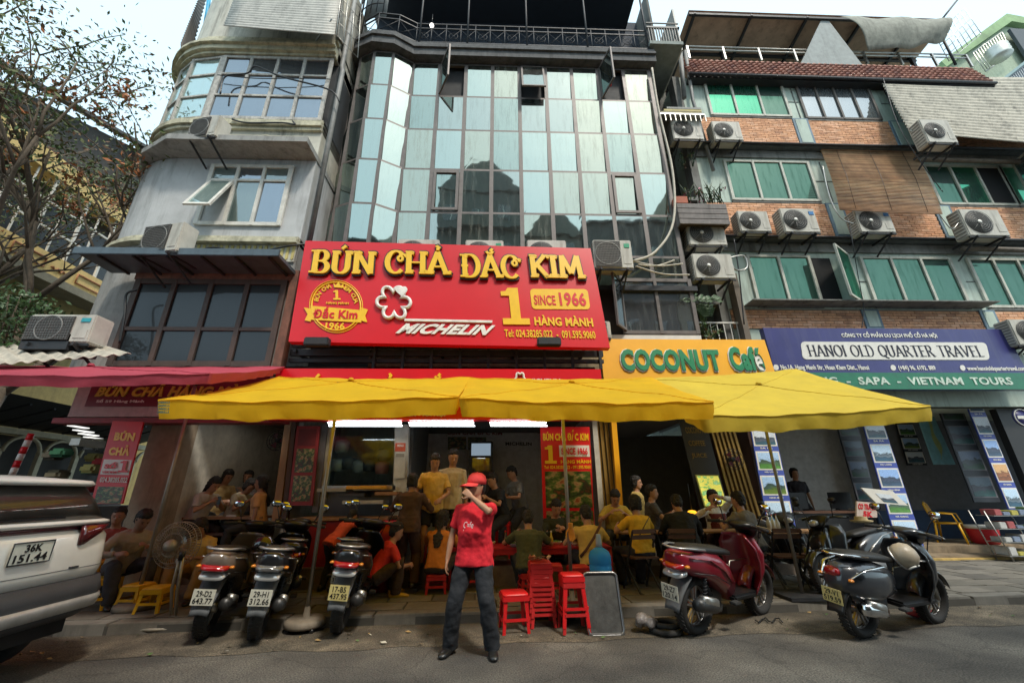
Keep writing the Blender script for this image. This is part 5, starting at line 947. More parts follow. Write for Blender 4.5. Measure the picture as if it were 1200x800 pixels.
bsn = T('round_badge_sign', 'round dark blue sign with a white rim at the right edge of the travel shop', 'sign', PY(1198, 489, 8.8)[:]); MB().lathe([(.2, 0), (.2, .03)], (0, 0, 0), 'Y', 24).build('disc', NAVY, bsn); MB().ring((0, -.01, 0), .185, .012, 'Y', 28, 5).build('rim', WHT, bsn); MB().box((-.12, -.012, -.03), (.12, -.004, .04)).build('mark', WHT, bsn)

# ================= GROUND FLOOR SHELLS =================
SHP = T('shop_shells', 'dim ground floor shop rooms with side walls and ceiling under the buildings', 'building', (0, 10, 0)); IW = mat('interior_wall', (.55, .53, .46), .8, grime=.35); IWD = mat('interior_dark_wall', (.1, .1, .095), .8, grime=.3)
o = MB(); o.box((-7.6, 8.3, 3.05), (4.4, 14, 3.2)); o.box((5.6, 9.2, 3.4), (14, 14, 3.5)); o.build('ceiling', mat('ceiling_dull', (.16, .155, .14), .8), SHP, True)
xw = PY(176, 545, 7.6).x; MB().box((PY(163, 550, 7.6).x, 7.6, .1), (PY(200, 550, 7.6).x, 8.0, 3.1)).build('beige_pillar', mat('beige_pillar_m', (.36, .28, .2), .8, grime=.5), SHP, True)
xl_ = PY(200, 550, 7.6).x; MB().add([(xl_, 8.0, .3), (xl_+.55, 12.2, .3), (xl_+.55, 12.2, 3.05), (xl_, 8.0, 3.05)], [(0, 1, 2, 3)]).build('left_room_side_wall', IW, SHP, True)
MB().box((-7.6, 12.2, .3), (-3.6, 12.3, 3.1)).build('left_room_back_wall', IW, SHP, True); MB().box((-3.95, 8.3, .3), (-3.85, 12.2, 3.1)).build('party_wall', IW, SHP, True)
MB().prism([(9.0, .9), (12.1, 3.0), (12.1, 2.7), (9.0, .6)], -4.9, -4.0, 'X').build('stair_flight', IW, SHP, True)
MB().box((-3.85, 11.4, .3), (2.2, 11.5, 3.1)).build('main_room_back_wall', mat('main_back_wall', (.62, .63, .62), .7, grime=.2), SHP, True); MB().box((1.95, 8.3, .3), (2.05, 11.4, 3.1)).build('main_room_right_wall', IW, SHP, True)
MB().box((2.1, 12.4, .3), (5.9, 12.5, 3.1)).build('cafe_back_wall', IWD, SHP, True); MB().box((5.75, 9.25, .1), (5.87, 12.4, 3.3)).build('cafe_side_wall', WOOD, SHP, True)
x5 = PY(985, 540, 11.6).x; MB().box((5.7, 11.6, .3), (x5+.8, 11.7, 3.4)).build('travel_back_wall', mat('travel_wall', (.5, .5, .5), .7), SHP, True); MB().box((x5, 11.0, .3), (14.5, 11.1, 3.4)).build('travel_grey_wall', mat('travel_grey_wall_m', (.2, .205, .22), .7), SHP, True)
MB().box((x5, 10.93, .34), (14.5, 10.99, 1.0)).build('blue_dado', mat('blue_dado_m', (.03, .07, .16), .6), SHP, True); MB().box((11.95, 9.25, .3), (15.5, 9.4, 4.0)).build('dark_shop_pier', mat('dark_pier', (.03, .03, .032), .5), SHP, True)
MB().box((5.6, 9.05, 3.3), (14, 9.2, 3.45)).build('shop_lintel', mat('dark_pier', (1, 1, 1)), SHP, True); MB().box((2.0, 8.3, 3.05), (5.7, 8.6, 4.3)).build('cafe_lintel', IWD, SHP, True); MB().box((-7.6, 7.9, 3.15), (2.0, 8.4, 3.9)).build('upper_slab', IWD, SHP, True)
# timber posts, aluminium frame, kitchen window, white pillar
def post(xl, xr, xlb, xrb, y0, y1, Y, m, nm, th=.12): a, b, c, d = PY(xl, y0, Y), PY(xr, y0, Y), PY(xlb, y1, Y), PY(xrb, y1, Y); MB().add([a, b, d, c]+[p+V((0, th, 0)) for p in (a, b, d, c)], [(0, 1, 2, 3), (4, 7, 6, 5), (0, 4, 5, 1), (1, 5, 6, 2), (2, 6, 7, 3), (3, 7, 4, 0)]).build(nm, m, SHP, True)
post(334, 341, 318, 327, 494, 610, 8.1, WOODL, 'timber_post'); post(342, 347, 329, 335, 494, 610, 8.12, WOOD, 'timber_post'); post(377, 384, 365, 372, 497, 600, 8.1, FRAMEG, 'aluminium_post'); post(384, 389, 373, 380, 497, 600, 8.15, mat('beige_frame', (.33, .29, .22), .6), 'window_post')
post(463, 479, 459, 475, 497, 620, 8.1, mat('white_pillar', (.55, .54, .5), .6, grime=.3), 'white_pillar'); xk = PY(479, 540, 8.3).x; MB().box((xk-.02, 8.35, .3), (xk+.04, 10.2, 3.05)).build('kitchen_partition', IWD, SHP, True)
a = RP(388, 462, 499, 568, 8.2); KW = MB().box((a[0], 8.19, a[2]), (a[1], 8.2, a[3])).build('kitchen_glass', clear('kitchen_glass_m', f=.05), SHP, True); MB().box((a[0]-.05, 8.1, a[2]-.1), (a[1]+.1, 8.5, a[2]-.01)).build('kitchen_counter', STEEL, SHP, True)
MB().box((a[0]-.05, 8.2, .3), (a[1]+.1, 8.3, a[2]-.1)).build('counter_front', IWD, SHP, True); MB().box((a[0]-.6, 10.1, .3), (xk, 10.2, 3.05)).build('kitchen_back_wall', IW, SHP, True)
for k, (px, py, c) in enumerate(((395, 552, (.4, .4, .38)), (408, 550, (.1, .1, .1)), (420, 554, (.3, .3, .3)), (432, 552, (.05, .05, .05)), (447, 555, (.5, .15, .1)), (400, 530, (.5, .5, .45)), (450, 540, (.15, .15, .14)))): p = PY(px, py, 8.7); tag(MB().lathe([(.12, 0), (.15, .1), (.14, .22), (.05, .25)], p[:], n=12).build('cooking_pot', mat('pot_%d' % k, c, .4, .4)), 'cooking pot behind the kitchen window, %s' % ['far left grey one', 'black one', 'small grey one', 'dark low one', 'reddish one', 'upper white one', 'upper dark one'][k], 'pot')
# notices on the white pillar (the code square is left out)
t, f = banner('pillar_notice', 'white notice sheets with a red heading on the white pillar', (463.5, 518), (475.5, 518), (461.5, 560), (474, 560), 8.06, mat('paper_white', (.6, .6, .57), .6), [('MENU', .2, .8, .06, .13, IVO, .03)], [(.0, 1, .02, .26, mat('red_orange_print', (.55, .08, .03), .5), 'red_heading'), (.1, .9, .32, .42, mat('grey_print', (.3, .28, .24), .5), 'text_block')], 'notice')
# folding gates
GOLD = mat('gold_gate', (.3, .19, .05), .5, .4, grime=.3)
def gate(label, TL, TR, BL, BR, Y, n):
    a, b, c, d = PY(*TL, Y), PY(*TR, Y), PY(*BL, Y), PY(*BR, Y); t = T('folding_gate', label, 'gate', ((c+d)/2)[:])
    for k in range(n): u0, u1 = (k+.1)/n, (k+.85)/n; y = Y+(.05 if k % 2 else 0); p = [a.lerp(b, u0), a.lerp(b, u1), c.lerp(d, u1), c.lerp(d, u0)]; p = [q+V((0, y-Y, 0)) for q in p]; MB().add(p+[q+V((0, .03, 0)) for q in p], [(0, 1, 2, 3), (4, 7, 6, 5), (0, 4, 5, 1), (1, 5, 6, 2), (2, 6, 7, 3), (3, 7, 4, 0)]).build('gate_slat', GOLD, t, True)
gate('folded gold gate between the red banner and the café opening', (696, 488), (718, 488), (710, 640), (733, 640), 8.35, 8); gate('folded brown gate at the right side of the café', (832, 500), (862, 500), (872, 640), (905, 640), 8.45, 12)
post(716, 722, 728, 734, 488, 640, 8.2, ORG, 'orange_post', .1); tb_, f = banner('menu_panel', 'dark panel with faint painted menu words at the café', (795, 490), (826, 490), (822, 600), (855, 600), 9.0, mat('menu_panel_m', (.05, .045, .035), .6), [('COCONUT', .15, .8, .1, .17, GOLD, .02), ('COFFEE', .15, .75, .25, .31, GOLD, .02), ('JUICE', .15, .7, .39, .45, GOLD, .02)], [], 'menu board')
fn = T('wall_fan', 'small dark wall fan hanging by the café gate', 'fan', PY(858, 538, 8.3)[:]); o = MB(); [o.ring((0, -.05, 0), r_, .006, 'Y', 20, 4) for r_ in (.1, .15, .2)]; [o.cyl((.2*cos(a_), -.05, .2*sin(a_)), (-.2*cos(a_), -.05, -.2*sin(a_)), .004, 4) for a_ in (0, .5, 1, 1.6, 2.1, 2.6)]; o.build('cage', IRON, fn)
for k in range(3): MB().add([(0, -.02, 0), (.15*cos(k*2.1-.4), -.03, .15*sin(k*2.1-.4)), (.16*cos(k*2.1+.4), -.01, .16*sin(k*2.1+.4))], [(0, 1, 2)]).build('blade', REDD, fn)
MB().cyl((0, -.03, 0), (0, .1, 0), .05, 10).build('motor', BLK, fn)
fn2 = dup(fn); fn2.location = PY(326, 516, 8.6); fn2['label'] = 'dark wall fan in the left restaurant near the timber post'
# drinks fridge, wall signs inside
fg = T('drinks_fridge', 'tall black glass fronted drinks fridge at the back of the restaurant', 'fridge', (PY(563, 560, 10.6).x, 10.7, .3)); a = RP(549, 577, 516, 600, 10.6); w_ = (a[1]-a[0])/2
MB().box((-w_, 0, 0), (w_, .6, a[3]-.3), .02).build('cabinet', BLK, fg); MB().box((-w_+.08, -.01, .3), (w_-.08, -.002, a[3]-.3-.42)).build('glass_door', gloss('fridge_glass', (.05, .055, .06), (.4, .4, .4), .3), fg); MB().box((-w_+.05, -.015, a[3]-.3-.36), (w_-.05, -.002, a[3]-.3-.06)).build('lit_header', emat('fridge_header', (.35, .45, .55), .35), fg)
t, f = banner('interior_sign', 'dark red words BÚN CHẢ on the back wall of the restaurant', (525, 501), (630, 502), (525, 528), (630, 528), 11.3, mat('main_back_wall', (1, 1, 1)), [('BÚN CHẢ ĐẮC KIM', .0, .6, .05, .3, mat('dull_red_letter', (.2, .02, .02), .5), .04), ('MICHELIN', .63, .92, .6, .75, BLK, .04)], [(.0, .2, .4, .95, food_mat('food_f', 1), 'food_picture'), (.22, .42, .4, .95, food_mat('food_g', 3), 'food_picture')])
# tube lamps
for k, (x0, x1) in enumerate(((384, 470), (479, 555), (574, 640))):
    a = RP(x0, x1, 495, 499, 7.2); t = T('tube_lamp', ['left', 'middle', 'right'][k]+'most lit white tube lamp under the red fascia', 'lamp', ((a[0]+a[1])/2, 7.2, a[3]), group='tube lamps under the fascia'); h_ = (a[1]-a[0])/2
    MB().cyl((-h_, 0, 0), (h_, 0, 0), .01, 10).build('tube', emat('tube_lit', (.85, .95, 1), 8), t); MB().cyl((-h_+.02, .02, -.05), (h_+.02, .02, -.055), .008, 10).build('tube', MC['tube_lit'], t); MB().box((-h_, .03, -.04), (h_, .07, .03)).build('batten', WHT, t)
for k, (px, py) in enumerate(((218, 496), (260, 495), (304, 494))):
    p = PY(px, py, 8.6); t = T('ceiling_spot', ['left', 'middle', 'right'][k]+' lit spot lamp in the ceiling of the left restaurant', 'lamp', (p.x, p.y, 3.04), group='ceiling spots of the left restaurant'); MB().lathe([(.07, 0), (.07, -.012)], n=16).build('lens', emat('spot_lit', (1, .95, .85), 16), t); MB().ring((0, 0, -.01), .08, .012, 'Z', 18, 5).build('ring', STEEL, t)
t = T('cafe_lamp', 'bright ceiling strip lamp at the top of the café opening', 'lamp', PY(762, 489, 8.9)[:]); MB().box((-.15, 0, 0), (.15, .06, .03)).build('strip', emat('tube_lit', (1, 1, 1), 1), t)
t = T('orange_lamp', 'glowing orange oval lamp inside the café', 'lamp', PY(811, 600, 8.0)[:]); MB().lathe([(.0, -.04), (.06, -.035), (.085, 0), (.06, .03), (0, .04)], n=16).build('shade', emat('orange_lit', (1, .42, .02), 1.1), t); MB().cyl((0, 0, .04), (0, 0, .5), .006, 5).build('flex', BLK, t)

# ================= UMBRELLAS =================
YC = cloth('yellow_canvas', (.88, .54, .006), .45); YC2 = cloth('faded_yellow_canvas', (.74, .54, .05), .32); PC = cloth('dusty_pink_canvas', (.5, .065, .1), .3)
GS_ = mat('pole_grey', (.32, .3, .26), .45, .6, grime=.4)
def umbrella(label, FL_, FR_, BL2, BR2, apex_dz, base, m, val=.2, pole_r=.024, tip=None, group='big square umbrellas over the pavement', basekind='disc'):
    t = T('umbrella', label, 'umbrella', base, group=group); FL_, FR_, BL2, BR2 = map(V, (FL_, FR_, BL2, BR2)); nu = 28
    def fn(u, v):
        p = FL_.lerp(FR_, u).lerp(BL2.lerp(BR2, u), v); d = max(abs(2*u-1), abs(2*v-1)); e_ = min(abs(2*u-1), abs(2*v-1)); sag = -.10*(1-e_)**2*d*(1-d)*4*.5; p.z += apex_dz*(1-d)+sag-.035*(1-e_**2)*d**6+(.012*sin(u*17+v*7)*sin(v*11+1)+.008*sin((u-.5)*40+v*3))*(.3+d)*(1-d*.4); return p
    g = MB().grid(fn, nu, nu); edge = [fn(i/nu, 0) for i in range(nu+1)]+[fn(1, i/nu) for i in range(1, nu+1)]+[fn(1-i/nu, 1) for i in range(1, nu+1)]+[fn(0, 1-i/nu) for i in range(1, nu)]
    n_ = len(edge); c = (FL_+FR_+BL2+BR2)/4; vs = [p+V((0, 0, -.002)) for p in edge]
    for k, p in enumerate(edge): dn = (c-p); dn.z = 0; dn.normalize(); vs.append(p+V((0, 0, -val*.5))+dn*(.02+.012*sin(k*1.3)))
    for k, p in enumerate(edge): dn = (c-p); dn.z = 0; dn.normalize(); vs.append(p+V((0, 0, -val*(1+.04*sin(k*.9))))+dn*(.05+.03*sin(k*1.7)))
    g.build('canopy', m, t, True); MB().add(vs, [(r*n_+k, r*n_+(k+1) % n_, (r+1)*n_+(k+1) % n_, (r+1)*n_+k) for r in (0, 1) for k in range(n_)], True).build('valance', m, t, True)
    ap = fn(.5, .5); base = V(base); ap2 = V((base.x, base.y, ap.z-.03)); MB().cyl(base+V((0, 0, .05)), ap2, pole_r, 10).build('pole', GS_, t, True); MB().cyl(ap2+V((0, 0, -.12)), ap2+V((0, 0, .0)), pole_r*2, 10).build('hub', BLK, t, True)
    for u, v in ((0, 0), (1, 0), (1, 1), (0, 1)): MB().tube([fn(.5+(u-.5)*s_/12, .5+(v-.5)*s_/12)+V((0, 0, .003)) for s_ in range(13)], (.012, .004) and .006, 4).build('seam', m, t, True)
    MB().tube([fn(k/nu, 0)+V((0, -.004, -.006)) for k in range(nu+1)], .008, 5).build('stitched_hem', m, t, True)
    for k, (u, v) in enumerate(((0, 0), (1, 0), (1, 1), (0, 1), (.5, 0), (.5, 1), (0, .5), (1, .5))): q = fn(u, v); MB().tube([ap2+V((0, 0, -.05))]+[fn(.5+(u-.5)*s_, .5+(v-.5)*s_)-V((0, 0, .03)) for s_ in (.3, .6, .97)], .01, 5).build('rib', STEEL, t, True)
    MB().lathe([(.05, .0), (.03, .04), (.0, .05)], (ap.x, ap.y, ap.z), n=8).build('cap', m, t, True)
    if basekind == 'disc':
        MB().lathe([(.22, .02), (.235, .04), (.23, .085), (.2, .1), (.04, .11), (.03, .22)], base[:], n=26).build('base', mat('stone_base', (.2, .17, .13), .7, var=.25, grime=.4), t, True)
        for k in range(4): a_ = pi/4+k*pi/2; MB().cyl(base+V((.2*cos(a_)-.02, .2*sin(a_), -.0)), base+V((.2*cos(a_)+.02, .2*sin(a_), -.0)), .03, 8).build('caster', BLK, t, True)
    else: MB().box(tuple(base+V((-.35, -.28, 0))), tuple(base+V((.35, .28, .04)))).build('base', IRON, t, True)
    return t
u1 = umbrella('left yellow umbrella, its pole between the parked scooters', PY(186, 468, 4.5), PY(537, 464, 4.55), PY(327, 441, 7.0), PY(550, 442, 7.0), .06, PZ(357, 735, .03), YC)
u2 = umbrella('middle yellow umbrella over the red stools', PY(538, 466, 4.5), PY(836, 470, 4.6), PY(549, 442, 7.0), PY(764, 442, 7.0), .05, V((.95, 5.85, .13)), YC)
u3 = umbrella('right paler yellow umbrella in front of the café and travel signs', PY(820, 487, 5.0), PY(1090, 475, 5.2), PY(748, 443, 7.3), PY(933, 432, 7.5), .06, V((4.25, 6.35, .13)), YC2, basekind='plate')
up = umbrella('dusty pink umbrella over the left restaurant front', PY(-150, 436, 4.6), PY(246, 437, 4.6), PY(-60, 427, 7.1), PY(334, 430, 7.15), .03, V((-4.72, 6.35, .1)), PC, .12, group='big square umbrellas over the pavement')
f = frame(PY(186, 469, 4.47), PY(200, 469, 4.47), PY(184, 486, 4.47)); 
for k in range(4): text('UMBRELLA', f, .1, 1.1, .1+k*.22, .25+k*.22, mat('print_dark_green', (.05, .12, .08), .6), u1, .03, .002, .02)
tr_ = T('tin_roof_sheet', 'pale dusty tin sheet roof under the air conditioner at the left', 'roof', PY(60, 412, 6)[:]); A, B_, D_, E_ = PY(-40, 404, 6.4), PY(120, 404, 6.4), PY(-20, 428, 5.6), PY(154, 414, 6.0)
MB().grid(lambda u, v: A.lerp(B_, u).lerp(D_.lerp(E_, u), v)+V((0, 0, .02*sin(u*60))), 60, 3, thick=(0, 0, -.01)).build('sheet', mat('tin_pale', (.42, .38, .31), .7, var=.25, grime=.5), tr_, True)
MB().box(tuple(PY(22, 405, 6.0)+V((0, 0, -.05))), tuple(PY(112, 402, 6.4)+V((0, .1, 0)))).build('support_beam', IRON, tr_, True)

# ================= CABLES =================
def cable(label, pts, r=.018, m=None, name='cable'):
    P_ = []; pts = [V(p) for p in pts]
    for i in range(len(pts)-1):
        p0, p1, p2, p3 = pts[max(i-1, 0)], pts[i], pts[i+1], pts[min(i+2, len(pts)-1)]
        for k in range(6): t = k/6; P_.append(.5*((2*p1)+(p2-p0)*t+(2*p0-5*p1+4*p2-p3)*t*t+(3*p1-p0-3*p2+p3)*t**3))
    P_.append(pts[-1]); return tag(MB().tube(P_, r, 6).build(name, m or BLK), label, 'cable')
cable('thick pale hose curving down the right side of the glass front', [PY(764, 80, 8.1), PY(772, 130, 8.1), PY(788, 200, 8.1), PY(789, 260, 8.0), PY(768, 295, 7.9), PY(742, 306, 7.8)], .03, mat('pale_hose', (.5, .45, .36), .6), 'hose')
for a_, b_ in (((742, 306), (800, 309)), ((748, 310), (790, 305)), ((745, 312), (808, 322))): cable('pale hose ends tangled on the ledge right of the red sign, %s' % {309: 'upper one', 305: 'middle one', 322: 'lowest one'}[b_[1]], [PY(*a_, 7.8), PY((a_[0]+b_[0])/2, (a_[1]+b_[1])/2+4, 7.9), PY(*b_, 8.0)], .018, MC['pale_hose'], 'hose')
cable('black cable looped across the upper bay windows', [PY(258, 110, 7.3), PY(264, 90, 7.3), PY(290, 86, 7.3), PY(300, 78, 7.25), PY(330, 90, 7.25), PY(385, 105, 7.3), PY(398, 120, 7.4)], .02)
cable('second thin cable under the first on the upper bay', [PY(255, 88, 7.35), PY(300, 92, 7.35), PY(350, 92, 7.35), PY(388, 93, 7.4)], .012)
cable('black cable along the sill of the upper bay', [PY(272, 140, 7.35), PY(290, 144, 7.35), PY(330, 144, 7.35), PY(345, 146, 7.35), PY(343, 142, 7.35)], .02)
cable('cable bundle above the scalloped frieze', [PY(225, 297, 7.2), PY(250, 290, 7.2), PY(290, 296, 7.2), PY(340, 288, 7.2), PY(375, 284, 7.5)], .018)
cable('cable running down beside the brown windows', [PY(160, 340, 7.1), PY(148, 345, 7.1), PY(146, 370, 7.1), PY(140, 402, 7.1)], .02)
cable('cable hanging across the brick building from the roof', [PY(1035, 92, 8.1), PY(1050, 140, 8.0), PY(1072, 180, 8.0), PY(1105, 225, 8.1)], .01)
cable('cable drooping beside the bamboo blind', [PY(964, 195, 8.2), PY(972, 230, 8.2), PY(985, 255, 8.2), PY(1000, 262, 8.3)], .015, STEEL)
cable('cable looping from the air conditioner under the blind down to the green windows', [PY(994, 256, 8.3), PY(1000, 290, 8.3), PY(1005, 320, 8.6), PY(1012, 360, 8.7), PY(1010, 384, 8.7)], .01)
cable('grey cable loop beside the stacked air conditioners', [PY(855, 302, 8.5), PY(872, 300, 8.5), PY(875, 314, 8.5), PY(862, 316, 8.5), PY(856, 305, 8.5)], .02, STEEL)
cable('loose cable on the right brick band by the open window', [PY(1100, 250, 8.3), PY(1115, 268, 8.4), PY(1125, 258, 8.4)], .012, STEEL)
cable('long cable down the party wall beside the recess', [PY(860, 280, 8.5), PY(866, 320, 8.5), PY(872, 380, 8.5)], .015)

for k, (x, y, z, c) in enumerate(((-.2, 7.45, .69, (.5, .1, .02)), (.15, 7.5, .69, (.1, .05, .02)), (.9, 7.35, .69, (.6, .5, .1)), (1.45, 7.5, .69, (.3, .05, .02)), (-.6, 7.7, .8, (.05, .2, .08)))):
    t = T('condiment_bottle', ['orange chili bottle left of the olive shirted man', 'dark sauce bottle near the middle of the red table', 'yellow topped bottle in front of the strap man', 'brown sauce bottle at the right end of the red table', 'green bottle on the table by the woman in orange'][k], 'bottle', (x, y, z)); MB().lathe([(.03, 0), (.032, .11), (.013, .16), (.012, .2)], n=12).build('bottle_body', mat('condiment_%d' % k, c, .2, bump=0), t); MB().cyl((0, 0, .2), (0, 0, .225), .015, 8).build('cap', PLRED if k % 2 else WHT, t)
# ================= PEOPLE =================
SKIN = mat('skin', (.42, .22, .13), .5, var=.08, vs=8, bump=.05); SKIN2 = mat('skin_dark', (.3, .15, .09), .5, var=.08, bump=.05); HAIR = mat('black_hair', (.014, .011, .009), .7, bump=.4, bs=120)
FABM = {}
def fab(c):
    k = 'fabric_%d_%d_%d' % tuple(int(x*100) for x in c)
    return mat(k, c, .85, var=.16, vs=5, bump=.6, bs=22)
def remesh(mb, size, name, m, par, smooth=3, wr=0, ns=.09):
    me = mb.mesh(name, m); o = bpy.data.objects.new('tmp', me); C.objects.link(o); md = o.modifiers.new('r', 'REMESH'); md.mode = 'VOXEL'; md.voxel_size = size; md.use_smooth_shade = True
    if smooth: s = o.modifiers.new('s', 'SMOOTH'); s.factor = .5; s.iterations = smooth
    if wr:
        tx = bpy.data.textures.get('wrinkle%g' % ns) or bpy.data.textures.new('wrinkle%g' % ns, 'CLOUDS'); tx.noise_scale = ns; dm = o.modifiers.new('d', 'DISPLACE'); dm.texture = tx; dm.strength = wr; dm.mid_level = .5
    dg = bpy.context.evaluated_depsgraph_get(); dg.update(); m2 = bpy.data.meshes.new_from_object(o.evaluated_get(dg)); bpy.data.objects.remove(o); bpy.data.meshes.remove(me)
    if not m2.materials: m2.materials.append(m)
    m2.name = name; return put(name, m2, par)
def ik(a, t, l1, l2, pole):
    a, t, pole = V(a), V(t), V(pole); d = t-a; L = min(d.length, (l1+l2)*.995); d.normalize(); t = a+d*L; x = (l1*l1-l2*l2+L*L)/(2*L); h = math.sqrt(max(l1*l1-x*x, 0)); p = pole-d*pole.dot(d); p.normalize(); return a+d*x+p*h, t
HS_ = [(-.112, .03, .036, -.045), (-.1, .05, .058, -.032), (-.078, .064, .078, -.02), (-.045, .074, .092, -.008), (-.01, .08, .1, 0), (.03, .083, .104, .002), (.065, .081, .1, .006), (.095, .066, .082, .01), (.115, .04, .05, .012), (.121, .014, .018, .012)]
def head_mat(c, up, fwd):
    up = V(up).normalized(); f = V(fwd); f = (f-up*f.dot(up)).normalized(); r = up.cross(-f) ; return MX((( r.x, -f.x, up.x, c.x), (r.y, -f.y, up.y, c.y), (r.z, -f.z, up.z, c.z), (0, 0, 0, 1)))
def hand(mb, w, d, n, side, curl=.5, s=1.0, r=.0085):
    """palm, four fingers of different lengths and a thumb leaving the side of the palm; n = palm normal"""
    d = V(d).normalized(); n = V(n); n = (n-d*n.dot(d)).normalized(); x = d.cross(n)*side; mb.loft([(w-d*.01, x*.025*s, n*.019*s), (w+d*.03*s, x*.036*s, n*.016*s), (w+d*.075*s, x*.04*s, n*.013*s), (w+d*.092*s, x*.036*s, n*.009*s)], 10)
    for k, (off, L) in enumerate(((.031, .07), (.0105, .08), (-.0105, .074), (-.031, .058))):
        b = w+d*.082*s+x*off*s; L *= s; a1, a2, a3 = curl*.7, curl*1.6, curl*2.3; p = [b-d*.02]
        for a, l_ in ((0, .02*s), (a1, L*.45), (a2, L*.32), (a3, L*.26)): p.append(p[-1]+(d*cos(a)+n*sin(a))*l_)
        mb.tube(p, [r*s, r*1.05*s, r*s, r*.92*s, r*.75*s], 7)
    b = w+d*.022*s+x*.024*s; p = [b, b+(d*.5+x*.8+n*.2)*.035*s, b+(d*.8+x*.75+n*.35)*.058*s, b+(d*1.15+x*.6+n*.5)*.07*s]; mb.tube(p, [.013*s, .011*s, .0095*s, .007*s], 7)
def person(label, loc, rz=0, seated=None, lean=0, sc_=1.0, shirt=(.5, .1, .1), legs=(.03, .03, .04), skin=None, hair='short', head_yaw=0, head_pitch=0, lw=None, rw=None, feet=None, sleeve='short', skirt=False, cap=None, vox=.014, apron=None, shoes=(.02, .02, .02), belly=0, curlL=.5, curlR=.5, face=True, build_=1.0, palmR=None, palmL=None, squat=False, group=None, lean_side=0, shadesx=False):
    t = T('person', label, 'person', loc, rz, group); sk = skin or SKIN; s = sc_
    pz = (seated if seated is not None else .92*s)+(.06 if seated is not None else 0); pel = V((0, 0, pz)); sp = V((sin(R(lean_side)), -sin(R(lean)), cos(R(lean)))).normalized(); X = V((1, 0, 0)); fw = V((0, -cos(R(lean)), -sin(R(lean))))
    nb = pel+sp*.5*s; hd = MX.Rotation(R(head_yaw), 3, 'Z') @ V((0, -1, 0)); tilt = R(lean*.55+head_pitch); hup = V((hd.x*sin(tilt), hd.y*sin(tilt), cos(tilt))); hf = V((hd.x*cos(tilt), hd.y*cos(tilt), -sin(tilt))); hc = nb+(sp*.4+hup*.6).normalized()*.06*s+hup*.115*s
    body = MB(); torso = []; b_ = build_
    for k, (f_, w, d, o) in enumerate(((-.1, .1, .08, 0), (-.04, .165, .115, 0), (.06, .155, .115, -.005), (.2, .145, .11+belly*.6, -.012-belly*.6), (.32, .16, .115+belly*.3, -.01), (.42, .178, .11, 0), (.475, .15, .08, .008), (.505, .085, .06, .01))): torso.append((pel+sp*f_*s-fw*o, X*w*s*b_, fw*d*s*b_))
    body.loft(torso, 18, 2.3); body.tube([nb-sp*.06*s, nb+(hc-nb)*.7], [.068*s, .056*s], 10); HM = head_mat(hc, hup, hf)
    body.loft([(HM @ V((0, oy, z*s)), (HM.to_3x3() @ V((w*s, 0, 0))), (HM.to_3x3() @ V((0, d*s, 0)))) for z, w, d, oy in HS_], 18, 2.1)
    h3 = lambda x, y, z: HM @ V((x*s, y*s, z*s))
    body.tube([h3(0, -.09, .02), h3(0, -.107, -.012), h3(0, -.118, -.03), h3(0, -.1, -.04)], [.009*s, .012*s, .015*s, .008*s], 8)
    for q in (-1, 1): body.loft([(h3(q*.074, .01, -.035), HM.to_3x3() @ V((.006, 0, 0)), HM.to_3x3() @ V((0, .012, 0))), (h3(q*.08, .012, 0), HM.to_3x3() @ V((.008, 0, 0)), HM.to_3x3() @ V((0, .02, 0))), (h3(q*.08, .012, .022), HM.to_3x3() @ V((.006, 0, 0)), HM.to_3x3() @ V((0, .014, 0)))], 8)
    # arms
    SH = MB(); SH.loft([(c, a*1.09+a.normalized()*.006, d*1.12+d.normalized()*.008) for c, a, d in torso[1 if not skirt else 1:]], 20, 2.3); sb_ = torso[1]
    if seated is None: SH.loft([(sb_[0]-sp*.09*s, sb_[1]*1.16, sb_[2]*1.28), (sb_[0]-sp*.0*s, sb_[1]*1.13, sb_[2]*1.24), (sb_[0]+sp*.14*s, sb_[1]*1.06, sb_[2]*1.16)], 20, 2.6)
    SH.tube([nb-sp*.05*s, nb+sp*.012*s], [.082*s, .064*s], 12)
    dflt = {-1: V((-.27, -.04, pz-.1)), 1: V((.27, -.04, pz-.1))}
    for q, tg, cu, pn in ((-1, rw, curlR, palmR), (1, lw, curlL, palmL)):
        sh0 = nb-sp*.06*s+X*q*.165*s*b_; tgt = V(tg) if tg else dflt[q]; el, wr_ = ik(sh0, tgt, .285*s, .25*s, V((q*.7, .5, -.5))); body.tube([sh0-X*q*.03, sh0+(el-sh0)*.2, sh0.lerp(el, .6), el, el.lerp(wr_, .35), wr_], [.05*s, .05*s, .041*s, .036*s, .038*s, .024*s], 10)
        dd = (wr_-el).normalized(); n_ = V(pn) if pn else V((-q*.8, .2, -.4)); hand(body, wr_, dd, n_, q, cu, s, .0085 if vox < .008 else .0105)
        if sleeve != 'none':
            e_ = el.lerp(wr_, .9) if sleeve == 'long' else sh0.lerp(el, .72); SH.tube([sh0-X*q*.06*s, sh0, sh0.lerp(el, .5)]+([el, e_] if sleeve == 'long' else [e_]), [.062*s, .068*s, .062*s]+([.054*s, .042*s] if sleeve == 'long' else [.064*s]), 12)
    TRS = MB()
    fz = .07*s; ft = feet or ([(-.13, -.02, fz), (.13, -.02, fz)] if seated is None else [(-.17, -.42, fz), (.17, -.42, fz)])
    TRS.loft([(pel+sp*f_*s, X*w*s*b_, fw*d*s*b_) for f_, w, d in ((-.1, .12, .1), (-.05, .175, .13), (.02, .172, .13), (.09, .16, .122))], 18, 2.3)
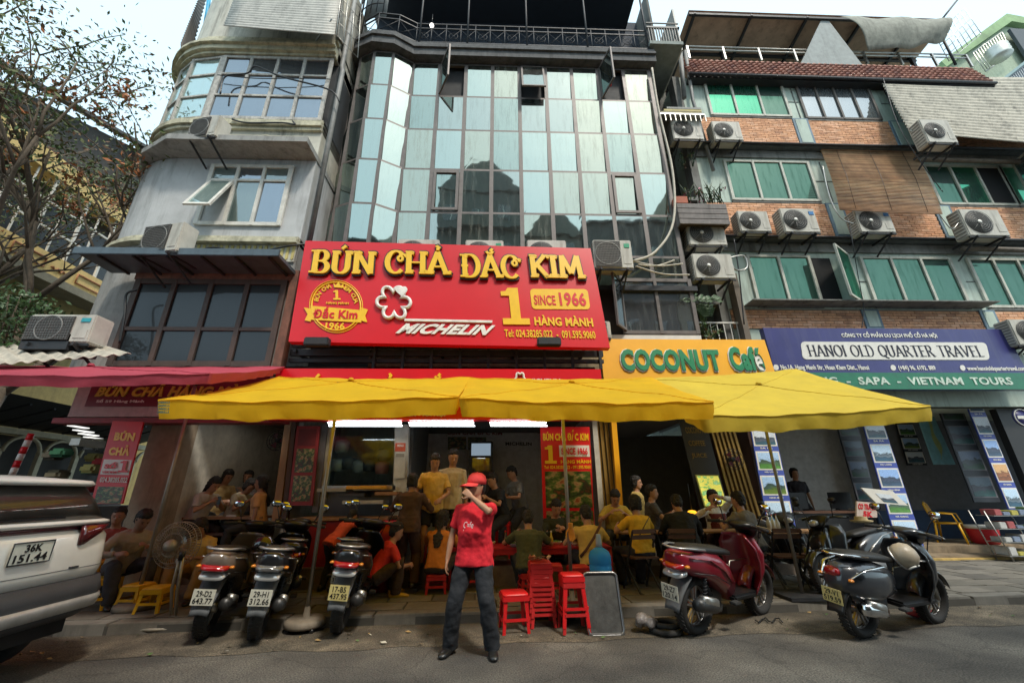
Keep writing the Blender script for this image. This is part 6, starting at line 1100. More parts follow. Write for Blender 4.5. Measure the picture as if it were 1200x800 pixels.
    for q, f_ in ((-1, ft[0]), (1, ft[1])):
        hp = pel+X*q*.085*s-sp*.03; kn, an = ik(hp, V(f_), .44*s, .42*s, V((q*(.35 if seated is not None else .12), -1, .5 if seated is not None else 0))); body.tube([hp, hp.lerp(kn, .5), kn, kn.lerp(an, .3), an], [.085*s, .068*s, .052*s, .053*s, .034*s], 12)
        if skirt: TRS.tube([hp, hp.lerp(kn, .72)], [.1*s, .1*s], 12)
        else: TRS.tube([hp, hp.lerp(kn, .5), kn, kn.lerp(an, .5), an+V((0, 0, -.02))], [.11*s, .098*s, .085*s, .082*s, .08*s], 14)
        fd = V((q*.22, -1, 0)).normalized(); body.loft([(an+V((0, 0, -.02))+fd*(-.06), V((.028, 0, 0)), V((0, 0, .03))), (an-V((0, 0, .03)), V((.034, 0, 0)), V((0, 0, .04))), (an+fd*.09-V((0, 0, .042)), V((.042, 0, 0)), V((0, 0, .024))), (an+fd*.17-V((0, 0, .052)), V((.034, 0, 0)), V((0, 0, .014)))], 10)
        if shoes: MB().loft([(an+V((0, 0, -.04))+fd*(-.085), V((.03, 0, 0)), V((0, 0, .03))), (an-V((0, 0, .035))-fd*.03, V((.042, 0, 0)), V((0, 0, .042))), (an+fd*.08-V((0, 0, .04)), V((.05, 0, 0)), V((0, 0, .032))), (an+fd*.16-V((0, 0, .05)), V((.045, 0, 0)), V((0, 0, .022))), (an+fd*.195-V((0, 0, .055)), V((.02, 0, 0)), V((0, 0, .012)))], 12).build('shoe', mat('shoe_%d' % int(shoes[0]*100), shoes, .35), t)
    remesh(body, vox, 'body', sk, t, 3 if vox < .01 else 1); remesh(SH, max(vox, .012), 'shirt', fab(shirt), t, 1, .03); remesh(TRS, max(vox, .012), 'skirt' if skirt else 'trousers', fab(legs), t, 1, .03)
    if apron: remesh(MB().loft([(c-fw*.0+fw*.02, a*1.05, d*1.2) for c, a, d in torso[1:6]], 18, 2.3), .016, 'vest', fab(apron), t, 2)
    M3 = HM.to_3x3(); mv = lambda x, y, z: M3 @ V((x*s, y*s, z*s)); hr = MB()
    if hair != 'none':
        hr.loft([(h3(0, .035, -.01), mv(.086, 0, 0), mv(0, .085, 0)), (h3(0, .028, .04), mv(.09, 0, 0), mv(0, .1, 0)), (h3(0, .014, .078), mv(.09, 0, 0), mv(0, .108, 0)), (h3(0, .012, .112), mv(.077, 0, 0), mv(0, .095, 0)), (h3(0, .014, .142), mv(.05, 0, 0), mv(0, .06, 0)), (h3(0, .014, .15), mv(.02, 0, 0), mv(0, .02, 0))], 16, 2.2)
        hr.loft([(h3(0, .055, -.085), mv(.055, 0, 0), mv(0, .035, 0)), (h3(0, .055, -.04), mv(.078, 0, 0), mv(0, .06, 0)), (h3(0, .04, .03), mv(.09, 0, 0), mv(0, .082, 0))], 14, 2.1)
        if hair in ('long', 'bob', 'tail', 'bun'):
            for q in (-1, 1): hr.loft([(h3(q*.072, .01, .06), mv(.016, 0, 0), mv(0, .06, 0)), (h3(q*.08, .015, -.02), mv(.014, 0, 0), mv(0, .05, 0)), (h3(q*.074, .025, -.1), mv(.012, 0, 0), mv(0, .035, 0))], 8)
        if hair == 'long': hr.loft([(h3(0, .06, .02), mv(.075, 0, 0), mv(0, .05, 0)), (h3(0, .085, -.1), mv(.08, 0, 0), mv(0, .03, 0)), (nb-fw*.13-sp*.1+V((0, 0, 0)), X*.085, fw*.025), (nb-fw*.14-sp*.26, X*.05, fw*.018)], 12)
        if hair == 'tail': hr.tube([h3(0, .09, .05), h3(0, .14, .02), nb-fw*.13-sp*.05, nb-fw*.14-sp*.2], [.03, .034, .03, .012], 8)
        if hair == 'bun': hr.tube([h3(0, .08, .07), h3(0, .13, .09)], [.04, .035], 8)
        remesh(hr, .01, 'hair', HAIR, t, 1, .03, .028)
    if cap:
        cm = fab(cap); c_ = MB().loft([(h3(0, .008, .03), mv(.099, 0, 0), mv(0, .12, 0)), (h3(0, .008, .08), mv(.1, 0, 0), mv(0, .121, 0)), (h3(0, .01, .125), mv(.085, 0, 0), mv(0, .102, 0)), (h3(0, .01, .155), mv(.05, 0, 0), mv(0, .06, 0)), (h3(0, .01, .163), mv(.006, 0, 0), mv(0, .008, 0))], 22, 2.1).build('cap', cm, t)
        MB().grid(lambda u, v: h3(-.092*cos(pi*u), -.06-.02*v-.11*v*sin(pi*u)**.6-.045*sin(pi*u), .045-.03*v-.014*abs(cos(pi*u))), 16, 6, thick=mv(0, 0, .006)).build('cap_peak', cm, c_); MB().lathe([(.007, 0), (.005, .006)], h3(0, .01, .162)[:], n=8).build('button', cm, c_)
    if face:
        for q in (-1, 1):
            MB().loft([(h3(q*.03, -.094, .006), mv(.013, 0, 0), mv(0, 0, .0045)), (h3(q*.03, -.1, .006), mv(.008, 0, 0), mv(0, 0, .003))], 8).build('eye', mat('eye_dark', (.02, .012, .01), .2), t); MB().tube([h3(q*.014, -.1, .024), h3(q*.032, -.1, .029), h3(q*.05, -.088, .022)], .003, 5).build('eyebrow', HAIR, t)
        MB().tube([h3(-.02, -.092, -.062), h3(0, -.1, -.06), h3(.02, -.092, -.062)], [.003, .005, .003], 6).build('mouth', mat('lips', (.3, .1, .08), .5), t)
    return t, h3, mv, nb, sp, fw
SPOTS = {}
def ppl(label, px, ytop, Y, zf=.13, rz=0, sit=True, x_off=0, h=None, **k):
    """stand or seat a person so that the head top is where the photograph has it"""
    p = PY(px, ytop, Y); 
    if sit: ln = R(k.get('lean', 0)); st_h = p.z-zf-(.5*cos(ln)+.33)*k.get('sc_', 1)-.05; r = person(label, (p.x, Y, zf), rz, seated=max(st_h, .22), **k); return r[0], max(st_h, .22)
    s = (p.z-zf)/1.69; k['sc_'] = s; return person(label, (p.x, Y, zf), rz, **k)[0], 0
ZS = .42
# --- man in the street ---
gm = PZ(556, 765)
mt, h3, mv, nb, sp, fw = person('man in a red polo and red cap standing in the street, hand at his face', (gm.x-.02, gm.y, 0), R(-8), None, -3, .985, shirt=(.62, .012, .025), legs=(.013, .015, .019), vox=.007, cap=(.75, .06, .06), hair='short', head_yaw=-34, head_pitch=2, rw=(-.30, -.02, .80), lw=(-.01, -.215, 1.47), feet=[(-.23, -.02, .075), (.21, -.04, .075)], belly=.045, curlL=.75, curlR=.55, shoes=(.012, .012, .012), palmL=(-.5, .85, .1), build_=1.1)
MB().box((-.034, -.02, -.02), (.034, .0, .04), .006).build('x', BLK, mt) if False else None
ph = MB().loft([(h3(-.035, -.125, .005), mv(.022, 0, 0), mv(0, 0, .022)), (h3(-.035, -.185, .0), mv(.026, 0, 0), mv(0, 0, .026))], 14).build('viewfinder', BLK); tag(ph, 'small black camera like object held to the eye of the man in red', 'camera')
ph.matrix_world = wm(mt)
cl = MB(); c_ = nb-sp*.01
cl.ring((c_.x, c_.y+.005, c_.z+.0), .074, .013, 'Z', 20, 6); cl.tube([(c_.x-.06, c_.y-.05, c_.z+.0), (c_.x-.03, c_.y-.115, c_.z-.05), (c_.x, c_.y-.135, c_.z-.12), (c_.x+.03, c_.y-.115, c_.z-.05), (c_.x+.06, c_.y-.05, c_.z)], .009, 6); cl.build('collar', fab((.62, .012, .025)), mt); fr_m = frame(V((-.115, -.21, 1.22)), V((.085, -.22, 1.22)), V((-.115, -.225, 1.12)))
for s_, u0, u1, v0, v1, shr in (('Cafe', .1, .65, .0, .65, .3), ('HÀ NỘI PHỐ', .1, .95, .68, .95, 0)):
    me = text_mesh(s_, .01, .5); o_, a_, d_ = fr_m; xs = [v.co.x for v in me.vertices]; ys = [v.co.y for v in me.vertices]
    for v in me.vertices: fx = (v.co.x-min(xs))/(max(xs)-min(xs)); fy = (v.co.y-min(ys))/(max(ys)-min(ys)); xx = u0+(u1-u0)*(fx+shr*(fy-.5)*.3); w_ = v1+(v0-v1)*fy; p = o_+a_*xx+d_*w_; v.co = (p.x, -.128-.05*cos(p.x*8)-.035*(1.2-p.z)*2-(v.co.z+.5)*.003, p.z)
    me.materials.append(mat('shirt_print', (.75, .6, .6), .6, bump=0)); put('shirt_print', me, mt)
# --- standing people by the kitchen ---
ppl('woman in a yellow blouse and black skirt standing by the kitchen, looking down', 510, 534, 7.35, ZS, R(10), False, shirt=(.62, .4, .1), legs=(.015, .015, .02), skirt=True, hair='bob', head_pitch=22, lean=4, lw=(.12, -.26, 1.0), rw=(-.16, -.24, 1.02), skin=SKIN)
ppl('man in a cream T-shirt standing behind the woman in yellow', 531, 529, 7.6, ZS, R(-4), False, shirt=(.5, .42, .28), legs=(.02, .02, .025), head_pitch=18, head_yaw=20, build_=1.05)
ppl('person in brown seen from behind at the red counter', 483, 557, 7.0, .2, R(175), False, shirt=(.07, .035, .02), legs=(.05, .025, .015), hair='bun', sleeve='long', lean=6, skin=SKIN2, lw=(.2, -.3, 1.1), rw=(-.2, -.3, 1.1), build_=1.1)
ppl('person in a red T-shirt crouching low by the counter, yellow sandals', 443, 616, 6.7, .12, R(120), True, shirt=(.6, .03, .02), legs=(.06, .035, .02), lean=30, shoes=(.6, .35, .02), sc_=.95, feet=[(-.12, -.3, .07), (.15, -.36, .07)], lw=(.12, -.5, .35), rw=(-.12, -.48, .4))
ppl('person in an orange red top bending behind the parked scooters', 396, 590, 7.2, .15, R(150), False, shirt=(.65, .09, .03), legs=(.02, .02, .02), lean=48, lw=(.1, -.75, .75), rw=(-.15, -.7, .75), hair='short')
# --- diners ---
T1 = ppl('woman in an orange top with long black hair, seated with her back to the street', 515, 597, 6.95, .13, R(168), shirt=(.6, .2, .03), legs=(.04, .03, .03), hair='long', lean=18, lw=(.15, -.42, .75), rw=(-.1, -.42, .72), head_yaw=-15)
T2 = ppl('diner in a patterned yellow top facing the street, half hidden by the woman in orange', 540, 588, 7.9, .3, R(8), shirt=(.5, .35, .12), legs=(.05, .05, .05), hair='long', lean=14, lw=(.12, -.36, .75), rw=(-.14, -.36, .75), head_pitch=14, skin=SKIN)
T3 = ppl('man in a black shirt on a high red stool, in profile', 589, 552, 8.2, ZS, R(-55), shirt=(.012, .012, .014), legs=(.02, .02, .025), lean=20, head_pitch=14, lw=(.12, -.42, 1.0), rw=(-.12, -.42, 1.0))
T4 = ppl('man in a grey shirt behind the man in black', 609, 545, 8.9, ZS, R(-60), shirt=(.2, .2, .19), legs=(.04, .04, .04), lean=14, head_pitch=20, lw=(.12, -.4, 1.0), rw=(-.12, -.4, 1.0))
T5 = ppl('man in an olive T-shirt, broad back to the street', 619, 596, 6.95, .13, R(178), shirt=(.075, .08, .03), legs=(.03, .03, .03), lean=14, lw=(.22, -.38, .75), rw=(-.2, -.38, .72), head_pitch=22, build_=1.16)
T6 = ppl('man in a dark green jacket facing the street across the long red table', 648, 583, 7.95, .15, R(6), shirt=(.03, .035, .02), legs=(.03, .03, .03), sleeve='long', lean=16, head_pitch=20, lw=(.04, -.42, .78), rw=(-.05, -.42, .76))
T7 = ppl('man in a pale yellow T-shirt with a brown strap across his back', 690, 591, 6.9, .13, R(188), shirt=(.62, .42, .1), legs=(.02, .02, .03), lean=12, lw=(.25, -.35, .7), rw=(-.22, -.36, .7), head_pitch=18, build_=1.12)
t = T7[0]; MB().tube([(-.19, .02, .98), (-.1, .14, .88), (.02, .16, .72), (.14, .13, .56), (.2, .02, .46)], [(.022, .006)]*5, 8).build('shoulder_strap', mat('strap_brown', (.08, .03, .02), .7), t)
T8 = ppl('man in a yellow T-shirt facing the street, head bowed', 717, 571, 8.2, .3, R(-6), shirt=(.6, .42, .07), legs=(.03, .03, .03), lean=22, head_pitch=26, lw=(.12, -.4, .85), rw=(-.14, -.4, .85))
T9 = ppl('woman in a bright yellow top with thin strap, seated with her back turned', 747, 579, 6.95, .13, R(195), shirt=(.7, .42, .03), legs=(.03, .03, .04), hair='bob', lean=10, lw=(.2, -.4, .85), rw=(-.2, -.4, .85))
MB().tube([(-.12, .1, 1.02), (.02, .15, .9), (.15, .13, .72)], [(.009, .005)]*3, 6).build('shoulder_strap', BLK, T9[0])
ppl('woman with shoulder length hair at the café wall, in profile', 741, 557, 8.7, .3, R(60), shirt=(.45, .32, .1), legs=(.03, .03, .03), hair='bob', lean=6)
ppl('man in a dark grey shirt turned to the right inside the café', 757, 567, 8.0, .3, R(70), shirt=(.06, .055, .05), legs=(.03, .03, .03), lean=8, lw=(.1, -.4, .85), rw=(-.1, -.4, .85))
T10 = ppl('person in a black coat hunched with the back to the street', 797, 577, 6.95, .13, R(172), shirt=(.014, .013, .013), legs=(.015, .015, .015), sleeve='long', lean=22, head_pitch=24, build_=1.2, lw=(.15, -.4, .85), rw=(-.15, -.4, .85))
ppl('woman in a dark red vest over white sleeves with a hand at her mouth', 831, 573, 8.1, .3, R(4), shirt=(.6, .58, .54), legs=(.05, .02, .02), apron=(.13, .02, .015), sleeve='long', hair='short', lean=8, lw=(.02, -.3, 1.1), rw=(-.28, -.3, .9), palmL=(0, 1, 0))
T11 = ppl('man in a grey T-shirt with short hair, back turned, at the café table', 872, 575, 7.0, .13, R(205), shirt=(.17, .15, .13), legs=(.03, .03, .03), lean=14, lw=(.2, -.4, .9), rw=(-.2, -.4, .9), build_=1.1)
T12 = ppl('woman in a white T-shirt with a long ponytail looking at her phone', 240, 557, 8.25, ZS, R(70), shirt=(.5, .45, .42), legs=(.02, .02, .03), hair='tail', lean=24, head_pitch=18, lw=(.08, -.42, .98), rw=(-.08, -.4, .98))
ppl('diner in ochre beside the woman with the phone', 263, 549, 8.9, ZS, R(60), shirt=(.4, .28, .12), legs=(.03, .03, .03), hair='bun', lean=14, head_pitch=16, lw=(.1, -.4, .98), rw=(-.1, -.4, .98), skin=SKIN2)
ppl('diner with dark hair bowed over the left restaurant table', 281, 558, 8.5, ZS, R(75), shirt=(.4, .36, .25), legs=(.03, .03, .03), hair='bob', lean=20, head_pitch=28, lw=(.1, -.4, .98), rw=(-.1, -.4, .98), skin=SKIN2)
ppl('woman facing the street at the far side of the left restaurant table', 294, 551, 9.3, ZS, R(15), shirt=(.25, .22, .2), legs=(.03, .03, .03), hair='bun', lean=8, lw=(.02, -.3, 1.15), rw=(-.2, -.35, .95))
ppl('woman in a pale orange top, long hair, right end of the left restaurant table', 314, 556, 8.3, ZS, R(-75), shirt=(.6, .32, .14), legs=(.03, .03, .03), hair='long', lean=8, skin=SKIN2)
ppl('woman in a white and yellow blouse sitting low between the fan and the scooters', 249, 603, 7.0, .13, R(5), shirt=(.6, .4, .12), legs=(.35, .2, .06), hair='bob', lean=20, head_pitch=24, skin=SKIN2, lw=(.1, -.4, .55), rw=(-.14, -.38, .5), sc_=.95)
ppl('man in a pale shirt leaning over the yellow table at the left pillar', 160, 594, 6.7, .13, R(60), shirt=(.32, .27, .21), legs=(.05, .05, .06), lean=26, head_pitch=16, lw=(.05, -.5, .72), rw=(-.25, -.45, .65), sleeve='long', skin=SKIN2, build_=1.1)
ppl('person in red half hidden behind the man in the pale shirt', 144, 593, 7.3, .13, R(30), shirt=(.25, .05, .04), legs=(.05, .05, .06), lean=10, skin=SKIN2)
ppl('clerk with dark hair behind the desk screens in the travel shop', 928, 548, 10.6, .34, R(-5), shirt=(.03, .03, .04), legs=(.02, .02, .02), hair='bun', lean=4)
# phone in the woman's hands
p = wm(T12[0]) @ V((0, -.5, 1.0)); tag(MB().box((p.x-.035, p.y-.005, p.z-.07), (p.x+.035, p.y+.005, p.z+.07), .004).build('mobile_phone', BLK), 'black phone held by the woman in the white T-shirt', 'phone')
# ================= STOOLS, TABLES, CHAIRS =================
def stool(label, loc, rz=0, H_=.37, W=.3, m=None, group='red plastic stools', top=.22, make=None):
    m = m or PLRED; t = T('plastic_stool', label, 'stool', loc, rz, group); b = W/2; a = top/2
    MB().loft([(V((0, 0, H_-.03)), V((a+.012, 0, 0)), V((0, a+.012, 0))), (V((0, 0, H_-.008)), V((a+.008, 0, 0)), V((0, a+.008, 0))), (V((0, 0, H_)), V((a-.01, 0, 0)), V((0, a-.01, 0)))], 24, 7).build('seat', m, t)
    for sx in (-1, 1):
        for sy in (-1, 1):
            q = MB(); t0 = V((sx*a*.97, sy*a*.97, H_-.028)); b0 = V((sx*(b-.01), sy*(b-.01), 0)); w = .045
            q.add([t0, t0+V((-sx*w, 0, 0)), b0+V((-sx*w*.75, 0, 0)), b0, t0+V((0, -sy*w, 0)), b0+V((0, -sy*w*.75, 0)), t0+V((-sx*w, -sy*.006, 0)), b0+V((-sx*w*.75, -sy*.006, 0)), t0+V((-sx*.006, -sy*w, 0)), b0+V((-sx*.006, -sy*w*.75, 0))], [(0, 1, 2, 3), (0, 3, 5, 4), (1, 6, 7, 2), (4, 5, 9, 8), (6, 8, 9, 7), (3, 2, 7, 9, 5)]); q.build('leg', m, t)
    r = MB(); zc = H_*.32; f = 1-zc/H_; c = a+(b-a)*f
    for s_ in (-1, 1): r.box((-c+.03, s_*c-.004, zc), (c-.03, s_*c+.004, zc+.03)); r.box((s_*c-.004, -c+.03, zc), (s_*c+.004, c-.03, zc+.03)); c2 = a+.006; r.box((-c2, s_*(c2+.004)-.003, H_-.075), (c2, s_*(c2+.004)+.003, H_-.028)); r.box((s_*(c2+.004)-.003, -c2, H_-.075), (s_*(c2+.004)+.003, c2, H_-.028))
    r.build('apron', m, t); return t
PLR2 = mat('red_plastic_worn', (.5, .02, .02), .45, var=.15, bump=.05)
p = PZ(603, 742, .004); stool('bright red stool with a dished seat just right of the man in red', p+V((0, .1, 0)), R(8), .4, .34, top=.29)
p = PZ(636, 735, .02)+V((0, .12, 0))
for k in range(7): stool('red stool in the tall nested stack, %s' % ['lowest', 'second from the bottom', 'third from the bottom', 'fourth from the bottom', 'fifth from the bottom', 'second from the top', 'topmost, with crumpled wrappers on it'][k], p+V((rnd.uniform(-.006, .006), rnd.uniform(-.006, .006), k*.052)), R(4+rnd.uniform(-3, 3)), .37, .33, top=.25, m=PLR2)
w = MB()
for k in range(26): c = p+V((rnd.uniform(-.13, .13), rnd.uniform(-.12, .1), .7+rnd.uniform(0, .035))); a = V((rnd.uniform(-1, 1), rnd.uniform(-1, 1), rnd.uniform(-.5, .5))).normalized()*.04; b = a.cross(V((rnd.uniform(-.4, .4), .2, 1))).normalized()*.03; w.k = k % 2; w.add([c-a, c+b, c+a, c-b], [(0, 1, 2, 3)])
tag(w.build('crumpled_wrappers', [mat('wrapper_pale', (.6, .4, .28), .6), mat('wrapper_orange', (.5, .2, .08), .5)]), 'crumpled paper wrappers on top of the stool stack', 'wrappers')
p = PZ(675, 742, .02); stool('tall red stool between the stack and the metal tray, upper one of two', p+V((0, .12, .06)), R(3), .52, .34, top=.24); stool('tall red stool under another one beside the metal tray', p+V((0, .12, 0)), R(3), .52, .34, top=.24, m=PLR2)
for lab, (tt, sh), dx, dy in (('red stool under the woman in orange', T1, 0, .04), ('red stool under the man in olive', T5, 0, .03), ('red stool under the man with the brown strap', T7, 0, .03), ('red stool under the man in the dark green jacket', T6, 0, 0), ('high red stool under the man in black', T3, 0, 0), ('red stool under the half hidden diner in patterned yellow', T2, 0, 0)): l = tt.location; stool(lab, (l.x+dx, l.y+dy, l.z), R(rnd.uniform(-8, 8)), max(sh-.03, .25), .33, top=.27, m=rnd.choice([PLRED, PLR2]))
for lab, px, py, h_ in (('empty red stool behind the stool stack', 648, 700, .42), ('red stool half hidden by the left arm of the man in red', 548, 690, .35), ('red stool behind the umbrella pole in the middle', 680, 700, .4)): stool(lab, PZ(px, py, .13), R(rnd.uniform(-10, 10)), h_, .33, top=.26, m=PLR2)
# low red tables
def low_table(label, loc, w, d, h_, m, rz=0, cat='table', stuff_on=True, nm='low_table', grp=None):
    t = T(nm, label, cat, loc, rz, grp); MB().box((-w/2, -d/2, h_-.03), (w/2, d/2, h_), .01).build('tabletop', m, t)
    for sx in (-1, 1):
        for sy in (-1, 1): MB().loft([(V((sx*(w/2-.04), sy*(d/2-.04), h_-.03)), V((.03, 0, 0)), V((0, .03, 0))), (V((sx*(w/2-.02), sy*(d/2-.02), 0)), V((.02, 0, 0)), V((0, .02, 0)))], 8, 5).build('leg', m, t)
    MB().box((-w/2+.03, -d/2+.02, h_-.1), (w/2-.03, -d/2+.03, h_-.03)).build('apron', m, t); MB().box((-w/2+.03, d/2-.03, h_-.1), (w/2-.03, d/2-.02, h_-.03)).build('apron', m, t); return t
def dish(label, p, r, m, food=None, nm='bowl'):
    t = T(nm, label, 'bowl', p); MB().lathe([(r*.5, 0), (r*.85, .03), (r, .055), (r*.93, .055), (r*.6, .02)], n=18).build('dish', m, t)
    if food: 
        f = MB()
        for k in range(9): f.lathe([(.0, -.01), (r*.28, 0), (r*.2, .02), (0, .028)], (rnd.uniform(-.5, .5)*r, rnd.uniform(-.5, .5)*r, .04), n=7)
        f.build('food', food, t, kind='stuff')
FOOD = [mat('greens', (.08, .2, .03), .6, bump=0), mat('noodles', (.6, .55, .42), .6, bump=0), mat('meat', (.25, .09, .03), .5, bump=0)]
low_table('long low red table crossing behind the man in red, in front of the diners', (.55, 7.45, .13), 2.6, .62, .56, PLR2); n_ = 0
for x, y, r, fo in ((-.35, 7.35, .1, 1), (-.1, 7.55, .09, 2), (.3, 7.3, .11, 0), (.72, 7.35, .12, 1), (1.0, 7.5, .1, 0), (1.3, 7.3, .09, 2), (.5, 7.6, .08, 0)):
    dish(['white bowl of noodles on the red table behind the man in red', 'bowl of grilled meat near the left end of the red table', 'plate of herbs in front of the man in olive', 'large bowl of noodles between the man in olive and the strap man', 'bowl of greens in front of the man in the dark green jacket', 'meat bowl at the right end of the long red table', 'small green bowl at the back of the red table'][n_], (x, y, .69), r, WHT, FOOD[fo]); n_ += 1
low_table('second red table near the woman in orange', (-.75, 7.75, .2), .9, .6, .6, PLR2)
# red serving counter with trays and buckets
ct = T('serving_counter', 'red cloth covered counter with trays in front of the kitchen window', 'counter', (-2.6, 7.6, .12)); a0, a1 = PY(345, 620, 7.5).x, PY(452, 620, 7.5).x; MB().box((a0, 7.45, .12), (a1, 8.05, 1.1), .02).build('red_cloth_front', mat('red_cloth_dull', (.32, .012, .015), .6, var=.2, bump=.4, bs=8), ct, True); MB().box((a0-.04, 7.4, 1.1), (a1+.05, 8.1, 1.14)).build('counter_top', WOODL, ct, True)
for k, (px, py, w_, c, lab) in enumerate(((392, 574, .5, (.3, .28, .25), 'grey metal tray'), (432, 571, .7, (.6, .32, .03), 'yellow topped tray'), (415, 580, .45, (.04, .04, .05), 'black tray'), (455, 578, .4, (.3, .15, .08), 'brown wooden tray'), (428, 588, .7, (.4, .4, .42), 'shallow steel tray'))): p = PY(px, py, 7.7); tag(MB().box((p.x-w_/2, 7.55, p.z-.03), (p.x+w_/2, 7.95, p.z+.03), .01).build('serving_tray', mat('tray_%d' % k, c, .4)), lab+' of food on the serving counter', 'tray')
bk = T('red_bucket', 'red plastic bucket with a rim below the trays, beside the person in brown', 'bucket', (PZ(448, 700, .13).x, 6.95, .13)); p = PY(452, 640, 7.2); bk.location = (p.x, 7.2, .13); MB().lathe([(.17, 0), (.21, .7), (.2, .95)], n=22).build('drum', mat('bucket_red', (.4, .012, .02), .4), bk); MB().ring((0, 0, .95), .21, .015, 'Z', 24, 6).build('rim', PLRED, bk); MB().ring((0, 0, .6), .212, .008, 'Z', 24, 5).build('hoop', PLR2, bk)
# tables in the left room and the café
WT = T('restaurant_table', 'dark dining table in the left restaurant', 'table', (-5.2, 8.5, ZS)); c = PY(272, 592, 8.45); MB().box((c.x-1.0, 8.15, .72+ZS-.04), (c.x+.75, 8.85, .72+ZS)).build('tabletop', WOODL, WT, True)
for sx in (-.9, .65):
    for y in (8.2, 8.8): MB().box((c.x+sx-.03, y-.03, ZS), (c.x+sx+.03, y+.03, .68+ZS)).build('leg', WOOD, WT, True)
tag(MB().box((c.x+.02, 8.3, .72+ZS), (c.x+.2, 8.42, .75+ZS)).build('napkin_box', WHT), 'white napkin box on the left restaurant table', 'box')
BMB = MB(); 
def bench(label, x0, x1, y, z): t = T('bench', label, 'bench', ((x0+x1)/2, y, z)); MB().box((-(x1-x0)/2, -.15, .42), ((x1-x0)/2, .15, .46)).build('seat', WOOD, t); [MB().box((s_*((x1-x0)/2-.1)-.03, -.12, 0), (s_*((x1-x0)/2-.1)+.03, .12, .42)).build('leg', WOOD, t) for s_ in (-1, 1)]
bench('dark bench along the near side of the left restaurant table', c.x-1.0, c.x+.6, 8.2, ZS); bench('dark bench on the far side of the left restaurant table', c.x-1.0, c.x+.6, 9.05, ZS)
def wood_chair(label, loc, rz):
    t = T('folding_chair', label, 'chair', loc, rz, 'wooden folding chairs at the café')
    for k in range(5): MB().box((-.2, -.2+k*.085, .44), (.2, -.13+k*.085, .46)).build('seat_slat', WOOD, t)
    for s_ in (-1, 1): MB().bar((s_*.2, -.2, 0), (s_*.2, .2, .82), .025, .02).build('leg', IRON, t); MB().bar((s_*.18, .22, 0), (s_*.18, -.18, .44), .025, .02).build('leg', IRON, t)
    for z in (.7, .78): MB().box((-.2, .155+(z-.7)*.4, z), (.2, .175+(z-.7)*.4, z+.06)).build('back_slat', WOOD, t)
    return t
def wood_table(label, loc, w, d, rz=0):
    t = T('folding_table', label, 'table', loc, rz, 'wooden folding tables at the café')
    for k in range(5): MB().box((-w/2, -d/2+k*d/5, .72), (w/2, -d/2+(k+1)*d/5-.01, .745)).build('top_slat', mat('table_wood', (.4, .22, .1), .6, var=.25), t)
    for s_ in (-1, 1): MB().bar((s_*w*.42, -d*.45, 0), (s_*w*.42, d*.45, .72), .025, .02).build('leg', IRON, t); MB().bar((s_*w*.42-.03*s_, d*.45, 0), (s_*w*.42-.03*s_, -d*.45, .72), .025, .02).build('leg', IRON, t)
    return t
p = PY(925, 609, 7.3); wood_table('wooden café table with white bottles, beside the tour board', (p.x, 7.35, .13), 1.0, .55); wood_table('wooden café table in front of the woman in the dark red vest', (PY(838, 610, 7.6).x, 7.6, .13), .9, .5); wood_table('wooden café table before the woman in bright yellow', (PY(752, 615, 7.5).x, 7.55, .13), .8, .5)
for lab, px, y, rz in (('wooden folding chair seen from behind left of the umbrella pole base', 918, 6.75, 172), ('wooden folding chair right of the umbrella pole', 955, 6.75, 188), ('wooden chair under the woman in bright yellow', 748, 6.9, 195), ('wooden chair under the person in the black coat', 797, 6.9, 172), ('wooden chair under the man in the grey T-shirt', 872, 6.95, 200)): wood_chair(lab, (PY(px, 640, y).x, y, .13), R(rz-180+180))
for k, px in enumerate((898, 903, 908)): p = PY(px, 600, 7.3); t = T('sauce_bottle', 'white sauce bottle on the café table, %s' % ['left one', 'middle one', 'right one'][k], 'bottle', (p.x, 7.3, .875)); MB().lathe([(.035, 0), (.037, .12), (.012, .2), (.008, .24)], n=12).build('bottle_body', WHT, t); MB().cyl((0, 0, .24), (0, 0, .26), .01, 8).build('cap', PLRED, t)
bush('table_plant', 'small green herbs on the café table beside the bottles', V((PY(918, 600, 7.3).x, 7.35, .88)), .12, .08, .08, 6, (2, 6, 0, 0), .03)
# yellow plastic stools, tables
def gxy(px, py, z=.13): return PZ(px, py, z)
stool('yellow stool beside the white car', gxy(97, 716)+V((0, .12, 0)), R(20), .36, .38, PLYEL, 'yellow plastic stools', .28); stool('yellow stool in the middle of the three in front of the yellow tables', gxy(147, 714)+V((0, .12, 0)), R(-5), .28, .32, PLYEL, 'yellow plastic stools', .25); stool('yellow stool nearest the pedestal fan', gxy(172, 718)+V((0, .1, 0)), R(3), .28, .32, PLYEL, 'yellow plastic stools', .25)
low_table('yellow plastic table by the white car', (gxy(112, 690).x, 6.75, .13), .5, .5, .52, PLYEL, R(15)); low_table('yellow plastic table holding food near the fan', (gxy(155, 690).x-.02, 6.75, .13), .62, .5, .52, PLYEL, R(0))
dish('basket of food on the yellow table', (gxy(150, 690).x, 6.7, .66), .13, mat('basket', (.3, .16, .05), .7), FOOD[1], 'basket')
tag(MB().tube([(gxy(152, 690).x, 6.62, .67), (gxy(152, 690).x+.03, 6.6, .75), (gxy(152, 690).x+.08, 6.6, .8)], [.05, .04, .005], 8).build('white_bag', WHT), 'white plastic bag on the yellow table', 'bag')
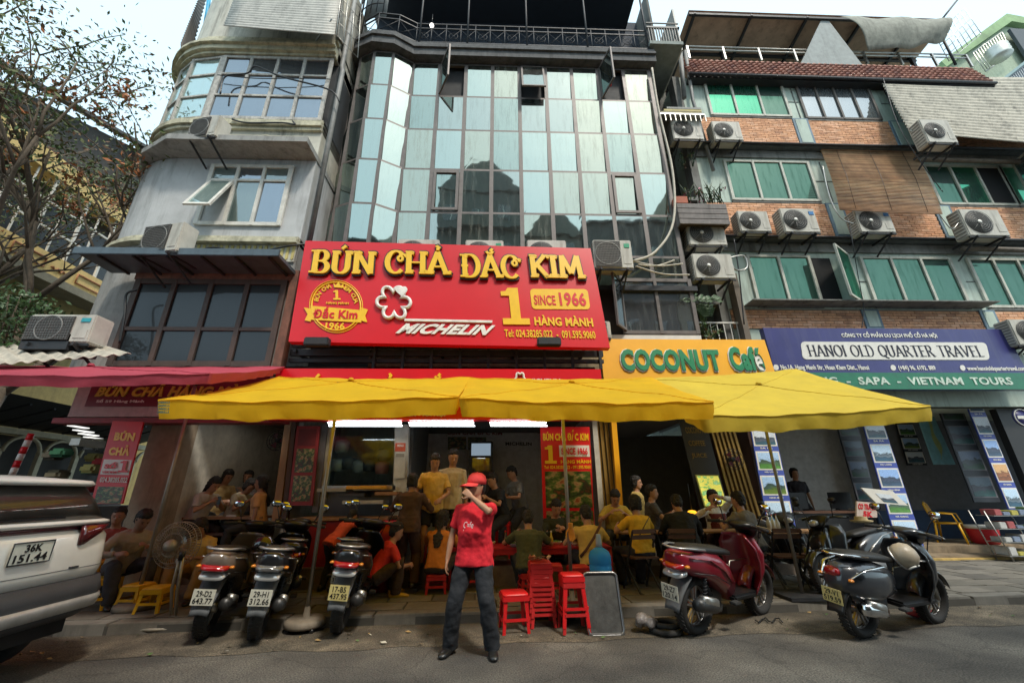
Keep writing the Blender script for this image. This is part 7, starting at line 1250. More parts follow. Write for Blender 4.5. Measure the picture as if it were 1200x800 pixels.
# pedestal fan with a loop foot
fb = gxy(193, 735, .02); ft_ = T('pedestal_fan', 'large pedestal fan with a wire cage and a looped steel foot', 'fan', (fb.x-.02, fb.y, .02)); hc = PY(205, 638, fb.y+.1)-V((fb.x-.02, fb.y, .02)); fm = mat('fan_metal', (.38, .34, .27), .5, .5, grime=.4)
MB().tube([(-.35, -.02, .03), (-.28, -.17, .03), (0, -.2, .03), (.28, -.16, .03), (.34, 0, .03), (.28, .16, .03), (.05, .2, .03), (-.02, .12, .1), (-.03, .03, .4), (-.02, .02, .75)], .018, 8).build('loop_foot', fm, ft_); MB().tube([(-.35, -.02, .03), (-.28, .14, .03), (-.05, .2, .03), (.05, .1, .1), (.04, .03, .4), (.02, .02, .75)], .018, 8).build('loop_foot', fm, ft_)
MB().cyl((0, .02, .6), (hc.x, hc.y+.05, hc.z-.05), .022, 10).build('pole', fm, ft_); MB().cyl((0, .02, .72), (0, .02, .82), .035, 10).build('clamp', BLK, ft_)
MB().lathe([(.03, .12), (.06, .09), (.075, .02), (.06, -.03), (.0, -.04)], (hc.x, hc.y-.1, hc.z), 'Y', 18).build('motor', fm, ft_); cg = MB(); Rr = .27
for yy, rr in ((-.0, Rr), (.09, Rr), (.13, Rr*.6), (-.05, Rr*.5), (-.03, Rr*.8)): cg.ring((hc.x, hc.y+yy, hc.z), rr, .005, 'Y', 36, 4)
for k in range(48):
    a = 2*pi*k/48; cx_, sz_ = cos(a), sin(a); cg.tube([(hc.x+cx_*.07, hc.y-.055, hc.z+sz_*.07), (hc.x+cx_*Rr*.7, hc.y-.04, hc.z+sz_*Rr*.7), (hc.x+cx_*Rr, hc.y+.0, hc.z+sz_*Rr), (hc.x+cx_*Rr, hc.y+.09, hc.z+sz_*Rr), (hc.x+cx_*.05, hc.y+.14, hc.z+sz_*.05)], .0032, 4)
cg.build('wire_cage', fm, ft_, kind='stuff')
for k in range(3): a0_ = 2*pi*k/3+.4; MB().grid(lambda u, v: (hc.x+cos(a0_+(u-.5)*1.5)*(.04+v*.2), hc.y+.04+(u-.5)*.05, hc.z+sin(a0_+(u-.5)*1.5)*(.04+v*.2)), 8, 4).build('blade', clear('fan_blade', (.75, .68, .52), .15), ft_)
# water jug on the tray, metal tray
tp_ = gxy(711, 744, .004); tr = T('steel_tray', 'large black steel tray standing on edge against the stools', 'tray', tp_[:]); MT = mat('tray_steel', (.12, .12, .115), .4, .6, var=.3, grime=.5, gcol=(.2, .19, .17)); ang = R(14); tm_ = MX.Rotation(-ang, 4, 'X')
q = MB().box((-.19, 0, .0), (.19, .012, .6), .006); me = q.mesh('base_plate', MT); me.transform(tm_); put('base_plate', me, tr); q = MB(); pts = rrect(-.2, .0, .2, .61, .05, lambda x, y: (x, -.01, y)); q.tube(pts, .014, 8, closed=True); me = q.mesh('rolled_rim', mat('rim_steel', (.3, .3, .3), .3, .9)); me.transform(tm_); put('rolled_rim', me, tr)
q = MB().box((-.2, -.02, -.0), (.2, .06, .02)); me = q.mesh('foot_edge', mat('rim_steel', (1, 1, 1))); put('foot_edge', me, tr)
jg = T('water_jug', 'big translucent blue water bottle standing behind the steel tray', 'water bottle', PY(704, 690, 5.75)[:]); z0 = PY(704, 686, 5.75).z; jg.location = (PY(704, 660, 5.75).x, 5.78, z0)
def glassy(key, col):
    m = bpy.data.materials.new(key); m.use_nodes = True; b = m.node_tree.nodes['Principled BSDF']; b.inputs['Base Color'].default_value = (*col, 1); b.inputs['Roughness'].default_value = .08; b.inputs['Transmission Weight'].default_value = .25; b.inputs['IOR'].default_value = 1.2; return m
JB = glassy('blue_plastic', (.06, .38, .8)); MB().lathe([(.13, 0), (.14, .02), (.14, .09), (.132, .1), (.132, .12), (.14, .13), (.14, .22), (.132, .23), (.14, .25), (.14, .33), (.12, .38), (.06, .42), (.04, .43)], n=32).build('bottle_body', JB, jg); MB().lathe([(.04, .43), (.038, .47), (.035, .52), (.028, .57), (.027, .58)], n=18).build('neck', mat('neck_pale', (.35, .42, .45), .3), jg)
jt = T('jug_stand', 'low dark stand behind the steel tray carrying the water bottle', 'stand', (jg.location.x, 5.78, .13)); MB().box((-.17, -.17, z0-.16), (.17, .17, z0-.135)).build('top', WOOD, jt); [MB().box((sx*.15-.015, sy*.15-.015, 0), (sx*.15+.015, sy*.15+.015, z0-.16)).build('leg', WOOD, jt) for sx in (-1, 1) for sy in (-1, 1)]
tg_ = T('glove', 'orange rubber glove hung on the umbrella pole in the middle', 'glove', (.97, 5.8, PY(663, 622, 5.8).z)); g = MB(); hand(g, V((0, 0, .05)), (0.1, 0, -1), (0, -1, 0), 1, .3, 1.1); g.tube([(0, 0, .1), (0, 0, .04)], [.035, .03], 8); remesh(g, .007, 'glove_body', mat('glove_orange', (.75, .3, .02), .5), tg_)
# ================= TRAVEL SHOP THINGS =================
yc = PY(1097, 600, 10.2); t = T('yellow_chair', 'yellow plastic armchair with a slotted back in the travel shop', 'chair', (yc.x+.1, 10.1, .34), R(35)); ym = PLYEL
MB().loft([(V((0, 0, .4)), V((.22, 0, 0)), V((0, .21, 0))), (V((0, 0, .43)), V((.24, 0, 0)), V((0, .23, 0)))], 20, 4).build('seat', ym, t)
for sx in (-1, 1):
    for sy in (-1, 1): MB().tube([(sx*.2, sy*.19, .42), (sx*.25, sy*.25, 0)], [.026, .018], 8).build('leg', ym, t)
bk_ = MB(); bk_.tube([(-.2, .2, .42), (-.22, .26, .65), (-.17, .3, .82), (0, .31, .87), (.17, .3, .82), (.22, .26, .65), (.2, .2, .42)], .02, 8)
for x in (-.14, -.07, 0, .07, .14): bk_.bar((x, .21, .45), (x, .3, .84), .03, .012)
bk_.build('backrest', ym, t); [MB().tube([(sx*.22, .25, .62), (sx*.25, .1, .64), (sx*.25, -.15, .62), (sx*.23, -.2, .42)], .016, 8).build('armrest', ym, t) for sx in (-1, 1)]
cp = PY(1152, 632, 9.85); t = T('cool_box', 'red round cool box with a white rim on the shop step', 'cool box', (cp.x, 9.8, .34)); MB().lathe([(.2, 0), (.24, .06), (.27, .3), (.27, .32)], n=26).build('tub', mat('coolbox_red', (.55, .02, .03), .4), t); MB().lathe([(.28, .32), (.28, .38), (.26, .39)], n=26).build('lid_rim', WHT, t)
rk = T('magazine_rack', 'wire rack of newspapers and packets at the right edge', 'rack', PY(1180, 640, 9.0)[:]); rx = PY(1180, 620, 9.0).x; zb = .12; wr_ = MB()
for sx in (-.35, .55):
    for y in (8.8, 9.1): wr_.cyl((rx+sx, y, zb), (rx+sx-.12, y+.1, zb+.95), .012, 6)
for k in range(4): z = zb+.1+k*.25; wr_.box((rx-.4, 8.8, z), (rx+.6, 9.15, z+.012))
wr_.build('wire_frame', STEEL, rk, True)
for k in range(4):
    for j in range(5): z = zb+.115+k*.25; x = rx-.33+j*.18; c_ = rnd.choice([(.5, .5, .48), (.15, .25, .08), (.4, .1, .1), (.2, .25, .35), (.5, .45, .1), (.12, .12, .1)]); MB().box((x, 8.82, z), (x+.15, 9.1, z+rnd.uniform(.05, .16)), .008).build('packet', mat('packet_%d' % int(sum(c_)*100), c_, .6), rk, True)
for k, px in enumerate((932, 985)): p = PY(px, 585, 10.0); t = T('desk_screen', 'black monitor on the travel shop desk, %s' % ['in front of the clerk', 'right of the clerk'][k], 'monitor', (p.x, 10.0, 1.1)); MB().box((-.28, 0, .0), (.28, .03, .36), .01).build('screen', BLK, t); MB().box((-.1, -.02, -.03), (.1, .1, 0)).build('foot', BLK, t)
dk = T('office_desk', 'dark long desk in the travel shop behind the parked scooters', 'desk', (PY(955, 600, 9.9).x, 9.9, .34)); MB().box((-1.1, -.3, .68), (1.1, .3, .72)).build('desktop', WOOD, dk); MB().box((-1.05, -.25, 0), (1.05, -.22, .68)).build('modesty_panel', BLK, dk); [MB().box((s_*1.05-.02, -.25, 0), (s_*1.05+.02, .28, .68)).build('side_panel', BLK, dk) for s_ in (-1, 1)]
# ================= SCOOTERS =================
PAINTS = {}
def paint(key, c): return mat('paint_'+key, c, .28, .1, var=.06, vs=3, bump=0, coat=.8)
TGL = mat('tail_glass', (.32, .006, .01), .12, var=.05, bump=0, coat=1); CLR = mat('lamp_glass', (.6, .6, .58), .08, .3, bump=0, coat=1); AMB = mat('amber_glass', (.6, .2, .02), .15, bump=0); PLW = mat('plate_white', (.62, .6, .5), .45, var=.08, bump=0, grime=.25); MIR = mat('mirror', (.75, .8, .85), .03, 1, var=0, bump=0); GRM = mat('grey_mudguard', (.09, .095, .1), .6, bump=.15); SEATM = mat('seat_vinyl', (.016, .015, .014), .5, bump=.4, bs=160)
def wheel(x, z, r, par, spokes=5, spin=.3):
    w = MB(); w.lathe([(.05, -.06), (.055, 0), (.05, .06)], (x, 0, z), 'Y', 14); w = w.build('wheel', STEEL, par)
    ty = MB(); prof = []
    N = 40
    for k in range(N): a = 2*pi*k/N; prof.append((x+(r-.045)*cos(a), 0, z+(r-.045)*sin(a)))
    ty.tube(prof, [(.064, .045)]*N, 10, closed=True)
    for k in range(44):
        a = 2*pi*k/44; c = V((x+(r-.003)*cos(a), 0, z+(r-.003)*sin(a))); tg = V((-sin(a), 0, cos(a))); rd = V((cos(a), 0, sin(a)))
        for s_ in (-1, 1): ty.obox(c+V((0, s_*.028, 0))+tg*.006*s_, tg*.007, V((0, .02, 0))+tg*.004*s_, rd*.004)
    ty.build('tyre', RUBBER, w); rm = MB(); rm.ring((x, 0, z), r-.075, .016, 'Y', 32, 8); rm.ring((x, .02, z), r-.085, .008, 'Y', 32, 5)
    for k in range(spokes):
        a = 2*pi*k/spokes+spin
        for da in (-.16, .16): rm.bar((x+.05*cos(a+da*2), 0, z+.05*sin(a+da*2)), (x+(r-.085)*cos(a+da), 0, z+(r-.085)*sin(a+da)), .022, .016)
    rm.build('rim', mat('alloy', (.4, .4, .4), .35, .8), w); return w
def plate(par, c, nrm_, l1, l2, w=.19, h=.14, m=None, tilt=0, up=V((0, 0, 1)), ink=None):
    c, n = V(c), V(nrm_).normalized(); up = V((0, 0, 1)); up = (up-n*up.dot(n)).normalized(); r = up.cross(n)
    MB().obox(c, r*w/2, up*h/2, n*.002).build('number_plate', m or PLW, par); pp = par.children[-1] if par.children else par; TLp = c-r*w/2+up*h/2+n*.003; fr_ = (TLp, r*w, -up*h)
    for s_, v0, v1 in ((l1, .1, .46), (l2, .54, .9)):
        me = text_mesh(s_, .015, .5); xs = [v.co.x for v in me.vertices]; ys = [v.co.y for v in me.vertices]; u0, u1 = (.16, .84) if v0 < .3 else (.07, .93)
        for v in me.vertices: fx = (v.co.x-min(xs))/(max(xs)-min(xs)); fy = (v.co.y-min(ys))/(max(ys)-min(ys)); v.co = fr_[0]+fr_[1]*(u0+(u1-u0)*fx)+fr_[2]*(v1+(v0-v1)*fy)+n*((v.co.z+.5)*.0015)
        me.materials.append(ink or BLK); put('plate_lettering', me, par)
def scooter(label, loc, head, P, acc, l1, l2, retro=False, leanv=6, tail=TGL, steer=8, wb=1.25, plate_m=None, mud=GRM, seat_x=0):
    t = T('motor_scooter', label, 'scooter', loc, R(head), 'scooters parked along the kerb'); t.rotation_euler = (R(leanv), 0, R(head)); xr, xf = -.62, -.62+wb; r = .27
    w1 = wheel(xr, r, r, t); w2 = wheel(xf, r, r, t)
    B = MB()
    if retro:
        B.loft([(V((xr-.33, 0, .62)), V((0, .05, 0)), V((.02, 0, .06))), (V((xr-.3, 0, .6)), V((0, .12, 0)), V((.02, 0, .13))), (V((xr-.12, 0, .56)), V((0, .19, 0)), V((0, 0, .2))), (V((xr+.12, 0, .54)), V((0, .215, 0)), V((0, 0, .21))), (V((xr+.35, 0, .53)), V((0, .17, 0)), V((0, 0, .17))), (V((xr+.52, 0, .5)), V((0, .1, 0)), V((0, 0, .14)))], 24, 2.4)
    else:
        B.loft([(V((xr-.36, 0, .77)), V((0, .06, 0)), V((.0, 0, .03))), (V((xr-.29, 0, .72)), V((0, .14, 0)), V((.03, 0, .09))), (V((xr-.05, 0, .68)), V((0, .175, 0)), V((.02, 0, .13))), (V((xr+.22, 0, .62)), V((0, .18, 0)), V((.05, 0, .14))), (V((xr+.45, 0, .5)), V((0, .14, 0)), V((.06, 0, .14))), (V((xr+.58, 0, .36)), V((0, .11, 0)), V((.06, 0, .1)))], 24, 3)
    B.build('rear_body', P, t)
    for s_ in (-1, 1):
        if retro: MB().tube([(xr-.3, s_*.125, .6), (xr-.15, s_*.2, .7), (xr+.1, s_*.225, .73), (xr+.33, s_*.185, .66)], [(.02, .008)]*4, 6).build('trim_strip', CHROME, t)
        else: MB().tube([(xr-.25, s_*.15, .76), (xr+.05, s_*.182, .72), (xr+.3, s_*.178, .6), (xr+.5, s_*.135, .45)], [(.012, .006)]*4, 6).build('trim_strip', acc, t)
    sz = .79 if not retro else .78
    MB().loft([(V((xr-.22, 0, sz+.03)), V((0, .07, 0)), V((0, 0, .02))), (V((xr-.12, 0, sz+.03)), V((0, .125, 0)), V((0, 0, .04))), (V((xr+.15, 0, sz+.0)), V((0, .135, 0)), V((0, 0, .045))), (V((xr+.4, 0, sz-.03)), V((0, .12, 0)), V((0, 0, .045))), (V((xr+.62, 0, sz-.07)), V((0, .06, 0)), V((0, 0, .03)))], 20, 2.6).build('seat', SEATM, t)
    MB().tube([(xr+.02, -.14, sz+.02), (xr-.2, -.15, sz+.05), (xr-.34, -.09, sz+.055), (xr-.37, 0, sz+.055), (xr-.34, .09, sz+.055), (xr-.2, .15, sz+.05), (xr+.02, .14, sz+.02)], [(.02, .012)]*7, 8).build('grab_rail', CHROME if retro else mat('rail_grey', (.4, .4, .4), .3, .7), t)
    if retro: MB().loft([(V((xr-.335, 0, .66)), V((0, .075, 0)), V((0, 0, .045))), (V((xr-.37, 0, .655)), V((0, .06, 0)), V((0, 0, .035)))], 16, 3).build('tail_light', tail, t)
    else:
        tl = MB().loft([(V((xr-.28, 0, .69)), V((0, .14, 0)), V((.02, 0, .045))), (V((xr-.34, 0, .675)), V((0, .12, 0)), V((.02, 0, .034))), (V((xr-.375, 0, .67)), V((0, .07, 0)), V((.01, 0, .015)))], 20, 3.2).build('tail_light', tail, t)
        MB().loft([(V((xr-.27, 0, .605)), V((0, .125, 0)), V((.02, 0, .04))), (V((xr-.34, 0, .595)), V((0, .11, 0)), V((.02, 0, .03)))], 16, 3).build('rear_reflector', CLR, tl)
    for s_ in (-1, 1): MB().loft([(V((xr-.28, s_*.14, .68 if not retro else .6)), V((0, .03, 0)), V((0, 0, .018))), (V((xr-.32, s_*.15, .68 if not retro else .6)), V((0, .018, 0)), V((0, 0, .01)))], 10).build('indicator', AMB, t)
    # mudguard and plate
    MB().grid(lambda u, v: (xr-.17-.2*v-.03*sin(pi*v), (u-.5)*.21*(1-.25*v), .58-.3*v-.03*abs(u-.5)), 6, 8, thick=(.012, 0, 0)).build('mudguard', mud, t)
    plate(t, (xr-.385, 0, .43), (-1, 0, -.12), l1, l2, m=plate_m)
    # engine, exhaust, shock
    MB().loft([(V((xr-.02, .09, r)), V((0, .03, 0)), V((0, 0, .08))), (V((xr+.15, .09, r+.01)), V((0, .05, 0)), V((0, 0, .09))), (V((xr+.45, .05, r+.04)), V((0, .08, 0)), V((0, 0, .1)))], 16, 3).build('engine_case', mat('engine_grey', (.13, .13, .13), .5, .5), t)
    ex = MB(); ex.tube([(xr-.18, -.15, r+.06), (xr-.13, -.15, r+.06), (xr+.12, -.15, r+.01), (xr+.18, -.14, r-.02)], [.05, .065, .06, .035], 14); ex.tube([(xr+.18, -.14, r-.02), (xr+.3, -.1, r-.06), (xr+.45, -.02, r-.05)], .018, 8); e_ = ex.build('exhaust', mat('exhaust_black', (.05, .05, .05), .4, .5) if not retro else CHROME, t); MB().loft([(V((xr-.1, -.17, r+.1)), V((0, .04, 0)), V((.0, 0, .045))), (V((xr+.12, -.17, r+.05)), V((0, .04, 0)), V((0, 0, .045)))], 12, 3).build('heat_shield', STEEL, e_)
    sp_ = MB(); a, b = V((xr-.0, -.12, r+.06)), V((xr+.02, -.12, .6)); sp_.cyl(a, b, .014, 8); sp_.tube([a.lerp(b, k/60)+V((.026*cos(k*.9), .026*sin(k*.9), 0)) for k in range(8, 56)], .005, 5); sp_.build('shock_absorber', IRON, t)
    # floor, leg shield, front
    MB().box((xr+.5, -.16, .27), (xf-.18, .16, .33), .02).build('floorboard', BLK, t)
    pr = [(xf-.2, .3, .17), (xf-.14, .45, .2), (xf-.17, .62, .22), (xf-.24, .78, .21), (xf-.3, .9, .13)]
    ls = MB(); 
    def shield(u, v):
        k = v*(len(pr)-1); i = min(int(k), len(pr)-2); f_ = k-i; x, z, w = [pr[i][j]*(1-f_)+pr[i+1][j]*f_ for j in range(3)]; y = (u-.5)*2*w; return (x-.16*abs(2*u-1)**2, y, z)
    ls.grid(shield, 16, 12, thick=(.035, 0, 0)); ls.build('leg_shield', P, t)
    MB().loft([(V((xf-.16, 0, .35)), V((0, .12, 0)), V((.05, 0, .02))), (V((xf-.08, 0, .5)), V((0, .14, 0)), V((.07, 0, .02))), (V((xf-.1, 0, .68)), V((0, .15, 0)), V((.07, 0, .02))), (V((xf-.2, 0, .86)), V((0, .1, 0)), V((.05, 0, .02)))], 18, 2.6).build('front_cowl', P, t)
    for s_ in (-1, 1): MB().tube([(xf, s_*.08, r), (xf-.06, s_*.075, .42), (xf-.1, s_*.06, .55)], .02, 8).build('fork', STEEL, t)
    MB().grid(lambda u, v: (xf+.3*cos(R(20+150*v)), (u-.5)*.15, r+.02+.3*sin(R(20+150*v))-.04*abs(2*u-1)**2), 6, 14, thick=(0, 0, .008)).build('front_fender', P, t)
    MB().loft([(V((xf-.13, 0, .9)), V((0, .1, 0)), V((0, 0, .05))), (V((xf-.2, 0, .98)), V((0, .17, 0)), V((0, 0, .055))), (V((xf-.3, 0, 1.0)), V((0, .14, 0)), V((0, 0, .045))), (V((xf-.36, 0, 1.0)), V((0, .06, 0)), V((0, 0, .02)))], 18, 2.4).build('handlebar_cover', P if retro else BLK, t)
    MB().loft([(V((xf-.1, 0, .93)), V((0, .08, 0)), V((0, 0, .045))), (V((xf-.06, 0, .92)), V((0, .05, 0)), V((0, 0, .03)))], 14, 2.3).build('headlight', CLR, t)
    MB().tube([(xf-.36, -.34, .99), (xf-.3, -.2, 1.0), (xf-.26, 0, .99), (xf-.3, .2, 1.0), (xf-.36, .34, .99)], .013, 8).build('handlebar', BLK, t)
    for s_ in (-1, 1):
        MB().tube([(xf-.31, s_*.23, 1.0), (xf-.37, s_*.36, .99)], .02, 8).build('grip', RUBBER, t); st = MB().tube([(xf-.27, s_*.2, 1.01), (xf-.25, s_*.24, 1.12), (xf-.24, s_*.28, 1.19)], .007, 6).build('mirror_stem', BLK, t); MB().loft([(V((xf-.22, s_*.29, 1.22)), V((0, .03, 0)), V((0, 0, .02))), (V((xf-.24, s_*.29, 1.22)), V((0, .062, 0)), V((0, 0, .042)))], 16, 2.6).build('mirror_shell', BLK, st); MB().loft([(V((xf-.241, s_*.29, 1.22)), V((0, .055, 0)), V((0, 0, .036))), (V((xf-.243, s_*.29, 1.22)), V((0, .053, 0)), V((0, 0, .034)))], 16, 2.6).build('mirror_glass', MIR, st)
        MB().tube([(xf-.3, s_*.2, 1.02), (xf-.23, s_*.3, 1.0), (xf-.3, s_*.37, .99)], .005, 5).build('brake_lever', STEEL, t)
    for s_ in (-1, 1): MB().tube([(xf-.28, s_*.12, 1.0), (xf-.16, s_*.16, .98), (xf-.1, s_*.1, .8), (xf-.09, s_*.05, .55)], .006, 5).build('brake_cable', BLK, t); MB().box((xr+.3, s_*.2, .3), (xr+.42, s_*.27, .325), .006).build('foot_peg', RUBBER, t); MB().tube([(xr-.2, s_*.165, .62), (xr+.1, s_*.19, .58), (xr+.4, s_*.165, .46)], .005, 4).build('panel_seam', BLK, t)
    MB().bar((xr, .09, r), (xr+.4, .07, .42), .05, .07).build('swing_arm', IRON, t); MB().tube([(xr+.62, 0, .4), (xr+.7, 0, .62), (xf-.2, 0, .62)], .008, 5).build('bag_hook', STEEL, t)
    MB().tube([(xr+.55, .12, .25), (xr+.5, .2, .05), (xr+.52, .24, .0)], .012, 6).build('side_stand', STEEL, t)
    return t
BLKP = paint('black', (.012, .012, .014)); BRNP = paint('bronze', (.19, .15, .12)); REDP = paint('wine', (.2, .008, .02)); BLUP = paint('graphite', (.035, .038, .045)); SILV = mat('silver_trim', (.5, .5, .5), .3, .7)
def sco(label, rear, head, *a, z=0, **k): r_ = V(rear); d = V((cos(R(head)), sin(R(head)), 0)); S_ = 1.1 if not k.get('retro') else 1.04; l = r_+d*.62*S_; t = scooter(label, (l.x, l.y, z), head, *a, **k); t.scale = (S_, S_, S_); return t
s1 = sco('bronze scooter with a wide red tail light, plate 29-D2 643.77', (-3.28, 5.5, 0), 106, BRNP, SILV, '29-D2', '643.77', z=.02)
s2 = sco('black scooter with a clear tail lamp and a helmet on its seat', (-2.66, 5.42, 0), 108, BLKP, SILV, '29-H1', '312.66', tail=mat('smoked_lamp', (.12, .115, .11), .12, .2, bump=0, coat=1), z=.02)
s3 = sco('black scooter with a yellowish plate 17-B5 437.95, right of the umbrella base', (-1.83, 5.62, 0), 97, BLKP, SILV, '17-B5', '437.95', plate_m=mat('plate_yellowed', (.6, .5, .2), .5, bump=0), z=.02)
s4 = sco('wine red scooter parked side on in front of the café, plate 29-Z7 120.14', (2.24, 5.34, 0), 31, REDP, REDP, '29-Z7', '120.14', z=.0, leanv=7)
s5 = sco('black rounded retro scooter with chrome trim parked at the right kerb', (3.98, 5.12, 0), 19, BLUP, CHROME, '29-V1', '519.59', retro=True, leanv=8, mud=BLK, wb=1.3, plate_m=mat('plate_yellowed', (1, 1, 1)))
scooter('black scooter behind the retro one, its tail to the right', (5.25, 6.5, .12), 197, BLKP, SILV, '29-B1', '204.85', leanv=6); scooter('dark scooter facing the street between the café tables and the travel shop', (5.05, 7.75, .12), 262, BLKP, SILV, '30-F4', '118.02', leanv=6)
scooter('dark scooter parked behind the bronze and black ones', (-3.05, 6.75, .12), 112, BLKP, SILV, '29-K1', '550.16', leanv=6); scooter('black scooter behind the umbrella pole, tail hidden', (-2.15, 6.75, .12), 100, BLKP, SILV, '29-T2', '331.08', leanv=6)
def helmet(label, p, m, vis=None):
    t = T('helmet', label, 'helmet', p); MB().lathe([(.125, -.06), (.135, 0), (.125, .06), (.085, .11), (.03, .13), (.0, .132)], n=22).build('shell', m, t); MB().ring((0, 0, -.06), .125, .01, 'Z', 24, 6).build('rim', SILV, t); MB().tube([(-.12, 0, -.06), (-.06, -.05, -.16), (.06, -.05, -.16), (.12, 0, -.06)], .006, 5).build('strap', BLK, t)
    return t
p = PY(309, 640, 5.95); helmet('black helmet with a silver rim resting on the black scooter at the left', p[:], mat('helmet_black', (.015, .015, .017), .15, coat=1)); p = wm(s5) @ V((.12, -.02, .78)); h_ = helmet('beige helmet with goggles hanging on the retro scooter', (p.x, p.y-.1, p.z-.02), mat('helmet_beige', (.4, .33, .24), .4)); h_.rotation_euler = (R(60), 0, R(30))
for s_ in (-1, 1): MB().ring((s_*.05, -.13, .0), .035, .01, 'Y', 16, 5).build('goggle_rim', WHT, h_); MB().lathe([(.032, 0), (.03, -.006)], (s_*.05, -.135, 0), 'Y', 14).build('goggle_lens', mat('goggle_blue', (.03, .12, .3), .05, .5, bump=0), h_)
helmet('dark helmet hanging at the front of the retro scooter', (p.x+.22, p.y+.02, p.z-.02), BLK)
t = T('straw_hat', 'beige sun hat on the handlebar of the rear scooter', 'hat', PY(1010, 612, 6.3)[:]); MB().lathe([(.09, 0), (.13, .01), (.14, .03), (.08, .04), (.075, .08), (.0, .09)], n=20).build('brim', mat('straw', (.45, .36, .2), .8), t)
# iced tea sign and tilted picture board
t, f = banner('tea_sign', 'small handwritten price sign CO TRA DA 5K in red letters', (1004, 587), (1028, 589), (1004, 606), (1028, 606), 7.0, mat('card_pale', (.55, .45, .4), .7), [('CO TRA DA', .06, .94, .12, .48, RED, .04), ('5K', .3, .75, .56, .92, RED, .05)], [], 'sign')
t, f = banner('tilted_board', 'white tilted picture board above the rear scooter', (1009, 571), (1046, 575), (1027, 589), (1064, 592), 7.2, WHT, [], [(.3, .75, .3, .85, PH[2], 'picture')], 'poster board')
# litter, dark hose coil and bag by the red scooter
l_ = MB()
for k in range(70):
    x = rnd.uniform(-5, 8); y = KY(x)+rnd.uniform(-.75, -.05); a = rnd.uniform(0, 6.28); s_ = rnd.uniform(.01, .04); l_.k = rnd.choice((0, 0, 1, 2)); l_.add([(x+s_*cos(a+j), y+s_*.6*sin(a+j), .018+.01*(j % 2)) for j in (0, 1.4, 3.1, 4.6)], [(0, 1, 2, 3)])
l_.build('litter', [mat('dry_leaf', (.3, .2, .08), .8), mat('paper_scrap', (.5, .48, .4), .8), LV[1]], kind='stuff')
t = T('bin_bag', 'crumpled grey rubbish bag and hose coil left of the wine red scooter', 'bag', PZ(762, 742, .0)[:]); g = MB()
for k in range(9): g.lathe([(0, -.04), (.06, 0), (.05, .05), (0, .07)], (rnd.uniform(-.1, .1), rnd.uniform(-.05, .1), .06+rnd.uniform(0, .09)), n=8)
remesh(g, .014, 'bag_body', mat('bag_grey', (.2, .18, .17), .4, bump=.5), t, 1, .03); g = MB(); g.ring((.18, 0, .04), .16, .03, 'Z', 26, 8); g.ring((.2, .02, .09), .13, .028, 'Z', 26, 8); g.build('hose_coil', RUBBER, t)
rope = MB(); rope.tube([PZ(885+k*4, 726+3*sin(k*1.7), .03) for k in range(9)], .008, 5); tag(rope.build('rope_scrap', BLK), 'tangle of dark cord on the gutter by the wine red scooter', 'cord')
bg = T('red_bag', 'dark red and pale bag on the ground under the retro scooter', 'bag', PZ(1075, 724, .01)[:]); g = MB(); g.lathe([(0, -.02), (.1, .02), (.09, .08), (0, .1)], (0, 0, .02), n=10); g.lathe([(0, -.02), (.07, .02), (.05, .07), (0, .08)], (.16, -.02, .02), n=9); remesh(g, .012, 'bag_body', mat('bag_red', (.3, .03, .05), .5, bump=.4), bg, 1, .02)
# pavement pot piece at the car, ashtray disc
tag(MB().lathe([(.06, 0), (.08, .04), (.075, .045)], PZ(172*1/1.0-125, 728, .02)[:], n=14).build('foam_cup', mat('foam', (.5, .35, .2), .7)), 'tan foam bowl lying on the ground under the white car', 'bowl')
# ================= WHITE CAR =================
car = T('parked_car', 'white SUV parked at the left edge, tail to the right, plate 36K 151.44', 'car', (-6.2, 4.0, 0)); CW_ = paint('white', (.74, .7, .63)); CX = -4.0; YC0 = 4.0; DKG = mat('dark_trim', (.04, .04, .042), .5); GAR = mat('garnish_dark_red', (.07, .012, .018), .25, bump=0, coat=1)
def sec(x, z0, z1, w0, w1, n=1): return x, z0, z1, w0, w1
def hull(name, m, rings, par, cap=True):
    """rings: list of (x offset fn) cross-section outlines as 3D point lists"""
    b = MB(); k = len(rings[0]); vs = [p for r_ in rings for p in r_]; fs = [(i*k+j, i*k+(j+1) % k, (i+1)*k+(j+1) % k, (i+1)*k+j) for i in range(len(rings)-1) for j in range(k)]
    if cap: fs += [tuple(range(k)), tuple((len(rings)-1)*k+j for j in range(k))]
    b.add(vs, fs, True); return b.build(name, m, par, True)
def plan(z, hw, xt, xf_=-8.5, r=.32, n=7):
    """rounded car plan at height z: tail at xt"""
    P_ = [V((xf_, YC0-hw*.9, z)), V((xf_+.35, YC0-hw, z))]+[V((xt-r+r*sin(R(a)), YC0-hw+r*.75-r*.75*cos(R(a)), z)) for a in range(0, 91, 15)]+[V((xt+.015, YC0, z))]+[V((xt-r+r*cos(R(a)), YC0+hw-r*.75+r*.75*sin(R(a)), z)) for a in range(0, 91, 15)]+[V((xf_+.35, YC0+hw, z)), V((xf_, YC0+hw*.9, z))]; return P_
hull('body', CW_, [plan(.78, .92, CX), plan(.86, .93, CX+.01), plan(.98, .93, CX+.0), plan(1.14, .925, CX-.02), plan(1.2, .9, CX-.06)], car)
hull('tailgate_shoulder', CW_, [plan(1.245, .9, CX-.035), plan(1.262, .91, CX-.01), plan(1.28, .9, CX-.015), plan(1.292, .88, CX-.05)], car)
hull('garnish_strip', GAR, [plan(1.2, .885, CX-.07), plan(1.245, .885, CX-.065)], car)
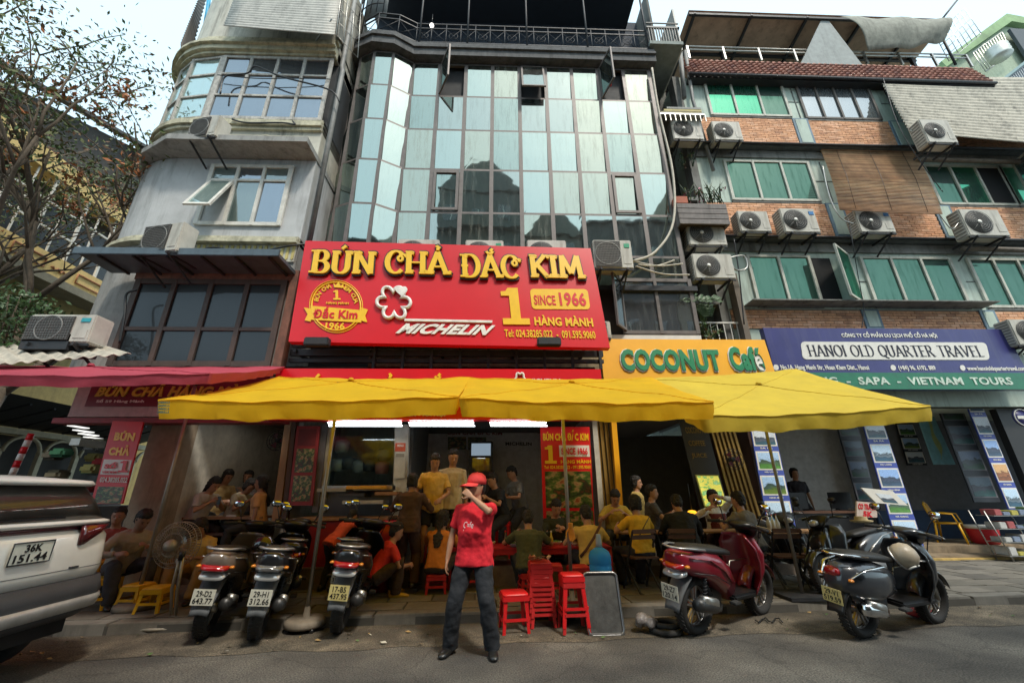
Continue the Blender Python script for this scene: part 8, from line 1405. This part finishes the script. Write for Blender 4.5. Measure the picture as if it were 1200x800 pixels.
hull('greenhouse', gloss('car_glass', (.02, .019, .017), (.3, .28, .25), .22, streak=.2, dirt_refl=(.16, .14, .12)), [plan(1.288, .875, CX-.06, -7.2), plan(1.45, .83, CX-.14, -7.0), plan(1.605, .76, CX-.24, -6.8)], car)
hull('roof', CW_, [plan(1.6, .78, CX-.2, -6.8), plan(1.62, .79, CX-.16, -6.8), plan(1.655, .77, CX-.19, -6.8), plan(1.7, .5, CX-.6, -6.6)], car)
hull('rear_bumper', DKG, [plan(.44, .86, CX-.03), plan(.5, .9, CX+.05), plan(.66, .93, CX+.08), plan(.775, .93, CX+.04)], car); hull('silver_skid', mat('satin_silver', (.45, .43, .4), .35, .5), [plan(.52, .91, CX+.085), plan(.58, .92, CX+.1), plan(.62, .92, CX+.095)], car)
hull('lower_panel_line', DKG, [plan(.868, .932, CX+.013), plan(.872, .932, CX+.013)], car)
for s_ in (-1, 1):
    y = YC0+s_*.5; tl = MB().loft([(V((CX-.02, y+.1*s_, 1.24)), V((0, .14, 0)), V((.035, 0, 0))), (V((CX-.005, y+.06*s_, 1.17)), V((0, .11, 0)), V((.03, 0, 0))), (V((CX-.01, y-.02*s_, 1.07)), V((0, .03, 0)), V((.025, 0, 0)))], 12, 3).build('tail_light', mat('tail_dark_red', (.09, .01, .012), .12, bump=0, coat=1), car, True)
    for q in ((CX-.85, .36),): pass
for y in (YC0-.82, YC0+.82):
    for x in (CX-.85, -7.6):
        w = MB().lathe([(.22, -.1), (.35, -.1), (.37, -.06), (.37, .06), (.35, .1), (.22, .1)], (x, y, .37), 'Y', 30).build('wheel', RUBBER, car, True); MB().lathe([(.05, -.108), (.22, -.104), (.23, .104), (.05, .108)], (x, y, .37), 'Y', 20).build('rim', STEEL, w, True)
MB().box((-8.3, YC0-.75, .3), (CX-.15, YC0+.75, .6)).build('underbody', BLK, car, True)
pc = PX(37, 647, CX+.03); MB().obox(pc, V((0, .165, 0)), V((0, 0, .083)), V((.004, 0, 0))).build('number_plate', PLW, car, True); MB().tube([pc+V((.008, y, z)) for y, z in ((-.165, -.083), (.165, -.083), (.165, .083), (-.165, .083))], .006, 5, closed=True).build('plate_frame', BLK, car, True)
for s_, v0, v1, u0, u1 in (('36K', .1, .46, .3, .72), ('151.44', .54, .92, .1, .9)): text(s_, (pc+V((.006, -.165, .083)), V((0, .33, 0)), V((0, 0, -.166))), u0, u1, v0, v1, BLK, car, .02, .003, .001)
MB().obox(PX(86, 664, CX+.02), V((0, .04, 0)), V((0, 0, .008)), V((.012, 0, 0))).build('badge', DKG, car, True); MB().bar((CX-.055, YC0-.35, 1.31), (CX-.06, YC0+.3, 1.32), .012, .02).build('rear_wiper', BLK, car, True)
